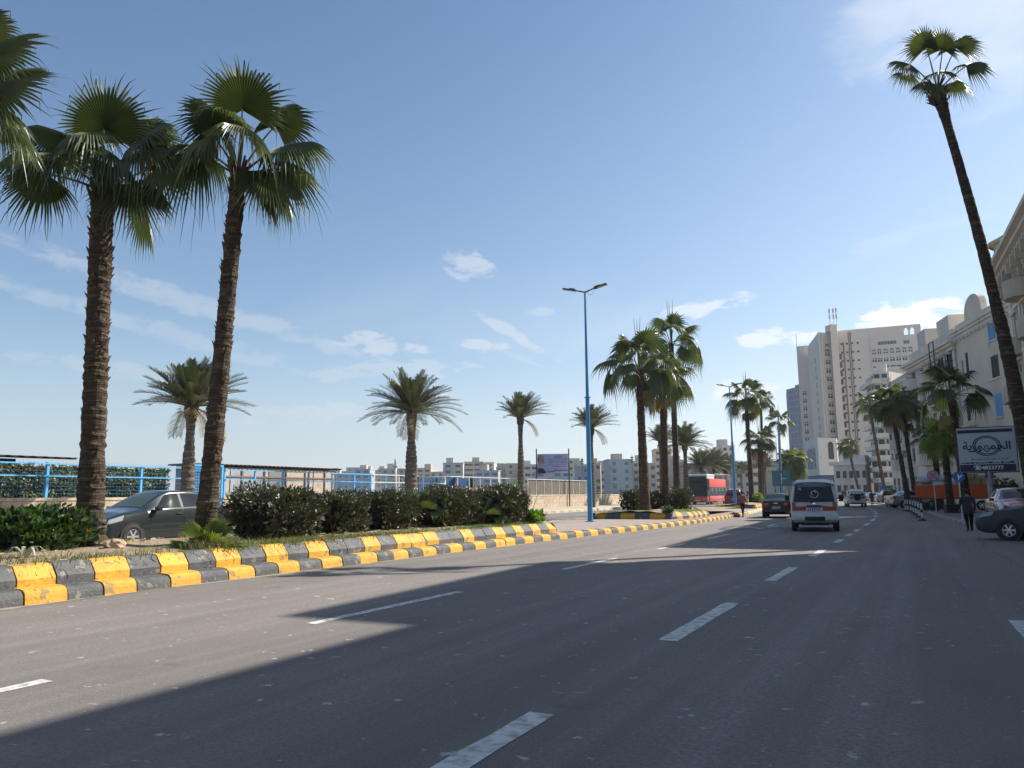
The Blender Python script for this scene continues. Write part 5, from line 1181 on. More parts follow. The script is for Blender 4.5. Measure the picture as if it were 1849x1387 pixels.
# block with stacked curved balconies
c0 = at_depth(1572, 700, 192); c1 = at_depth(1607, 700, 190); lf = at_depth(1552, 700, 206); FH = 2.75; NF = 11
t = thing('apartment_house', 'tall cream block of stacked balconies with a rounded corner', 'building', (c0.x, c0.y, .1), math.atan2((c1-c0).y, (c1-c0).x))
W = (c1-c0).xy.length; HB = at_depth(1572, 672, 192).z
lv = (lf-c0).xy; ca, sa = math.cos(-t.rotation_euler.z), math.sin(-t.rotation_euler.z); lfl = Vector((lv.x*ca-lv.y*sa, lv.x*sa+lv.y*ca))
FH = (HB-4)/(NF-1)
mb = MB(); mb.prism([(.9, 1.3), (W, 1.3), (W+6, 14), (lfl.x+1.5, lfl.y+1.5)], 0, HB); mb.build('wall', ST_BAL, t)
outer = [(W, -.1), (1.6, -.1)]+[(1.3*(1-math.sin(a))-.0, 1.2-1.3*math.cos(a)) for a in [R(15), R(45), R(75)]]+[(lfl.x*.25, lfl.y*.25+.8), (lfl.x, lfl.y)]
for k in range(NF):
    z = 4+k*FH
    if z > HB-1: break
    mb = MB(); inner = [(x+.9, y+1.2) for x, y in outer][::-1]; mb.prism((outer+inner)[::-1], z-.22, z); mb.build('balcony_slab', ST_BAL, t)
    mb = MB(); n = len(outer); mb.add([(x, y, z+.002) for x, y in outer]+[(x, y, z+1.0) for x, y in outer], [(i, i+1, n+i+1, n+i) for i in range(n-1)]); mb.add([(x+.1, y+.14, z+.002) for x, y in outer]+[(x+.1, y+.14, z+1.0) for x, y in outer], [(i, n+i, n+i+1, i+1) for i in range(n-1)])
    mb.add([(x, y, z+1.0) for x, y in outer]+[(x+.1, y+.14, z+1.0) for x, y in outer], [(i, i+1, n+i+1, n+i) for i in range(n-1)]); mb.build('balcony_front', ST_LT if k % 3 else ST_BAL, t)
    for (u, w) in ((W*.35, W*.3), (W*.75, W*.28)): mb = MB(); mb.box(u-w/2, u+w/2, 1.25, 1.28, z+.05, z+FH-.5); mb.build('window', G_DARK, t)
    p, q = Vector((.9, 1.3)), Vector((lfl.x+1.5, lfl.y+1.5))
    for a, b in ((.1, .3), (.4, .6), (.7, .9)):
        A, B = p.lerp(q, a), p.lerp(q, b); d = (B-A).normalized(); nn = Vector((d.y, -d.x))*-.03
        if nn.x > 0: nn = -nn
        mb = MB(); mb.add([(A.x+nn.x, A.y+nn.y, z+.05), (B.x+nn.x, B.y+nn.y, z+.05), (B.x+nn.x, B.y+nn.y, z+FH-.5), (A.x+nn.x, A.y+nn.y, z+FH-.5)], [(0, 1, 2, 3), (3, 2, 1, 0)]); mb.build('window', G_DARK, t)
mb = MB(); mb.box(1.5, W-.5, 3, 9, HB, HB+2.6); mb.build('roof_room', ST_BAL, t)
# ------------------------------------------------------------------ big hotel
def gpt(px, dep, py=612): p = at_depth(px, py, dep); return Vector((p.x, p.y))
def zt(px, py, dep): return at_depth(px, py, dep).z
hb = gpt(1478, 258); t = thing('hotel', 'huge beige hotel slab with window columns and a roof mast', 'building', (hb.x, hb.y, 0)); HO = hb
Ht = zt(1478, 600, 258); Hm = Ht-2.6
loc2 = lambda px, dep: gpt(px, dep)-HO
pa, pb, pc, pd = loc2(1457, 284), loc2(1478, 258), loc2(1513, 260), loc2(1664, 250)
back = Vector((px_dir(1560, 890).x, px_dir(1560, 890).y)).normalized()
mb = MB(); mb.prism([pb, pc, pd, pd+back*35, pa+back*25, pa], 0, Hm); mb.build('wall', ST_HOT, t)
wl, wr = loc2(1437, 288), loc2(1457.5, 286); Hl = zt(1440, 626, 288)
mb = MB(); mb.prism([wl, wr, wr+back*18, wl+back*18], 0, Hl); mb.build('side_wing', ST_HOT, t)
def parapet_wall(a, b, z0, z1, th=.5, holes=()):
    mb = MB(); d = (b-a).normalized(); n = Vector((-d.y, d.x)); L_ = (b-a).length; u = 0; st = .25
    segs = []
    while u < L_-.01:
        e = min(L_, u+st); m_ = (u+e)/2; lo = z0
        for (h0, h1, zb, zr) in holes:
            if h0 < m_ < h1: q = (m_-h0)/(h1-h0)*2-1; lo = zb+zr*math.sqrt(max(0, 1-q*q)); segs.append((u, e, z0, z0+.25))
        segs.append((u, e, lo, z1)); u = e
    for (u, e, lo, hi) in segs:
        A, B = a+d*u, a+d*e; mb.prism([A, B, B+n*th, A+n*th], lo, hi)
    return mb
parapet_wall(pa, pb, Hm, Ht).build('parapet', ST_HOT, t); parapet_wall(pb, pc, Hm+.001, Ht+.002).build('parapet', ST_HOT, t)
L_ = (pd-pc).length; f = lambda px: L_*(px-1513)/(1664-1513)
parapet_wall(pc, pd, Hm+.002, Ht+.9, .5, [(f(1634), f(1642), Hm+.9, 1.7), (f(1645), f(1653), Hm+.9, 1.7)]).build('parapet', ST_HOT, t)
s0, s1 = loc2(1500.5, 255.5), loc2(1513, 256.5); zs = zt(1507, 585, 256)
mb = MB(); mb.prism([s0, s1, s1+back*9, s0+back*9], 0, zs); mb.prism([loc2(1491, 258.5), s0, s0+back*8, loc2(1491, 258.5)+back*8], Ht+.003, zt(1491, 597, 258)+1.6); mb.build('lift_tower', ST_HOT, t)
mb = MB()
for k in (-1.1, .1, 1.0):
    c = (s0+s1)/2+back*3+Vector((k, 0)); mb.tube([(c.x, c.y, zs), (c.x, c.y, zs+6.2)], .10, 6)
    for z in (2.5, 4.6): mb.box(c.x-.28, c.x+.28, c.y-.2, c.y+.2, zs+z, zs+z+1.5)
mb.build('roof_mast', M_WHITEMETAL, t)
mb = MB(); c = wl+back*2; mb.tube([(c.x, c.y, Hl), (c.x, c.y, Hl+5)], .08, 5); mb.build('rod', M_DARKMETAL, t)
def hotel_window(a, b, u, z, w, h, m_=G_DARK, name='window', frame=True, arch=False):
    d = (b-a).normalized(); ang = math.atan2(d.y, d.x); p = a+d*u; key = ('hot', name, round(w, 1), round(h, 1), m_.name, arch)
    if key not in WM:
        mb = MB(); mb.box(-w/2, w/2, -.06, .05, -h/2, h/2, 0)
        if arch: mb.prism([(w/2*math.cos(x), 0) for x in (0,)]+[], 0, 0) if False else mb.add([(w/2*math.cos(x), -.06, h/2+w*.38*math.sin(x)) for x in [math.pi*i/8 for i in range(9)]], [list(range(9))[::-1]], 0)
        if frame:
            for x in (-w/2, 0, w/2): mb.box(x-.09, x+.09, -.12, -.062, -h/2-.1, h/2+.1, 1)
            for zz in (-h/2, h*.15, h/2): mb.box(-w/2, w/2, -.115, -.063, zz-.09, zz+.09, 1)
        WM[key] = mb.mesh(name, [m_, ST_LT])
    return inst(name, WM[key], t, (p.x, p.y, z), (0, 0, ang))
fh = 3.0
for k in range(15):
    z = zt(1492, 640, 259)-k*2.86
    hotel_window(pb, pc, (pc-pb).length*.40, z, 2.0, 1.6, arch=(k == 0))
    if k < 14: hotel_window(pa, pb, (pb-pa).length*.62, z-.8, 2.4, 1.6)
    if 2 < k: hotel_window(wl, wr, (wr-wl).length*.45, z-1.0, 1.5, 1.7)
for k in range(13): hotel_window(pc, pd, f(1514.5), zt(1513, 645, 260)-k*2.86, 1.0, 1.9, frame=False)
for k in range(3): hotel_window(pb, pc, (pc-pb).length*.33+k*.55, zt(1492, 624, 259), .3, 1.1, frame=False, name='slit')
for k in range(12):
    for px in (1519, 1529, 1539, 1549):
        if px > 1545 and k > 4: continue
        hotel_window(pc, pd, f(px), zt(1530, 621, 259)-k*2.93, .62, .62, name='vent', frame=False)  # small square windows of the blind wall
rw = f(1573)
for k, px in enumerate((1578, 1587.5, 1598.5, 1610, 1621, 1632, 1643)):
    hotel_window(pc, pd, f(px), zt(1600, 635, 253), 1.35, 1.2, arch=True); hotel_window(pc, pd, f(px), zt(1600, 649, 253), 1.5, 1.5); hotel_window(pc, pd, f(px), zt(1600, 661.5, 253), 1.5, .4, frame=False, name='slit')
for k in range(13): hotel_window(pc, pd, f(1587+k*2.6), zt(1600, 618, 253), .26, 1.15, frame=False, name='slit')
for k in range(4): hotel_window(pc, pd, f(1633+k*2.8), zt(1630, 618, 252), .26, 1.15, frame=False, name='slit')
dd = (pd-pc).normalized(); nn = Vector((dd.y, -dd.x))
mb = MB()                                                                # raised frame round the arched storeys
for a, b, z0, z1 in ((1572.4, 1573.6, 601, 668), (1574, 1663, 665, 669)):
    A, B = pc+dd*f(a), pc+dd*f(b); mb.prism([A+nn*.4, B+nn*.4, B-nn*.0, A-nn*.0], zt(1600, z1, 254), zt(1600, z0, 254))
for px in (1582.5, 1593, 1604, 1615.5, 1626.5, 1637.5):
    A, B = pc+dd*f(px), pc+dd*f(px+.8); mb.prism([A+nn*.25, B+nn*.25, B, A], zt(1600, 655, 254), zt(1600, 629, 254))
mb.build('pilaster', ST_LT, t)
M_PIPE = mat('drain_pipe', (.24, .20, .18), .8, col2=(.16, .13, .12), nscale=2)
for px in (1522.5, 1533, 1536.5):
    A = pc+dd*f(px)+nn*.15; mb = MB(); mb.tube([(A.x, A.y, 2), (A.x, A.y, zt(px, 600 if px > 1530 else 618, 259))], .14 if px != 1522.5 else .2, 6); mb.build('drain_pipe', M_PIPE, t)
for px in (1481, 1498.5):                                                # vertical ribs of the near face
    u = (pc-pb).length*(px-1478)/35; d2 = (pc-pb).normalized(); n2 = Vector((d2.y, -d2.x)); A = pb+d2*u; mb = MB(); mb.prism([A+n2*.5, A+d2*.5+n2*.5, A+d2*.5, A], 0, Ht-.01); mb.build('rib', ST_HOT, t)
# pale annex with the wavy lattice
a0, a1, a2 = gpt(1456, 236, 830), gpt(1478.5, 222, 830), gpt(1513, 224, 830); t = thing('annex', 'pale annex with a wavy dark lattice in front of the hotel', 'building', (a1.x, a1.y, 0)); q0, q1, q2 = a0-a1, Vector((0, 0)), a2-a1
HA = zt(1478, 790, 222); zl = zt(1478, 858, 222); ST_PAL = stucco('pale_stone', (.62, .60, .57), .88, .1)
mb = MB(); mb.prism([q1, q2, q2+back*16, q0+back*8, q0], zl, HA); mb.build('wall', ST_PAL, t)
mb = MB(); i_ = lambda p: p*.96+back*1.2; mb.prism([i_(q1), i_(q2), q2+back*14, q0+back*6, i_(q0)], 0, zl-.003); mb.build('ground_floor', G_BLUE, t)
d = (q1-q0).normalized(); n2 = Vector((d.y, -d.x)); Lq = (q1-q0).length; zb, ztp = zl+1.6, HA-2.2
mb = MB(); A, B = q0+d*Lq*.13, q0+d*Lq*.82; mb.prism([A+n2*.06, B+n2*.06, B-n2*.1, A-n2*.1], zb, ztp); mb.build('lattice_screen', mat('lattice_pale', (.55, .56, .58), .8), t)
for k in range(6):
    c = q0+d*Lq*(.18+.115*k); mb = MB(); v = []; N_ = 26; tp = ztp-.15-(.4 if k in (0, 5) else 0)
    for j in range(N_+1):
        z = zb+.3+(tp-zb-.3)*j/N_; wv = .18*math.sin(j*.95+k); wd = .42*min(1, (N_-j)/3+.08)
        for s in (-1, 1): p = c+d*(wv+s*wd)+n2*.09; v.append((p.x, p.y, z))
    mb.add(v, [(2*j, 2*j+1, 2*j+3, 2*j+2) for j in range(N_)]); mb.build('lattice_slot', mat('lattice_dark', (.015, .02, .035), .7, spec=.1), t)
d = (q2-q1).normalized(); n2 = Vector((d.y, -d.x)); c = q1+d*(q2-q1).length*.66+n2*.05; mb = MB(); w = .95; z0, z1 = zt(1500, 829, 223), zt(1500, 803, 223)
pts = [(-w, z0), (w, z0)]+[(w*math.cos(x), z1+w*math.sin(x)) for x in [math.pi*i/10 for i in range(11)]]; mb.add([(c.x+d.x*x, c.y+d.y*x, z) for x, z in pts], [list(range(len(pts)))]); mb.build('window', G_DARK, t)
# low link building
b0, b1 = gpt(1505, 200, 840), gpt(1562, 196, 840); t = thing('link_building', 'low stone building with a pale roof band right of the annex', 'building', (b0.x, b0.y, 0), math.atan2((b1-b0).y, (b1-b0).x)); W = (b1-b0).length
H1, H2 = zt(1530, 840, 198), zt(1530, 822, 198); mb = MB(); mb.box(0, W, 0, 9, 0, H1); mb.build('wall', ST_GRY, t); mb = MB(); mb.box(-1.0, W+.3, -.8, 9, H1+.002, H1+.9); mb.box(W*.3, W, .6, 8, H1+.903, H2); mb.build('roof_band', ST_PAL, t)
for k in range(5):
    for z in (H1*.72, H1*.3): mb = MB(); mb.box(-.45, .45, -.03, .02, -.9, .9); mb.build('window', G_DARK, t, loc=(1.0+k*1.55, 0, z))
# blue glass tower
g0, g1 = gpt(1420, 430, 710), gpt(1446, 415, 710); t = thing('office_tower', 'distant blue glass office tower behind the hotel', 'building', (g0.x, g0.y, 0), math.atan2((g1-g0).y, (g1-g0).x)); W = (g1-g0).length; HG = zt(1430, 700, 422)
mb = MB(); mb.box(0, W, 0, 18, 0, HG); mb.build('wall', G_BLUE, t); mb = MB()
for k in range(1, 17): mb.box(-.1, W+.1, -.12, -.003, HG*k/17-.18, HG*k/17+.18)
for k in range(1, 6): mb.box(W*k/6-.12, W*k/6+.12, -.10, -.004, 0, HG)
mb.build('mullion', mat('tower_mullion', (.06, .11, .2), .5), t); mb = MB(); mb.box(W*.4, W*.95, 2, 10, HG+.01, HG+1.6); mb.build('roof_room', G_BLUE, t); mb = MB(); mb.box(-1.4, -.01, .5, 17, 0, HG-1.5); mb.build('side_wall', ST_GRY, t)
# ------------------------------------------------------------------ vehicles
def paint(name, c, rough=.25, metal=.0, coat=.6, dirt=.0): return mat(name, c, rough, metal, .5, tuple(v*.85+.006 for v in c), 1.2, (.4, .7), 4, coat=coat)
M_TYRE = mat('tyre_rubber', (.018, .018, .018), .85, col2=(.035, .033, .03), nscale=8); M_RIM = mat('alloy_rim', (.55, .56, .57), .3, .6); M_BLKP = mat('black_plastic', (.02, .02, .022), .55)
M_CARGL = mat('car_glass', (.010, .013, .017), .06, spec=.35); M_SCREEN = mat('car_screen', (.06, .085, .07), .08, spec=.5); M_REDL = mat('tail_light_red', (.30, .012, .012), .18, coat=.5); M_CLEARL = mat('head_light_clear', (.26, .28, .30), .15, coat=.5)
M_PLATE = mat('number_plate', (.55, .56, .55), .5); M_CHROME = mat('chrome', (.7, .7, .72), .12, 1.0); M_AMBER = mat('amber_light', (.5, .18, .02), .2)
def catmull(p0, p1, p2, p3, t): return [0.5*((2*b)+(-a+c)*t+(2*a-5*b+4*c-d)*t*t+(-a+3*b-3*c+d)*t**3) for a, b, c, d in zip(p0, p1, p2, p3)]
class Shell:
    """car body lofted along x; rows: x, bottom z, half width, belt z, belt half width, top z, top half width"""
    def __init__(s, rows, warp=None): s.rows = sorted(rows, key=lambda r: r[0]); s.warp = warp or (lambda p: p)
    def params(s, x):
        r = s.rows; i = 0
        while i < len(r)-2 and x > r[i+1][0]: i += 1
        a, b = r[i], r[i+1]; t = min(1, max(0, (x-a[0])/(b[0]-a[0]))); pm = r[max(0, i-1)]; pn = r[min(len(r)-1, i+2)]
        c = catmull(pm, a, b, pn, t); l = [u+(v-u)*t for u, v in zip(a, b)]; return [x]+[.5*p+.5*q for p, q in zip(c[1:], l[1:])]
    def sec(s, x):
        _, zb, w, zt, wb, zp, wt = s.params(x)
        return [(0, zb), (w*.86, zb), (w*.97, zb+.09), (w, zb+(zt-zb)*.45), (w*.995, zb+(zt-zb)*.8), (wb, zt), (wt+(wb-wt)*.45, zt+(zp-zt)*.52), (wt, zp-(zp-zt)*.09), (wt*.80, zp-.012), (wt*.4, zp+.008), (0, zp+.012)]
    def pt(s, x, v, off=0.0, side=1):
        def q(x_, v_):
            c = s.sec(x_); i = min(len(c)-2, max(0, int(v_))); f = v_-i; return s.warp(Vector((x_, (c[i][0]+(c[i+1][0]-c[i][0])*f), c[i][1]+(c[i+1][1]-c[i][1])*f)))
        p = q(x, v)
        if off:
            e = .02; dx = q(x+e, v)-q(x-e, v); dv = q(x, min(9.99, v+.05))-q(x, max(.01, v-.05)); n = dv.cross(dx)
            if n.length > 1e-9: p = p+n.normalized()*off*(1 if n.normalized().dot(Vector((0, p.y+1e-3, p.z-.7))) > 0 else -1)
        return Vector((p.x, p.y*side, p.z))
    def body(s, name, m, parent, n=56):
        mb = MB(); x0, x1 = s.rows[0][0], s.rows[-1][0]; xs = [x0+(x1-x0)*i/n for i in range(n+1)]; k = 11; L_ = 2*k-2
        for x in xs:
            c = [s.pt(x, v) for v in range(k)]; ring = c+[Vector((p.x, -p.y, p.z)) for p in c[k-2:0:-1]]; mb.v += [tuple(p) for p in ring]
        for i in range(n):
            for j in range(L_): mb.f.append([i*L_+j, (i+1)*L_+j, (i+1)*L_+(j+1) % L_, i*L_+(j+1) % L_]); mb.m.append(0)
        mb.f.append([j for j in range(L_)]); mb.m.append(0); mb.f.append([n*L_+j for j in range(L_)][::-1]); mb.m.append(0)
        o = mb.build(name, m, parent); autosmooth(o, 38); return o
    def patch(s, name, m, parent, xa, xb, v0, v1, side=1, off=.007, nu=10, nv=5, both=False):
        """xa, xb: x limits given at the lower and the upper edge"""
        mb = MB()
        for sd_ in ((1, -1) if both else (side,)):
            b = len(mb.v)
            for j in range(nv+1):
                f = j/nv; a0 = xa[0]+(xa[1]-xa[0])*f; b0 = xb[0]+(xb[1]-xb[0])*f
                for i in range(nu+1): mb.v.append(tuple(s.pt(a0+(b0-a0)*i/nu, v0+(v1-v0)*f, off, sd_)))
            for j in range(nv):
                for i in range(nu):
                    q = [b+j*(nu+1)+i, b+j*(nu+1)+i+1, b+(j+1)*(nu+1)+i+1, b+(j+1)*(nu+1)+i]; mb.f.append(q if sd_ < 0 else q[::-1]); mb.m.append(0)
        return mb.build(name, m, parent, True)
WHEELS = {}
def wheel(parent, x, y, r, side, wd=.19, steel=False):
    key = (r, wd, steel)
    if key not in WHEELS:
        mb = MB(); mb.lathe([(r*.62, -wd/2+.02), (r*.9, -wd/2), (r, -wd/2+.035), (r, wd/2-.035), (r*.9, wd/2), (r*.64, wd/2-.02), (r*.60, wd/2-.05), (r*.60, -wd/2+.05), (r*.62, -wd/2+.02)], axis='y', n=28); ty = mb.mesh('wheel', M_TYRE, True)
        mb = MB(); mb.lathe([(.001, wd*.22), (r*.60, wd*.12), (r*.61, wd*.42), (r*.57, wd*.44), (r*.54, wd*.26)], axis='y', n=24, mi=1); mb.lathe([(.001, wd*.46), (r*.15, wd*.45), (r*.17, wd*.36)], axis='y', n=14)
        for k in range(6):
            a = 2*math.pi*k/6; d = Vector((math.cos(a), 0, math.sin(a))); t = Vector((-d.z, 0, d.x)); mb.obox(d*r*.34+Vector((0, wd*.36, 0)), d*r*.23, t*r*(.075 if not steel else .13), (0, wd*.06, 0))
        mb.lathe([(r*.54, wd*.40), (r*.60, wd*.44), (r*.61, wd*.36)], axis='y', n=24); WHEELS[key] = (ty, mb.mesh('rim', [M_RIM, M_BLKP]))
    ty, rm = WHEELS[key]; w = inst('wheel', ty, parent, (x, y, r), (0, 0, 0 if side > 0 else math.pi)); inst('rim', rm, w); return w
def arch(parent, x, y, r, side):
    mb = MB(); mb.tube([(x, y-.16*side, r), (x, y+.006*side, r)], [r*1.17, r*1.15], 24); return mb.build('wheel_arch', M_BLKP, parent)
def box_part(name, m, parent, x0, x1, y0, y1, z0, z1, b=.01, rot=(0, 0, 0), loc=(0, 0, 0)): mb = MB(); mb.bbox(x0, x1, y0, y1, z0, z1, b); o = mb.build(name, m, parent, loc=loc, rot=rot); autosmooth(o, 40); return o
def plate(parent, x, z, face, y=0, w=.46, h=.16, digits='\u0661\u0662\u0663'):
    p = box_part('number_plate', M_PLATE, parent, -.006, .006, -w/2, w/2, -h/2, h/2, .003, loc=(x, y, z)); mb = MB(); mb.box(*( (-.0085, -.0065) if face < 0 else (.0065, .0085)), -w/2+.02, w/2-.02, h*.18, h*.42); mb.build('plate_band', M_REDP if False else mat('plate_band', (.25, .12, .25), .5), p)
    mb = MB(); rr = random.Random(int(abs(x)*100))
    for k in range(6): yy = -w*.38+k*w*.15; mb.box(*((-.0085, -.0065) if face < 0 else (.0065, .0085)), yy, yy+w*.08, -h*.36, h*.08)
    mb.build('plate_print', M_NAVY, p); return p
SEDAN = [(-2.15,.34,.70,.86,.66,.90,.58),(-2.05,.26,.80,.95,.76,1.00,.66),(-1.75,.24,.835,.99,.80,1.05,.66),(-1.55,.2,.84,1.0,.80,1.10,.62),(-1.0,.19,.845,.985,.81,1.40,.56),(-.5,.18,.845,.97,.81,1.465,.57),(.05,.18,.845,.955,.81,1.45,.57),(.35,.18,.845,.945,.81,1.34,.57),(.95,.19,.84,.92,.80,1.01,.66),(1.5,.2,.835,.84,.79,.91,.68),(1.95,.22,.79,.72,.73,.76,.62),(2.13,.28,.66,.60,.60,.63,.5)]
SALOON = [(-2.22,.36,.74,.93,.70,.97,.64),(-2.12,.27,.82,1.01,.79,1.05,.70),(-1.8,.25,.85,1.03,.82,1.075,.70),(-1.5,.2,.855,1.02,.82,1.12,.64),(-.95,.19,.86,1.0,.82,1.42,.57),(-.4,.18,.86,.98,.82,1.475,.57),(.1,.18,.86,.965,.82,1.45,.57),(.4,.18,.86,.955,.82,1.34,.58),(1.0,.19,.855,.93,.81,1.0,.68),(1.6,.2,.85,.86,.80,.92,.70),(2.05,.22,.80,.76,.74,.80,.64),(2.25,.3,.68,.64,.62,.67,.52)]
SUVR = [(-2.15,.42,.80,1.12,.78,1.62,.56),(-2.05,.34,.87,1.14,.85,1.72,.60),(-1.2,.28,.89,1.12,.86,1.80,.62),(-.2,.27,.89,1.09,.86,1.80,.62),(.35,.27,.89,1.07,.86,1.66,.61),(1.0,.28,.88,1.04,.85,1.14,.72),(1.7,.3,.87,.98,.83,1.05,.73),(2.05,.34,.83,.88,.79,.93,.68),(2.2,.4,.74,.74,.68,.77,.56)]
VAN = [(-2.35,.42,.80,1.10,.81,1.90,.70),(-2.25,.34,.845,1.10,.845,1.955,.715),(-1.4,.28,.85,1.09,.85,1.985,.72),(.6,.27,.85,1.08,.85,1.985,.72),(1.2,.27,.85,1.07,.85,1.93,.71),(1.75,.28,.84,1.04,.83,1.42,.74),(2.15,.3,.81,.98,.80,1.10,.74),(2.3,.36,.74,.82,.72,.90,.64)]
def car(label, rows, m, loc, rotz, r=.31, wb=(-1.27, 1.30), cat='car', group=None, name='parked_car', lights=True, screen=M_CARGL, glass=M_CARGL, scale=1.0):
    t = thing(name, label, cat, loc, rotz, group); s = Shell(rows); t.scale = (scale,)*3; s.body('body', m, t); tall = rows is SUVR
    x0, x1 = s.rows[0][0], s.rows[-1][0]
    rs = (-1.58, -1.08) if not tall else (-2.12, -2.0); fs = (.88, .28) if not tall else (.95, .42)
    if not tall: s.patch('rear_window', glass, t, (rs[0], rs[0]), (rs[1], rs[1]), 8.0, 10.0, both=True, off=.006)
    s.patch('windscreen', screen, t, (fs[1], fs[1]), (fs[0], fs[0]), 7.75, 10.0, both=True, off=.006)
    for sd_ in (1, -1): s.patch('door_pillar', M_BLKP, t, (-.30, -.30), (-.18, -.18), 5.22, 6.85, sd_, off=.006, nu=3)
    a = (-1.42, -.98) if not tall else (-1.95, -1.85)
    for sd_ in (1, -1):
        s.patch('side_window', glass, t, (a[0], a[1]), (-.28, -.28), 5.22, 6.85, sd_); s.patch('side_window', glass, t, (-.20, -.20), (.66, .22), 5.22, 6.85, sd_)
        dr = s.patch('door', m, t, (-.24, -.24), (.80, .80), 2.3, 5.05, sd_, off=.005); s.patch('door', m, t, (-1.02, -1.15), (-.27, -.27), 2.3, 5.05, sd_, off=.005)
        p = s.pt(-.12, 4.3, .02, sd_); box_part('handle', M_BLKP, dr, -.09, .09, -.015, .015, -.015, .015, .006, loc=p)
        for x in wb: arch(t, x, sd_*(s.params(x)[2]*.992), r, sd_); wheel(t, x, sd_*(s.params(x)[2]-.075), r, sd_)
        p = s.pt(.62, 5.2, .0, sd_); mi_ = box_part('mirror', m, t, -.05, .07, -.09, .09, -.055, .065, .03, loc=p+Vector((0, .13*sd_, .03)))
        s.patch('headlight', M_CLEARL, t, (x1-.52, x1-.60), (x1-.12, x1-.22), 4.2, 5.3, sd_, off=.008); s.patch('tail_light', M_REDL, t, (x0+.04, x0+.03), (x0+.24, x0+.2), 3.7, 5.0, sd_, off=.008)
        zt = s.params(x0)[3]; box_part('tail_light', M_REDL, t, x0-.02, x0+.03, *sorted((sd_*.42, sd_*.70)), zt-.24, zt-.03, .012)
    mb = MB(); mb.box(x0-.015, x0+.02, -.55, .55, .40, .47); mb.build('bumper_trim', M_BLKP, t); plate(t, x0-.015, .62 if not tall else .8, -1)
    mb = MB(); mb.box(x1-.03, x1+.012, -.42, .42, .36, .5); mb.build('grille', M_BLKP, t); plate(t, x1+.012, .42, 1)
    if tall: p = s.pt(-2.1, 6, 0); mb = MB(); mb.add([(-2.17, -.66, 1.18), (-2.17, .66, 1.18), (-2.13, .52, 1.56), (-2.13, -.52, 1.56)], [(0, 1, 2, 3), (3, 2, 1, 0)]); mb.build('rear_window', glass, t)
    return t, s
ROADH = R(90)                                     # heading along the road (+Y)
GREYP = paint('dark_grey_metallic', (.026, .034, .036), .25, .3); BLACKP = paint('black_car_paint', (.005, .006, .008), .3, coat=0); WHITEP = paint('white_van_paint', (.56, .58, .60), .4, 0, .25)
MAROON = paint('maroon_paint', (.13, .012, .016), .25); SILVER = paint('silver_paint', (.40, .41, .42), .3, .5); BLUEGP = paint('blue_grey_paint', (.10, .13, .17), .3, .3); REDP = paint('bus_red', (.55, .035, .03), .35)
car('dark grey small sedan parked behind the two big palms, facing left', SEDAN, GREYP, (-19.75, 15.15, .14), -ROADH+R(3), screen=M_SCREEN, scale=1.07)
t, s = car('black sedan driving away beside the white van', SALOON, BLACKP, (-8.0, 50.9, 0), ROADH+R(5), name='car', screen=M_CARGL, glass=mat('bright_glass', (.02, .03, .035), .05, spec=.7)); mb = MB(); mb.box(-2.245, -2.225, -.12, .12, .87, .90); mb.build('chrome_strip', M_CHROME, t)
car('maroon sport utility car waiting behind the second lamp post', SUVR, MAROON, (-16.3, 78.5, .16), ROADH+R(4), .34, name='car')
# dusty dark car in the parking bay and the maroon car beyond it
DUSTY = mat('dusty_dark_paint', (.035, .040, .046), .55, 0, .35, (.065, .068, .07), 2.0, (.35, .7), 6)
car('dusty dark car parked with its nose to the road at the right edge', SALOON, DUSTY, (3.72, 27.75, 0), R(158), name='parked_car', screen=mat('dusty_screen', (.03, .04, .045), .3, spec=.4))
car('maroon car with pale front parked beyond the covered car', SALOON, MAROON, (3.3, 37.0, .13), ROADH+R(184), name='parked_car')
# white van
t = thing('van', 'dirty white minibus driving away in the middle lane', 'van', (-3.95, 34.0, 0), ROADH+R(6.5)); tilt = lambda z: max(0, z-1.05)*.16
s = Shell(VAN, lambda p: Vector((p.x+(tilt(p.z)*max(0, min(1, (-1.9-p.x)/.45))), p.y, p.z))); s.body('body', WHITEP, t, 60)
RX_ = lambda z: -2.35+tilt(z)
def rear_poly(name, m, pts, off, parent=None):
    mb = MB(); n = len(pts); mb.add([(RX_(z)-off, y, z) for y, z in pts], [list(range(n))]); mb.add([(RX_(z)-off+.02, y, z) for y, z in pts], [list(range(n))[::-1]]); 
    mb.f += [[i, (i+1) % n, n+(i+1) % n, n+i] for i in range(n)]; mb.m += [0]*n; return mb.build(name, m, parent or t)
rw_ = rear_poly('rear_window', mat('tinted_glass', (.012, .018, .03), .1, spec=.25), [(-.74, 1.13), (.74, 1.13), (.64, 1.74), (.58, 1.79), (-.58, 1.79), (-.64, 1.74)], .022)
bar = rear_poly('window_tint_band', mat('tint_band', (.10, .16, .22), .15), [(-.60, 1.70), (.60, 1.70), (.575, 1.785), (-.575, 1.785)], .026)
mb = MB()                                                                   # white swirl sticker
for (c0, r0, a0, a1) in (((0.02, 1.42), .14, 200, 400), ((0.0, 1.46), .07, 20, 250), ((.05, 1.52), .05, -60, 120)):
    pts = [(c0[0]+r0*1.1*math.cos(R(a0+(a1-a0)*i/14)), c0[1]+r0*math.sin(R(a0+(a1-a0)*i/14))) for i in range(15)]; mb.tube([(RX_(z)-.031, -y, z) for y, z in pts], .011, 5)
mb.build('sticker', M_WHITEP, rw_)
rear_poly('sticker', mat('grey_sticker', (.3, .32, .35), .5), [(.42, 1.55), (.56, 1.6), (.5, 1.69), (.44, 1.67)], .029, rw_)
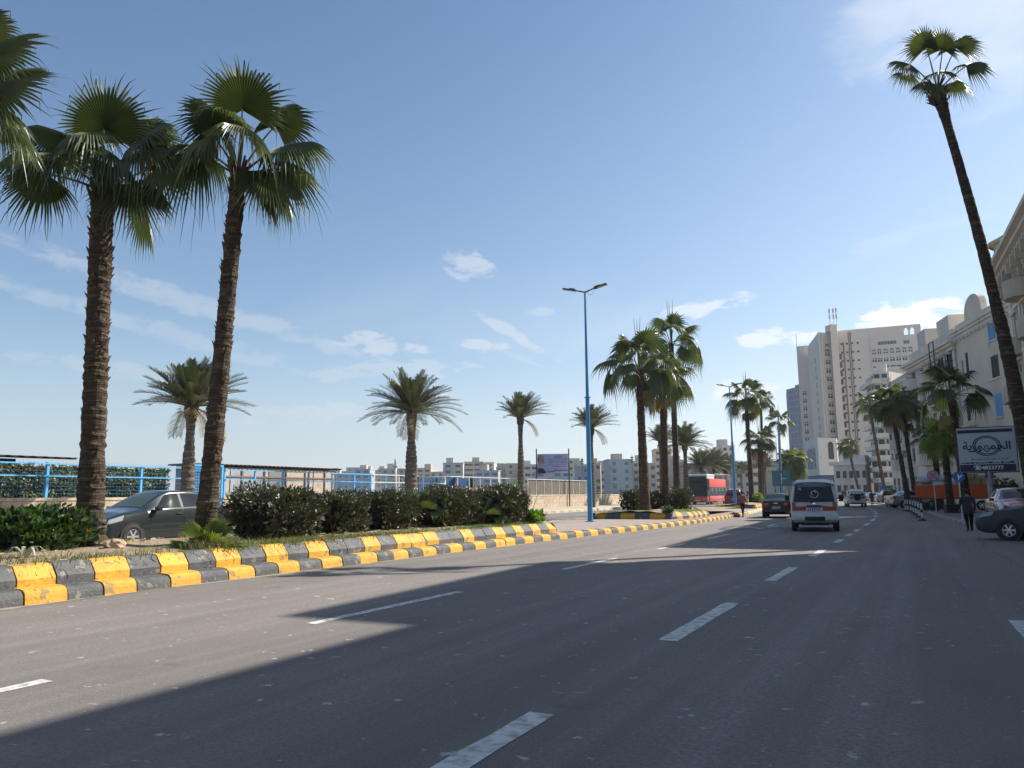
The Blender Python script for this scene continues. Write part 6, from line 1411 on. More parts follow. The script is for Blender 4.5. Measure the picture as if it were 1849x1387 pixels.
mb = MB(); mb.tube([(RX_(1.12)-.03, .1, 1.11), (RX_(1.2)-.045, -.4, 1.20)], .012, 5); mb.cyl((RX_(1.1)-.03, .1, 1.1), (1, 0, 0), .03, .05, 8); mb.build('wiper', M_BLKP, t)
mb = MB(); n = 12
for (z0, x0, z1, x1) in ((1.86, -2.40, 1.915, -2.05),):
    top = [(x1+.0, -.74+1.48*i/n, 1.97-.05*abs(2*i/n-1)**2.5) for i in range(n+1)]; bot = [(x0+.03*abs(2*i/n-1)**2, -.76+1.52*i/n, 1.885-.10*abs(2*i/n-1)**2.5) for i in range(n+1)]
    b = len(mb.v); mb.add(top+bot+[(x, y, z-.035) for x, y, z in top]+[(x, y, z-.03) for x, y, z in bot], [(i, i+1, n+2+i, n+1+i) for i in range(n)]+[(2*n+2+i, 3*n+3+i, 3*n+4+i, 2*n+3+i) for i in range(n)]+[(n+1+i, n+2+i, 3*n+4+i, 3*n+3+i) for i in range(n)]+[(0, n+1, 3*n+3, 2*n+2), (n, 3*n+2, 4*n+3, 2*n+1)])
mb.build('roof_spoiler', mat('navy_paint', (.012, .016, .035), .2, coat=.6), t)
for sd_ in (1, -1):
    rear_poly('tail_light', M_REDL, [(sd_*.30, .80), (sd_*.79, .80), (sd_*.79, .95), (sd_*.30, .97)][::sd_], .024)
    rear_poly('corner_light', mat('smoked_light', (.10, .04, .05), .2), [(sd_*.66, .953), (sd_*.80, .953), (sd_*.80, 1.12), (sd_*.66, 1.12)][::sd_], .024)
    for x in (-1.35, 1.25): arch(t, x, sd_*.842, .31, sd_); wheel(t, x, sd_*.77, .31, sd_, steel=True)
    s.patch('side_window', M_CARGL, t, (-2.0, -1.9), (-.75, -.75), 5.2, 6.85, sd_); s.patch('side_window', M_CARGL, t, (-.66, -.66), (.45, .45), 5.2, 6.85, sd_); s.patch('side_window', M_CARGL, t, (.55, .55), (1.65, 1.2), 5.2, 6.85, sd_)
    s.patch('door', WHITEP, t, (-.7, -.7), (.5, .5), 2.3, 5.1, sd_, off=.006); mb = MB(); mb.tube([s.pt(1.3, 5.3, 0, sd_), s.pt(1.3, 5.3, 0, sd_)+Vector((0, .2*sd_, .05))], .02, 6); mb.bbox(*sorted((1.22, 1.34)), *sorted((sd_*.98, sd_*1.16)), 1.12, 1.38, .02); mb.build('mirror', M_BLKP, t)
s.patch('windscreen', M_CARGL, t, (1.2, 1.2), (1.75, 1.75), 7.75, 10, both=True)
rear_poly('garnish', M_BLKP, [(-.34, .935), (.34, .935), (.24, 1.0), (-.24, 1.0)], .028); plate(t, RX_(.86)-.02, .86, -1, 0, .52, .17)
rear_poly('emblem', M_CHROME, [(.05*math.cos(a)*1.3, 1.065+.028*math.sin(a)) for a in [2*math.pi*i/12 for i in range(12)]], .024)
b = box_part('bumper', WHITEP, t, -2.47, -2.2, -.84, .84, .44, .66, .05); box_part('step_pad', M_BLKP, b, -2.485, -2.3, -.36, .36, .42, .58, .02)
mb = MB(); mb.bbox(-2.2, 2.0, -.5, .5, .24, .36, .02); mb.tube([(-2.4, .35, .27), (-1.4, .35, .27)], .035, 8); mb.cyl((-1.35, 0, .3), (0, 1, 0), .06, 1.4, 8); mb.build('chassis', M_BLKP, t)
# double-decker bus
t = thing('bus', 'red and black double-decker bus with half open top', 'bus', (-25.2, 104.5, .14), R(-93)); L_, W2, HB = 10.5, 1.27, 3.9
BLKG = mat('bus_black', (.015, .017, .022), .3)
box_part('body', BLKG, t, -L_/2, L_/2, -W2, W2, .35, 2.55, .12); box_part('upper_deck', BLKG, t, -L_/2, L_/2-.15, -W2, W2, 2.56, 3.35, .08); box_part('bumper', REDP, t, L_/2-.5, L_/2+.06, -W2-.02, W2+.02, .32, 1.05, .1)
mb = MB(); mb.bbox(L_/2-3.6, L_/2-.1, -W2, W2, 3.6, HB, .1); mb.box(L_/2-3.5, L_/2-.2, -W2+.05, W2-.05, 3.3, 3.6); mb.build('roof', mat('bus_white', (.6, .6, .6), .4), t)
for z0, z1, nm in ((1.15, 2.42, 'windscreen'), (2.68, 3.58, 'upper_windscreen')): box_part(nm, mat('bus_glass', (.015, .025, .032), .1, spec=.25), t, L_/2-.16, L_/2+.03, -W2+.08, W2-.08, z0, z1, .04)
for sd_ in (1, -1):
    box_part('side_panel', mat('bus_poster_red', (.62, .09, .08), .5), t, -L_/2+2, L_/2-1.0, *sorted((sd_*(W2+.004), sd_*(W2+.025))), 2.25, 3.3, .005); box_part('skirt', REDP, t, -L_/2+.1, L_/2-.9, *sorted((sd_*(W2+.004), sd_*(W2+.02))), .4, 1.1, .005)
    for k in range(5): box_part('side_window', M_CARGL, t, -L_/2+1+k*1.6, -L_/2+2.4+k*1.6, *sorted((sd_*(W2+.003), sd_*(W2+.012))), 1.3, 2.15, .003)
    for x in (-L_/2+2.4, L_/2-2.3): arch(t, x, sd_*(W2-.002), .46, sd_); wheel(t, x, sd_*(W2-.14), .46, sd_, .28)
    mb = MB(); mb.tube([(L_/2, sd_*W2, 2.45), (L_/2+.35, sd_*(W2+.22), 2.4)], .03, 6); mb.bbox(L_/2+.28, L_/2+.42, *sorted((sd_*(W2+.12), sd_*(W2+.34))), 1.85, 2.4, .03); mb.build('mirror', M_BLKP, t); box_part('headlight', M_CLEARL, t, L_/2+.03, L_/2+.075, *sorted((sd_*.7, sd_*1.12)), .62, .82, .015)
    mb = MB()
    for k in range(9): mb.tube([(-L_/2+.2+k*.75, sd_*(W2-.04), 3.3), (-L_/2+.2+k*.75, sd_*(W2-.04), 3.95)], .025, 5)
    mb.tube([(-L_/2+.2, sd_*(W2-.04), 3.95), (L_/2-3.6, sd_*(W2-.04), 3.95)], .03, 5); mb.build('top_rail', M_WHITEMETAL, t)
box_part('number_plate', M_PLATE, t, L_/2+.06, L_/2+.075, -.3, .3, .45, .6, .003)
# white jeep and far traffic
t, s = car('white jeep-like car driving ahead, right of the van', SUVR, paint('jeep_white', (.55, .56, .57), .35), (-6.25, 88.5, 0), ROADH+R(10), .34, name='car'); mb = MB(); mb.cyl((-2.24, 0, 1.02), (1, 0, 0), .33, .2, 20); mb.build('spare_wheel', M_TYRE, t)
for y in (-.33, 0, .33): mb = MB(); mb.cyl((-2.19, y, 1.4), (1, 0, 0), .09, .02, 12); mb.build('sticker', M_WHITEP, t)
PKG = 'cars parked along the far right kerb'
for i, (px, dep, m, lb, rw) in enumerate(((1553, 150, SILVER, 'silver car at the far end of the row parked on the right', SALOON), (1562, 138, BLACKP, 'black car second from the far end of the parked row', SALOON), (1572, 127, SILVER, 'silver car in the middle of the parked row', SEDAN),
        (1581, 118, BLUEGP, 'blue-grey car in the middle of the parked row', SALOON), (1592, 112, SILVER, 'pale car beside the man in red', SEDAN), (1601, 104, BLACKP, 'black car under the grey house', SUVR), (1648, 68, SILVER, 'silver car half hidden by the striped posts', SALOON))):
    p = at_depth(px, 900, dep); car(lb, rw, m, (p.x, p.y, 0 if px < 1640 else .13), ROADH+R(12 if px < 1640 else -60), group=PKG)
# ------------------------------------------------------------------ people
SKIN = mat('skin', (.33, .19, .13), .6, col2=(.28, .155, .105), nscale=9); HAIR = mat('dark_hair', (.012, .01, .01), .7)
def cloth(name, c, k=.7): return mat(name, c, .9, 0, .2, tuple(v*k for v in c), 7, (.35, .65), 4, .4, 25)
def plaid(name, base, line, scale=14):
    m = bpy.data.materials.new(name); m.use_nodes = True; N, L = m.node_tree.nodes, m.node_tree.links; p = N['Principled BSDF']; p.inputs['Roughness'].default_value = .9
    tc = N.new('ShaderNodeTexCoord'); sp = N.new('ShaderNodeSeparateXYZ'); L.new(tc.outputs['Object'], sp.inputs[0]); mx = None
    for i in (0, 2):
        a = N.new('ShaderNodeMath'); a.operation = 'MULTIPLY'; a.inputs[1].default_value = scale; L.new(sp.outputs[i], a.inputs[0]); f = N.new('ShaderNodeMath'); f.operation = 'FRACT'; L.new(a.outputs[0], f.inputs[0])
        g = N.new('ShaderNodeMath'); g.operation = 'GREATER_THAN'; g.inputs[1].default_value = .72; L.new(f.outputs[0], g.inputs[0])
        if mx is None: mx = g.outputs[0]
        else: q = N.new('ShaderNodeMath'); q.operation = 'ADD'; L.new(mx, q.inputs[0]); L.new(g.outputs[0], q.inputs[1]); mx = q.outputs[0]
    h = N.new('ShaderNodeMath'); h.operation = 'MULTIPLY'; h.inputs[1].default_value = .5; L.new(mx, h.inputs[0])
    c = N.new('ShaderNodeMixRGB'); L.new(h.outputs[0], c.inputs[0]); c.inputs[1].default_value = (*base, 1); c.inputs[2].default_value = (*line, 1); L.new(c.outputs[0], p.inputs['Base Color']); MATS[name] = m; return m
def person(label, loc, yaw, h, stride, arms, top, bottom, shoes=None, hair=HAIR, bulk=1.0, lean=0.0, group=None, head_turn=0.0, sleeves=True, coat=False):
    """figure facing +y before turning; stride = forward swing of the left foot, arms = (left swing, right swing)"""
    V = []; E = []; RAD = []; LAB = []
    def add(p, r, par=None, lab=0):
        V.append(Vector(p)); RAD.append(r if isinstance(r, tuple) else (r, r)); i = len(V)-1
        if par is not None: E.append((par, i)); LAB.append(lab)
        return i
    ln = lambda z: lean*(z-.92)                               # torso lean forward
    T, Bm, S, K = 0, 1, 2, 3                                   # top, bottom, skin, shoes
    pel = add((0, 0, .95), (.155*bulk, .115*bulk)); wa = add((0, ln(1.1), 1.10), (.148*bulk, .11*bulk), pel, T); ch = add((0, ln(1.3)+.005, 1.30), (.175*bulk, .125*bulk), wa, T); up = add((0, ln(1.42), 1.42), (.125*bulk, .09*bulk), ch, T)
    nk = add((0, ln(1.5)+.01, 1.50), .056, up, S); hd = add((head_turn*.02, ln(1.6)+.035, 1.60), (.078, .092), nk, S); hm = add((head_turn*.02, ln(1.66)+.02, 1.675), (.080, .098), hd, S); ht = add((head_turn*.02, ln(1.74)+.01, 1.735), (.055, .07), hm, S)
    ns = add((head_turn*.08, ln(1.62)+.145, 1.615), .014, hd, S)
    for s, sw in ((1, stride), (-1, -stride)):
        hp = add((.095*s*bulk, 0, .90), .105*bulk, pel, Bm); kn = add((.10*s, sw*.55+.03, .50), .066*bulk, hp, Bm); back = max(0, -sw)*.22
        an = add((.10*s, sw*1.02-.02, .10+back), .044, kn, Bm); hl = add((.10*s, sw*1.05-.01, .05+back), .046, an, K); add((.115*s, sw*1.05+.17, .035+back*.4), (.046, .034), hl, K)
    for s, sw in ((1, arms[0]), (-1, arms[1])):
        sh = add((.185*s*bulk, ln(1.4), 1.41), .068*bulk, up, T); el = add((.235*s*bulk, ln(1.2)+sw*.35-.02, 1.13), .048*bulk, sh, T if sleeves else S); wr = add((.24*s*bulk, ln(1.1)+sw*.85+.05, .90+abs(sw)*.18), .03, el, T if sleeves is True else S)
        pm = add((.24*s*bulk, ln(1.0)+sw*1.0+.06, .83+abs(sw)*.2), (.026, .036), wr, S)
        for k, (dy, l) in enumerate(((.03, .062), (.012, .075), (-.006, .07), (-.024, .055))): f1 = add((.238*s*bulk, V[pm].y+dy+.004, V[pm].z-l*.55), .0105, pm, S); add((.225*s*bulk, V[pm].y+dy+.014, V[pm].z-l*1.05), .009, f1, S)
        th = add((.225*s*bulk, V[pm].y+.045, V[pm].z+.005), .0115, pm, S); add((.215*s*bulk, V[pm].y+.062, V[pm].z-.03), .0095, th, S)
    me = bpy.data.meshes.new('person'); me.from_pydata([tuple(v) for v in V], E, []); o = bpy.data.objects.new('tmp', me); COL.objects.link(o)
    sk = o.modifiers.new('skin', 'SKIN'); sk.use_smooth_shade = True
    for i, v in enumerate(me.skin_vertices[0].data): v.radius = RAD[i]; v.use_root = (i == pel)
    ss = o.modifiers.new('sub', 'SUBSURF'); ss.levels = 2; ss.render_levels = 2
    dg = bpy.context.evaluated_depsgraph_get(); dg.update(); nm = bpy.data.meshes.new_from_object(o.evaluated_get(dg)); bpy.data.objects.remove(o); nm.name = 'person'
    nm.materials.clear(); 
    for m in (top, bottom, SKIN, shoes or M_BLKP, hair): nm.materials.append(m)
    segs = [(V[a], V[b], LAB[k]) for k, (a, b) in enumerate(E)]
    for p in nm.polygons:
        c = p.center; best = (9, 0)
        for a, b, l in segs:
            d = b-a; t = max(0, min(1, (c-a).dot(d)/max(1e-9, d.dot(d)))); q = (c-a-d*t).length
            if q < best[0]: best = (q, l)
        l = best[1]
        if l == T and c.z < (.72 if coat else .93) and abs(c.x) < .2: l = Bm
        if l == Bm and c.z > (.74 if coat else .93): l = T
        if l == Bm and coat and c.z > .74: l = T
        p.material_index = l
    nm.polygons.foreach_set('use_smooth', [True]*len(nm.polygons)); t = inst('person', nm, None, loc, (0, 0, yaw), (h/1.8,)*3); tag(t, label, 'person', group)
    hm_ = V[hm]; mb = MB(); mb.sphere((hm_.x, hm_.y-.018, hm_.z+.008), .105, 16, 10, 0, 1.05)
    keep = [i for i, f in enumerate(mb.f) if sum(mb.v[j][2] for j in f)/len(f) > hm_.z-.02+max(0, (sum(mb.v[j][1] for j in f)/len(f)-hm_.y)*1.1)-max(0, (hm_.y-sum(mb.v[j][1] for j in f)/len(f))*.9)]
    mb.f = [mb.f[i] for i in keep]; mb.m = [0]*len(keep); mb.build('hair', hair, t, True)
    mb = MB()
    for s in (1, -1): mb.sphere((hm_.x+s*.032, hm_.y+.088, 1.645), .011, 8, 6); mb.sphere((hm_.x+s*.086, hm_.y-.005, 1.63), .02, 8, 6, 1, 1.5)
    mb.box(hm_.x-.022, hm_.x+.022, hm_.y+.098, hm_.y+.108, 1.568, 1.576, 2); mb.build('face', [HAIR, SKIN, mat('lips', (.22, .09, .075), .6)], t, True); return t
JK = plaid('check_jacket', (.02, .02, .028), (.10, .095, .12)); DK = cloth('black_trousers', (.014, .014, .018)); NAVYT = cloth('dark_jeans', (.025, .035, .06)); PINK = cloth('dusty_pink_shirt', (.30, .16, .15)); REDS = cloth('dark_red_dress', (.22, .02, .025)); GREYC = cloth('grey_shirt', (.10, .10, .11)); BROWN = cloth('brown_jacket', (.10, .055, .04))
person('person in a dark checked jacket walking away along the right kerb', at(1752, 960, 0), R(8), 1.56, .16, (.12, .22), JK, DK, bulk=1.18, lean=.10, coat=True)
w = person('person in a dusty pink shirt crossing by the median kerb with a grey shoulder bag', at(1342, 934, 0), R(35), 1.68, .24, (-.25, .28), PINK, NAVYT, sleeves=False)
mb = MB(); mb.bbox(-.16, .16, -.05, .06, -.18, .16, .04); b = mb.build('bag', cloth('bag_grey', (.12, .14, .18)), None, False, w.location+Vector((-.18, -.12, .93)), (0, .1, R(35))); mb = MB(); mb.tube([(-.13, 0, .14), (.02, .06, .42), (.16, .1, .55), (.3, .02, .3)], .012, 5); mb.build('strap', M_BLKP, b); tag(b, 'grey bag hanging at the side of the person in pink', 'bag')
person('person in brown walking on the promenade by the low sea wall', at(1081, 911.5, .35), R(80), 1.72, .2, (.2, -.2), BROWN, DK)
person('person in a long dark red dress in front of the parked row', at(1605, 917, 0), R(-20), 1.65, .05, (.05, .1), REDS, DK, coat=True, bulk=1.1)
person('person in black standing right of the one in red', at(1617, 918, 0), R(60), 1.7, .08, (.08, .0), GREYC, DK)
person('person in dark clothes on the promenade left of the red bus', at(1243, 910, .35), R(10), 1.72, .1, (.1, -.1), GREYC, DK)
person('person in grey at the far end of the parked cars', at(1575, 913, 0), R(10), 1.7, .1, (.1, -.1), GREYC, NAVYT)
# ------------------------------------------------------------------ striped posts, signs, trailer, kiosk
def post_mesh():
    mb = MB(); mb.lathe([(.001, 0), (.21, 0), (.22, .03), (.15, .09), (.07, .12), (.06, .13)], n=14, mi=1)
    for k in range(6): mb.tube([(0, 0, .12+k*.155), (0, 0, .275+k*.155)], .055, 12, 1 if k in (2, 5) else 0)
    mb.lathe([(.055, 1.05), (.075, 1.07), (.075, 1.12), (.05, 1.17), (.001, 1.18)], n=12, mi=1); return mb
pm_ = post_mesh().mesh('traffic_post', [mat('white_plastic', (.6, .6, .6), .5, col2=(.45, .45, .45), nscale=9), M_BLKP])
for i, px in enumerate((1665.5, 1660, 1655, 1650, 1645, 1640, 1635.5)):
    p = at(px, (940.5, 935, 931, 928, 925, 923.5, 923)[i], 0); o = tag(inst('traffic_post', pm_, None, p), ('nearest striped post of the queue along the right kerb, tallest in view', 'second nearest striped post along the right kerb', 'third nearest striped post along the right kerb', 'middle striped post of the queue along the right kerb', 'striped post just left of the middle of the queue', 'second farthest striped post of the queue', 'farthest striped post, leftmost of the queue')[i], 'traffic post', 'black and white traffic posts')
# chain between the posts is too fine to show; shop billboard on one leg
p = at_depth(1782, 812, 44); t = thing('billboard', 'large pale shop billboard on a single grey leg above the parked cars', 'billboard', (p.x, p.y, .12), R(YAW)-R(31)); bw, bh, zc = 1.42, 1.26, p.z-.12
mb = MB(); mb.tube([(0, .12, 0), (0, .12, zc-bh)], .15, 14); mb.build('leg', mat('grey_leg', (.30, .31, .34), .5, col2=(.22, .23, .25), nscale=3), t)
mb = MB(); mb.box(-.2, .2, 0, .2, zc-bh-.35, zc-bh-.08); mb.box(-.55, -.18, .02, .1, zc-bh-.2, zc-bh-.08, 1); mb.box(.18, .55, .02, .1, zc-bh-.2, zc-bh-.08, 1); mb.build('bracket', [M_DARKMETAL, M_WHITEMETAL], t)
box_part('box', M_DARKMETAL, t, -bw-.05, bw+.05, 0, .26, zc-bh-.05, zc+bh+.05, .02); bd = box_part('panel', mat('pale_vinyl', (.40, .43, .48), .5, col2=(.36, .39, .44), nscale=.8), t, -bw, bw, -.03, -.003, zc-bh, zc+bh, .004)
flat([(-bw+.03, zc+bh-.29), (bw-.12, zc+bh-.29), (bw-.12, zc+bh-.1), (-bw+.03, zc+bh-.1)], -.036, M_NAVY, 'band', bd); ft = flat([(-bw+.02, zc-bh+.02), (bw-.1, zc-bh+.02), (bw-.1, zc-bh+.42), (-bw+.02, zc-bh+.42)], -.036, M_NAVY, 'band', bd)
mb = MB()
for r0 in (.60, .51):
    n = 44; v = []
    for i in range(n+1):
        a = 2*math.pi*i/n; v += [((r0+.028)*1.12*math.cos(a), -.037, zc+.22+(r0+.028)*.92*math.sin(a)), ((r0-.028)*1.12*math.cos(a), -.037, zc+.22+(r0-.028)*.92*math.sin(a))]
    mb.add(v, [(2*i, 2*i+1, 2*i+3, 2*i+2) for i in range(n)])
mb.build('ring', M_NAVY, bd)
lettering(bd, '\ufe94\ufef3\ufead\ufeee\ufeec\ufee4\ufea0\ufedf\ufe8d', .62, M_NAVY, (0, -.044, zc+.20), (R(90), 0, 0), .012, 1.0)
lettering(ft, '\u260e4833777', .29, M_WHITEP, (.0, -.044, zc-bh+.22), (R(90), 0, 0), .006, 1.05)
rr = random.Random(8)
for z, x0, x1, m_ in ((zc-.56, -.8, .95, mat('faint_blue_print', (.15, .18, .32), .5)), (zc-.76, -1.3, 1.2, M_NAVY)):
    mb = MB(); x = x0
    while x < x1: w_ = rr.uniform(.06, .22); mb.box(x, x+w_, -.038, -.0315, z-.02, z+rr.uniform(.02, .09)); x += w_+rr.uniform(.02, .07)
    mb.build('print', m_, bd)
def disc_sign(label, px, py, foot, dep, r, m, rim, arrow):
    c = at_depth(px, py, dep); t = thing('round_sign', label, 'road sign', (c.x, c.y, .12), R(YAW)-R(30)); mb = MB(); mb.tube([(0, .03, 0), (0, .03, c.z-.12+r*.8)], .03, 8); mb.build('pole', M_WHITEMETAL, t)
    mb = MB(); mb.cyl((0, 0, c.z-.12), (0, 1, 0), r, .02, 28); d = mb.build('disc', m, t); mb = MB(); z = c.z-.12
    if arrow:
        mb.obox((-.04*r, -.014, z-.12*r), (.10*r, 0, .0), (0, .002, 0), (0, 0, .48*r)); mb.obox((.26*r, -.016, z+.02*r), (.34*r, 0, .26*r), (0, .002, 0), (-.06*r, 0, .09*r)); mb.obox((-.14*r, -.018, z+.34*r), (.05*r, 0, .0), (0, .002, 0), (0, 0, .2*r))
        mb.build('arrow', M_WHITEP, d)
    else: mb.obox((0, -.014, z), (.55*r, 0, .55*r), (0, .002, 0), (-.07*r, 0, .07*r)); mb.obox((0, -.018, z), (.55*r, 0, -.55*r), (0, .002, 0), (.07*r, 0, .07*r)); mb.build('bar', mat('sign_faded_red', (.34, .13, .19), .5), d)
    mb = MB(); n = 30; v = []
    for i in range(n+1): a = 2*math.pi*i/n; v += [(r*math.cos(a), -.013, z+r*math.sin(a)), (r*.86*math.cos(a), -.013, z+r*.86*math.sin(a))]
    mb.add(v, [(2*i, 2*i+1, 2*i+3, 2*i+2) for i in range(n)]); mb.build('rim', rim, d); return t
disc_sign('round blue sign with a white arrow on a thin pole by the right kerb', 1731, 861, 0, 37, .25, mat('sign_blue', (.02, .10, .36), .4), mat('sign_blue_rim', (.03, .12, .40), .4), True)
disc_sign('round pink-red sign between the low palms on the right pavement', 1685, 859, 0, 52, .36, mat('sign_pink', (.50, .30, .36), .5), mat('sign_red', (.42, .06, .10), .5), False)
# teal direction board
p = at(1411, 916, .2); p = at_depth(1411, 864, 82); t = thing('direction_board', 'square teal board with thin white lines on the far island', 'sign board', (p.x, p.y, .2), R(YAW)-R(12)); mb = MB(); z = p.z-.2
mb.box(-.95, .95, -.03, .03, z-.83, z+.83); bd = mb.build('board', mat('teal_paint', (.055, .17, .21), .5, col2=(.07, .2, .24), nscale=2), t); mb = MB(); mb.box(-.035, .035, -.035, -.0305, z-.55, z+.55); mb.box(.036, .42, -.035, -.0305, z-.06, z+.0); mb.build('line', M_WHITEP, bd); mb = MB()
for x in (-.7, .7): mb.box(x-.04, x+.04, .031, .1, 0, z+.8)
mb.build('post', M_DARKMETAL, t)
# orange flat-sided trailer with its load
p = at_depth(1728, 884, 57); yaw = R(YAW)-R(30)-R(8); t = thing('trailer', 'long orange-sided cart stacked with sacks and cartons on the right pavement', 'trailer', (p.x, p.y, .12), yaw); L_ = 5.2; ORG = mat('orange_tarp', (.55, .10, .025), .7, col2=(.45, .075, .02), nscale=1.5, bump=.4, bscale=4)
zb = at_depth(1728, 898, 57).z-.12; ztp = at_depth(1728, 876, 57).z-.12
mb = MB(); mb.box(-L_/2, L_/2, -.9, .9, zb-.12, zb); mb.build('bed', M_TWIG, t); mb = MB(); mb.box(-L_/2, L_/2, -.96, -.905, zb-.06, ztp); mb.build('side_board', ORG, t); mb = MB(); mb.box(-L_/2-.05, -L_/2-.003, -.9, .9, zb-.06, ztp); mb.box(L_/2+.003, L_/2+.05, -.9, .9, zb-.06, ztp); mb.build('end_board', ORG, t)
for x in (-1.6, 1.6): wheel(t, x, -.72, .36, -1); wheel(t, x, .72, .36, 1)
for x in (-2.3, -.6, .5): mb = MB(); mb.tube([(x, -.85, 0), (x, -.85, zb-.12)], .035, 6); mb.build('leg', M_WHITEMETAL, t)
M4 = Matrix.Translation(t.location) @ Matrix.Rotation(yaw, 4, 'Z'); CART = [mat('carton', (.33, .23, .14), .9, col2=(.27, .185, .11), nscale=3), mat('carton_pale', (.40, .31, .20), .9, col2=(.33, .25, .16), nscale=3)]
lbs = ['bottom left carton on the orange cart', 'bottom middle carton on the orange cart', 'bottom right carton on the orange cart', 'second layer left carton on the orange cart', 'second layer middle carton on the orange cart', 'second layer right carton on the orange cart', 'top left carton of the stack on the orange cart', 'top right carton of the stack on the orange cart']
for i, (x, z, w_, h_) in enumerate(((.45, 0, .7, .45), (1.2, 0, .7, .45), (1.9, 0, .6, .45), (.5, .46, .78, .4), (1.3, .46, .7, .4), (2.0, .46, .62, .4), (.8, .87, .95, .38), (1.75, .87, .8, .38))):
    mb = MB(); mb.bbox(-w_/2, w_/2, -.35, .35, 0, h_, .015); mb.box(-w_/2+.0, w_/2, -.354, -.351, h_*.45, h_*.55, 1); o = mb.build('carton', [CART[i % 2], CART[1-i % 2]], None, False, M4 @ Vector((x, -.4, zb+z+.45)), (0, 0, yaw+rr.uniform(-.06, .06))); tag(o, lbs[i], 'carton', 'cartons on the orange cart')
mb = MB(); mb.bbox(.05, 2.3, -.75, .0, 0, .45, .02); o = mb.build('crate', mat('green_crate', (.10, .12, .08), .9), None, False, M4 @ Vector((0, 0, zb+.001)), (0, 0, yaw)); tag(o, 'low dark crate under the cartons on the orange cart', 'crate')
def sack(label, x, y, z, sx, sy, sz, m, seed):
    bm = bmesh.new(); bmesh.ops.create_uvsphere(bm, u_segments=18, v_segments=12, radius=1)
    for v in bm.verts:
        k = 1+.14*mnoise.noise(v.co*2.2+Vector((seed, 0, 0))); q = Vector([abs(c)**.75*(1 if c > 0 else -1) for c in v.co]); v.co = Vector((q.x*sx*k, q.y*sy*k, (q.z*.5+.5)*sz*k))
    me = bpy.data.meshes.new('sack'); bm.to_mesh(me); bm.free(); me.materials.append(m); me.polygons.foreach_set('use_smooth', [True]*len(me.polygons)); return tag(inst('sack', me, None, M4 @ Vector((x, y, z)), (0, 0, yaw)), label, 'sack', 'sacks on the orange cart')
SW = mat('white_sack', (.50, .50, .54), .7, col2=(.34, .38, .48), nscale=3, bump=.5, bscale=5); SB = mat('pale_blue_sack', (.34, .42, .55), .7, col2=(.48, .5, .55), nscale=3, bump=.5, bscale=5); SYL = mat('yellow_sack', (.45, .31, .10), .8, col2=(.35, .23, .08), nscale=3, bump=.4)
for a in (('yellow sack at the left end of the orange cart', -2.0, -.5, zb+.55, .55, .4, .5, SYL, 1), ('white sack on top of the yellow one', -1.95, -.45, zb+1.05, .62, .45, .55, SW, 2), ('pale blue sack between the two low palms', -1.05, -.45, zb+.62, .5, .4, .6, SB, 3), ('white sack highest on the orange cart', -1.0, -.4, zb+1.15, .55, .42, .5, SW, 4), ('big white sack behind the blue arrow sign', -.25, -.45, zb+.6, .5, .42, .8, SW, 5)): sack(*a)
mb = MB(); mb.bbox(-2.5, .0, -.7, .1, 0, .56, .02); o = mb.build('crate', mat('blue_white_crate', (.36, .4, .48), .8, col2=(.2, .22, .3), nscale=4), None, False, M4 @ Vector((0, 0, zb+.001)), (0, 0, yaw)); tag(o, 'pale crate under the sacks on the orange cart', 'crate')
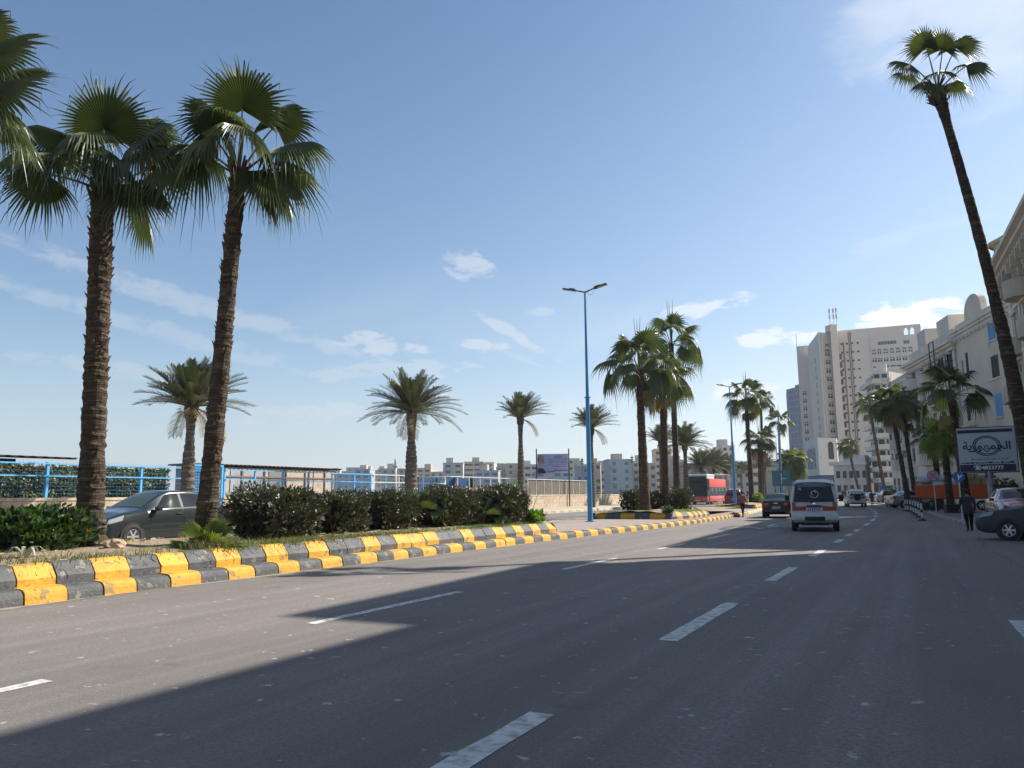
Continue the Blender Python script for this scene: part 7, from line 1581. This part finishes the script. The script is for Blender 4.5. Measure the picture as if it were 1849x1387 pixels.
# blue kiosk, planter box, awning
p = at_depth(1606, 905, 112); t = thing('kiosk', 'small blue kiosk behind the person in red', 'kiosk', (p.x, p.y, 0), R(20)); mb = MB(); mb.box(-.8, .8, 0, 1.4, 0, 2.3); mb.build('wall', mat('kiosk_blue', (.03, .09, .22), .6), t); mb = MB(); mb.bbox(-.95, .95, -.4, 1.5, 2.303, 2.5, .03); mb.build('roof', mat('kiosk_roof', (.02, .05, .14), .6), t); mb = MB(); mb.box(-.6, .6, -.02, -.003, 1.0, 1.9); mb.build('hatch', M_CARGL, t)
mb = MB(); mb.bbox(-.45, .45, -.3, .3, 0, .55, .03); p = at(1721, 926, .125); o = mb.build('plant_tub', mat('brown_tub', (.06, .04, .035), .8), None, False, p, (0, 0, .3)); tag(o, 'dark brown tub at the foot of the middle low palm', 'tub')
b2 = bush('dark shrub growing under the orange cart', at_depth(1675, 905, 55), 0, .12, .9, .5, .75, 420, 140, None, None, .12, .06, foot=True, name='shrub')
bush('dark round shrub in front of the low link building', at_depth(1532, 880, 165), 0, .1, 1.6, 1.2, 2.4, 500, 141, None, L_FAN, .4, .2, foot=True, name='shrub')
bush('dark shrub on the pavement right of the shop billboard leg', at_depth(1815, 868, 47), 0, .12, .8, .7, 2.2, 500, 142, None, L_FAN, .2, .1, foot=True, name='shrub')
bush('dark tree-like shrub between the slim palms and the kiosk', at_depth(1628, 880, 100), 0, .1, 1.9, 1.2, 2.2, 450, 143, None, L_FAN, .35, .18, foot=True, name='shrub')
# crumpled sack on the kerb near the walking person
bm = bmesh.new(); bmesh.ops.create_icosphere(bm, subdivisions=3, radius=1)
for v in bm.verts: k = 1+.35*mnoise.noise(v.co*2.3+Vector((4, 1, 2))); v.co = Vector((v.co.x*.30*k, v.co.y*.16*k, max(-.12, v.co.z*.17*k)))
me = bpy.data.meshes.new('rag'); bm.to_mesh(me); bm.free(); me.materials.append(mat('rust_brown_cloth', (.10, .035, .025), .9, col2=(.16, .07, .05), nscale=9)); tag(inst('rag', me, None, at(1328, 934, .0)+Vector((0, 0, .13)), (.2, .3, .5)), 'rust-brown crumpled bundle lying against the median kerb', 'bundle')
# ------------------------------------------------------------------ sea haze
hz = bpy.data.materials.new('haze_air'); hz.use_nodes = True; hn = hz.node_tree; hn.nodes.clear()
hv = hn.nodes.new('ShaderNodeVolumePrincipled'); ho = hn.nodes.new('ShaderNodeOutputMaterial'); hn.links.new(hv.outputs[0], ho.inputs['Volume'])
hv.inputs['Color'].default_value = (0.86, 0.92, 1.0, 1); hv.inputs['Density'].default_value = 0.00024; hv.inputs['Anisotropy'].default_value = 0.25
mb = MB(); mb.box(-6100, 6100, -1600, 6100, -3.6, 75)
tag(mb.build('haze', hz), kind='stuff')
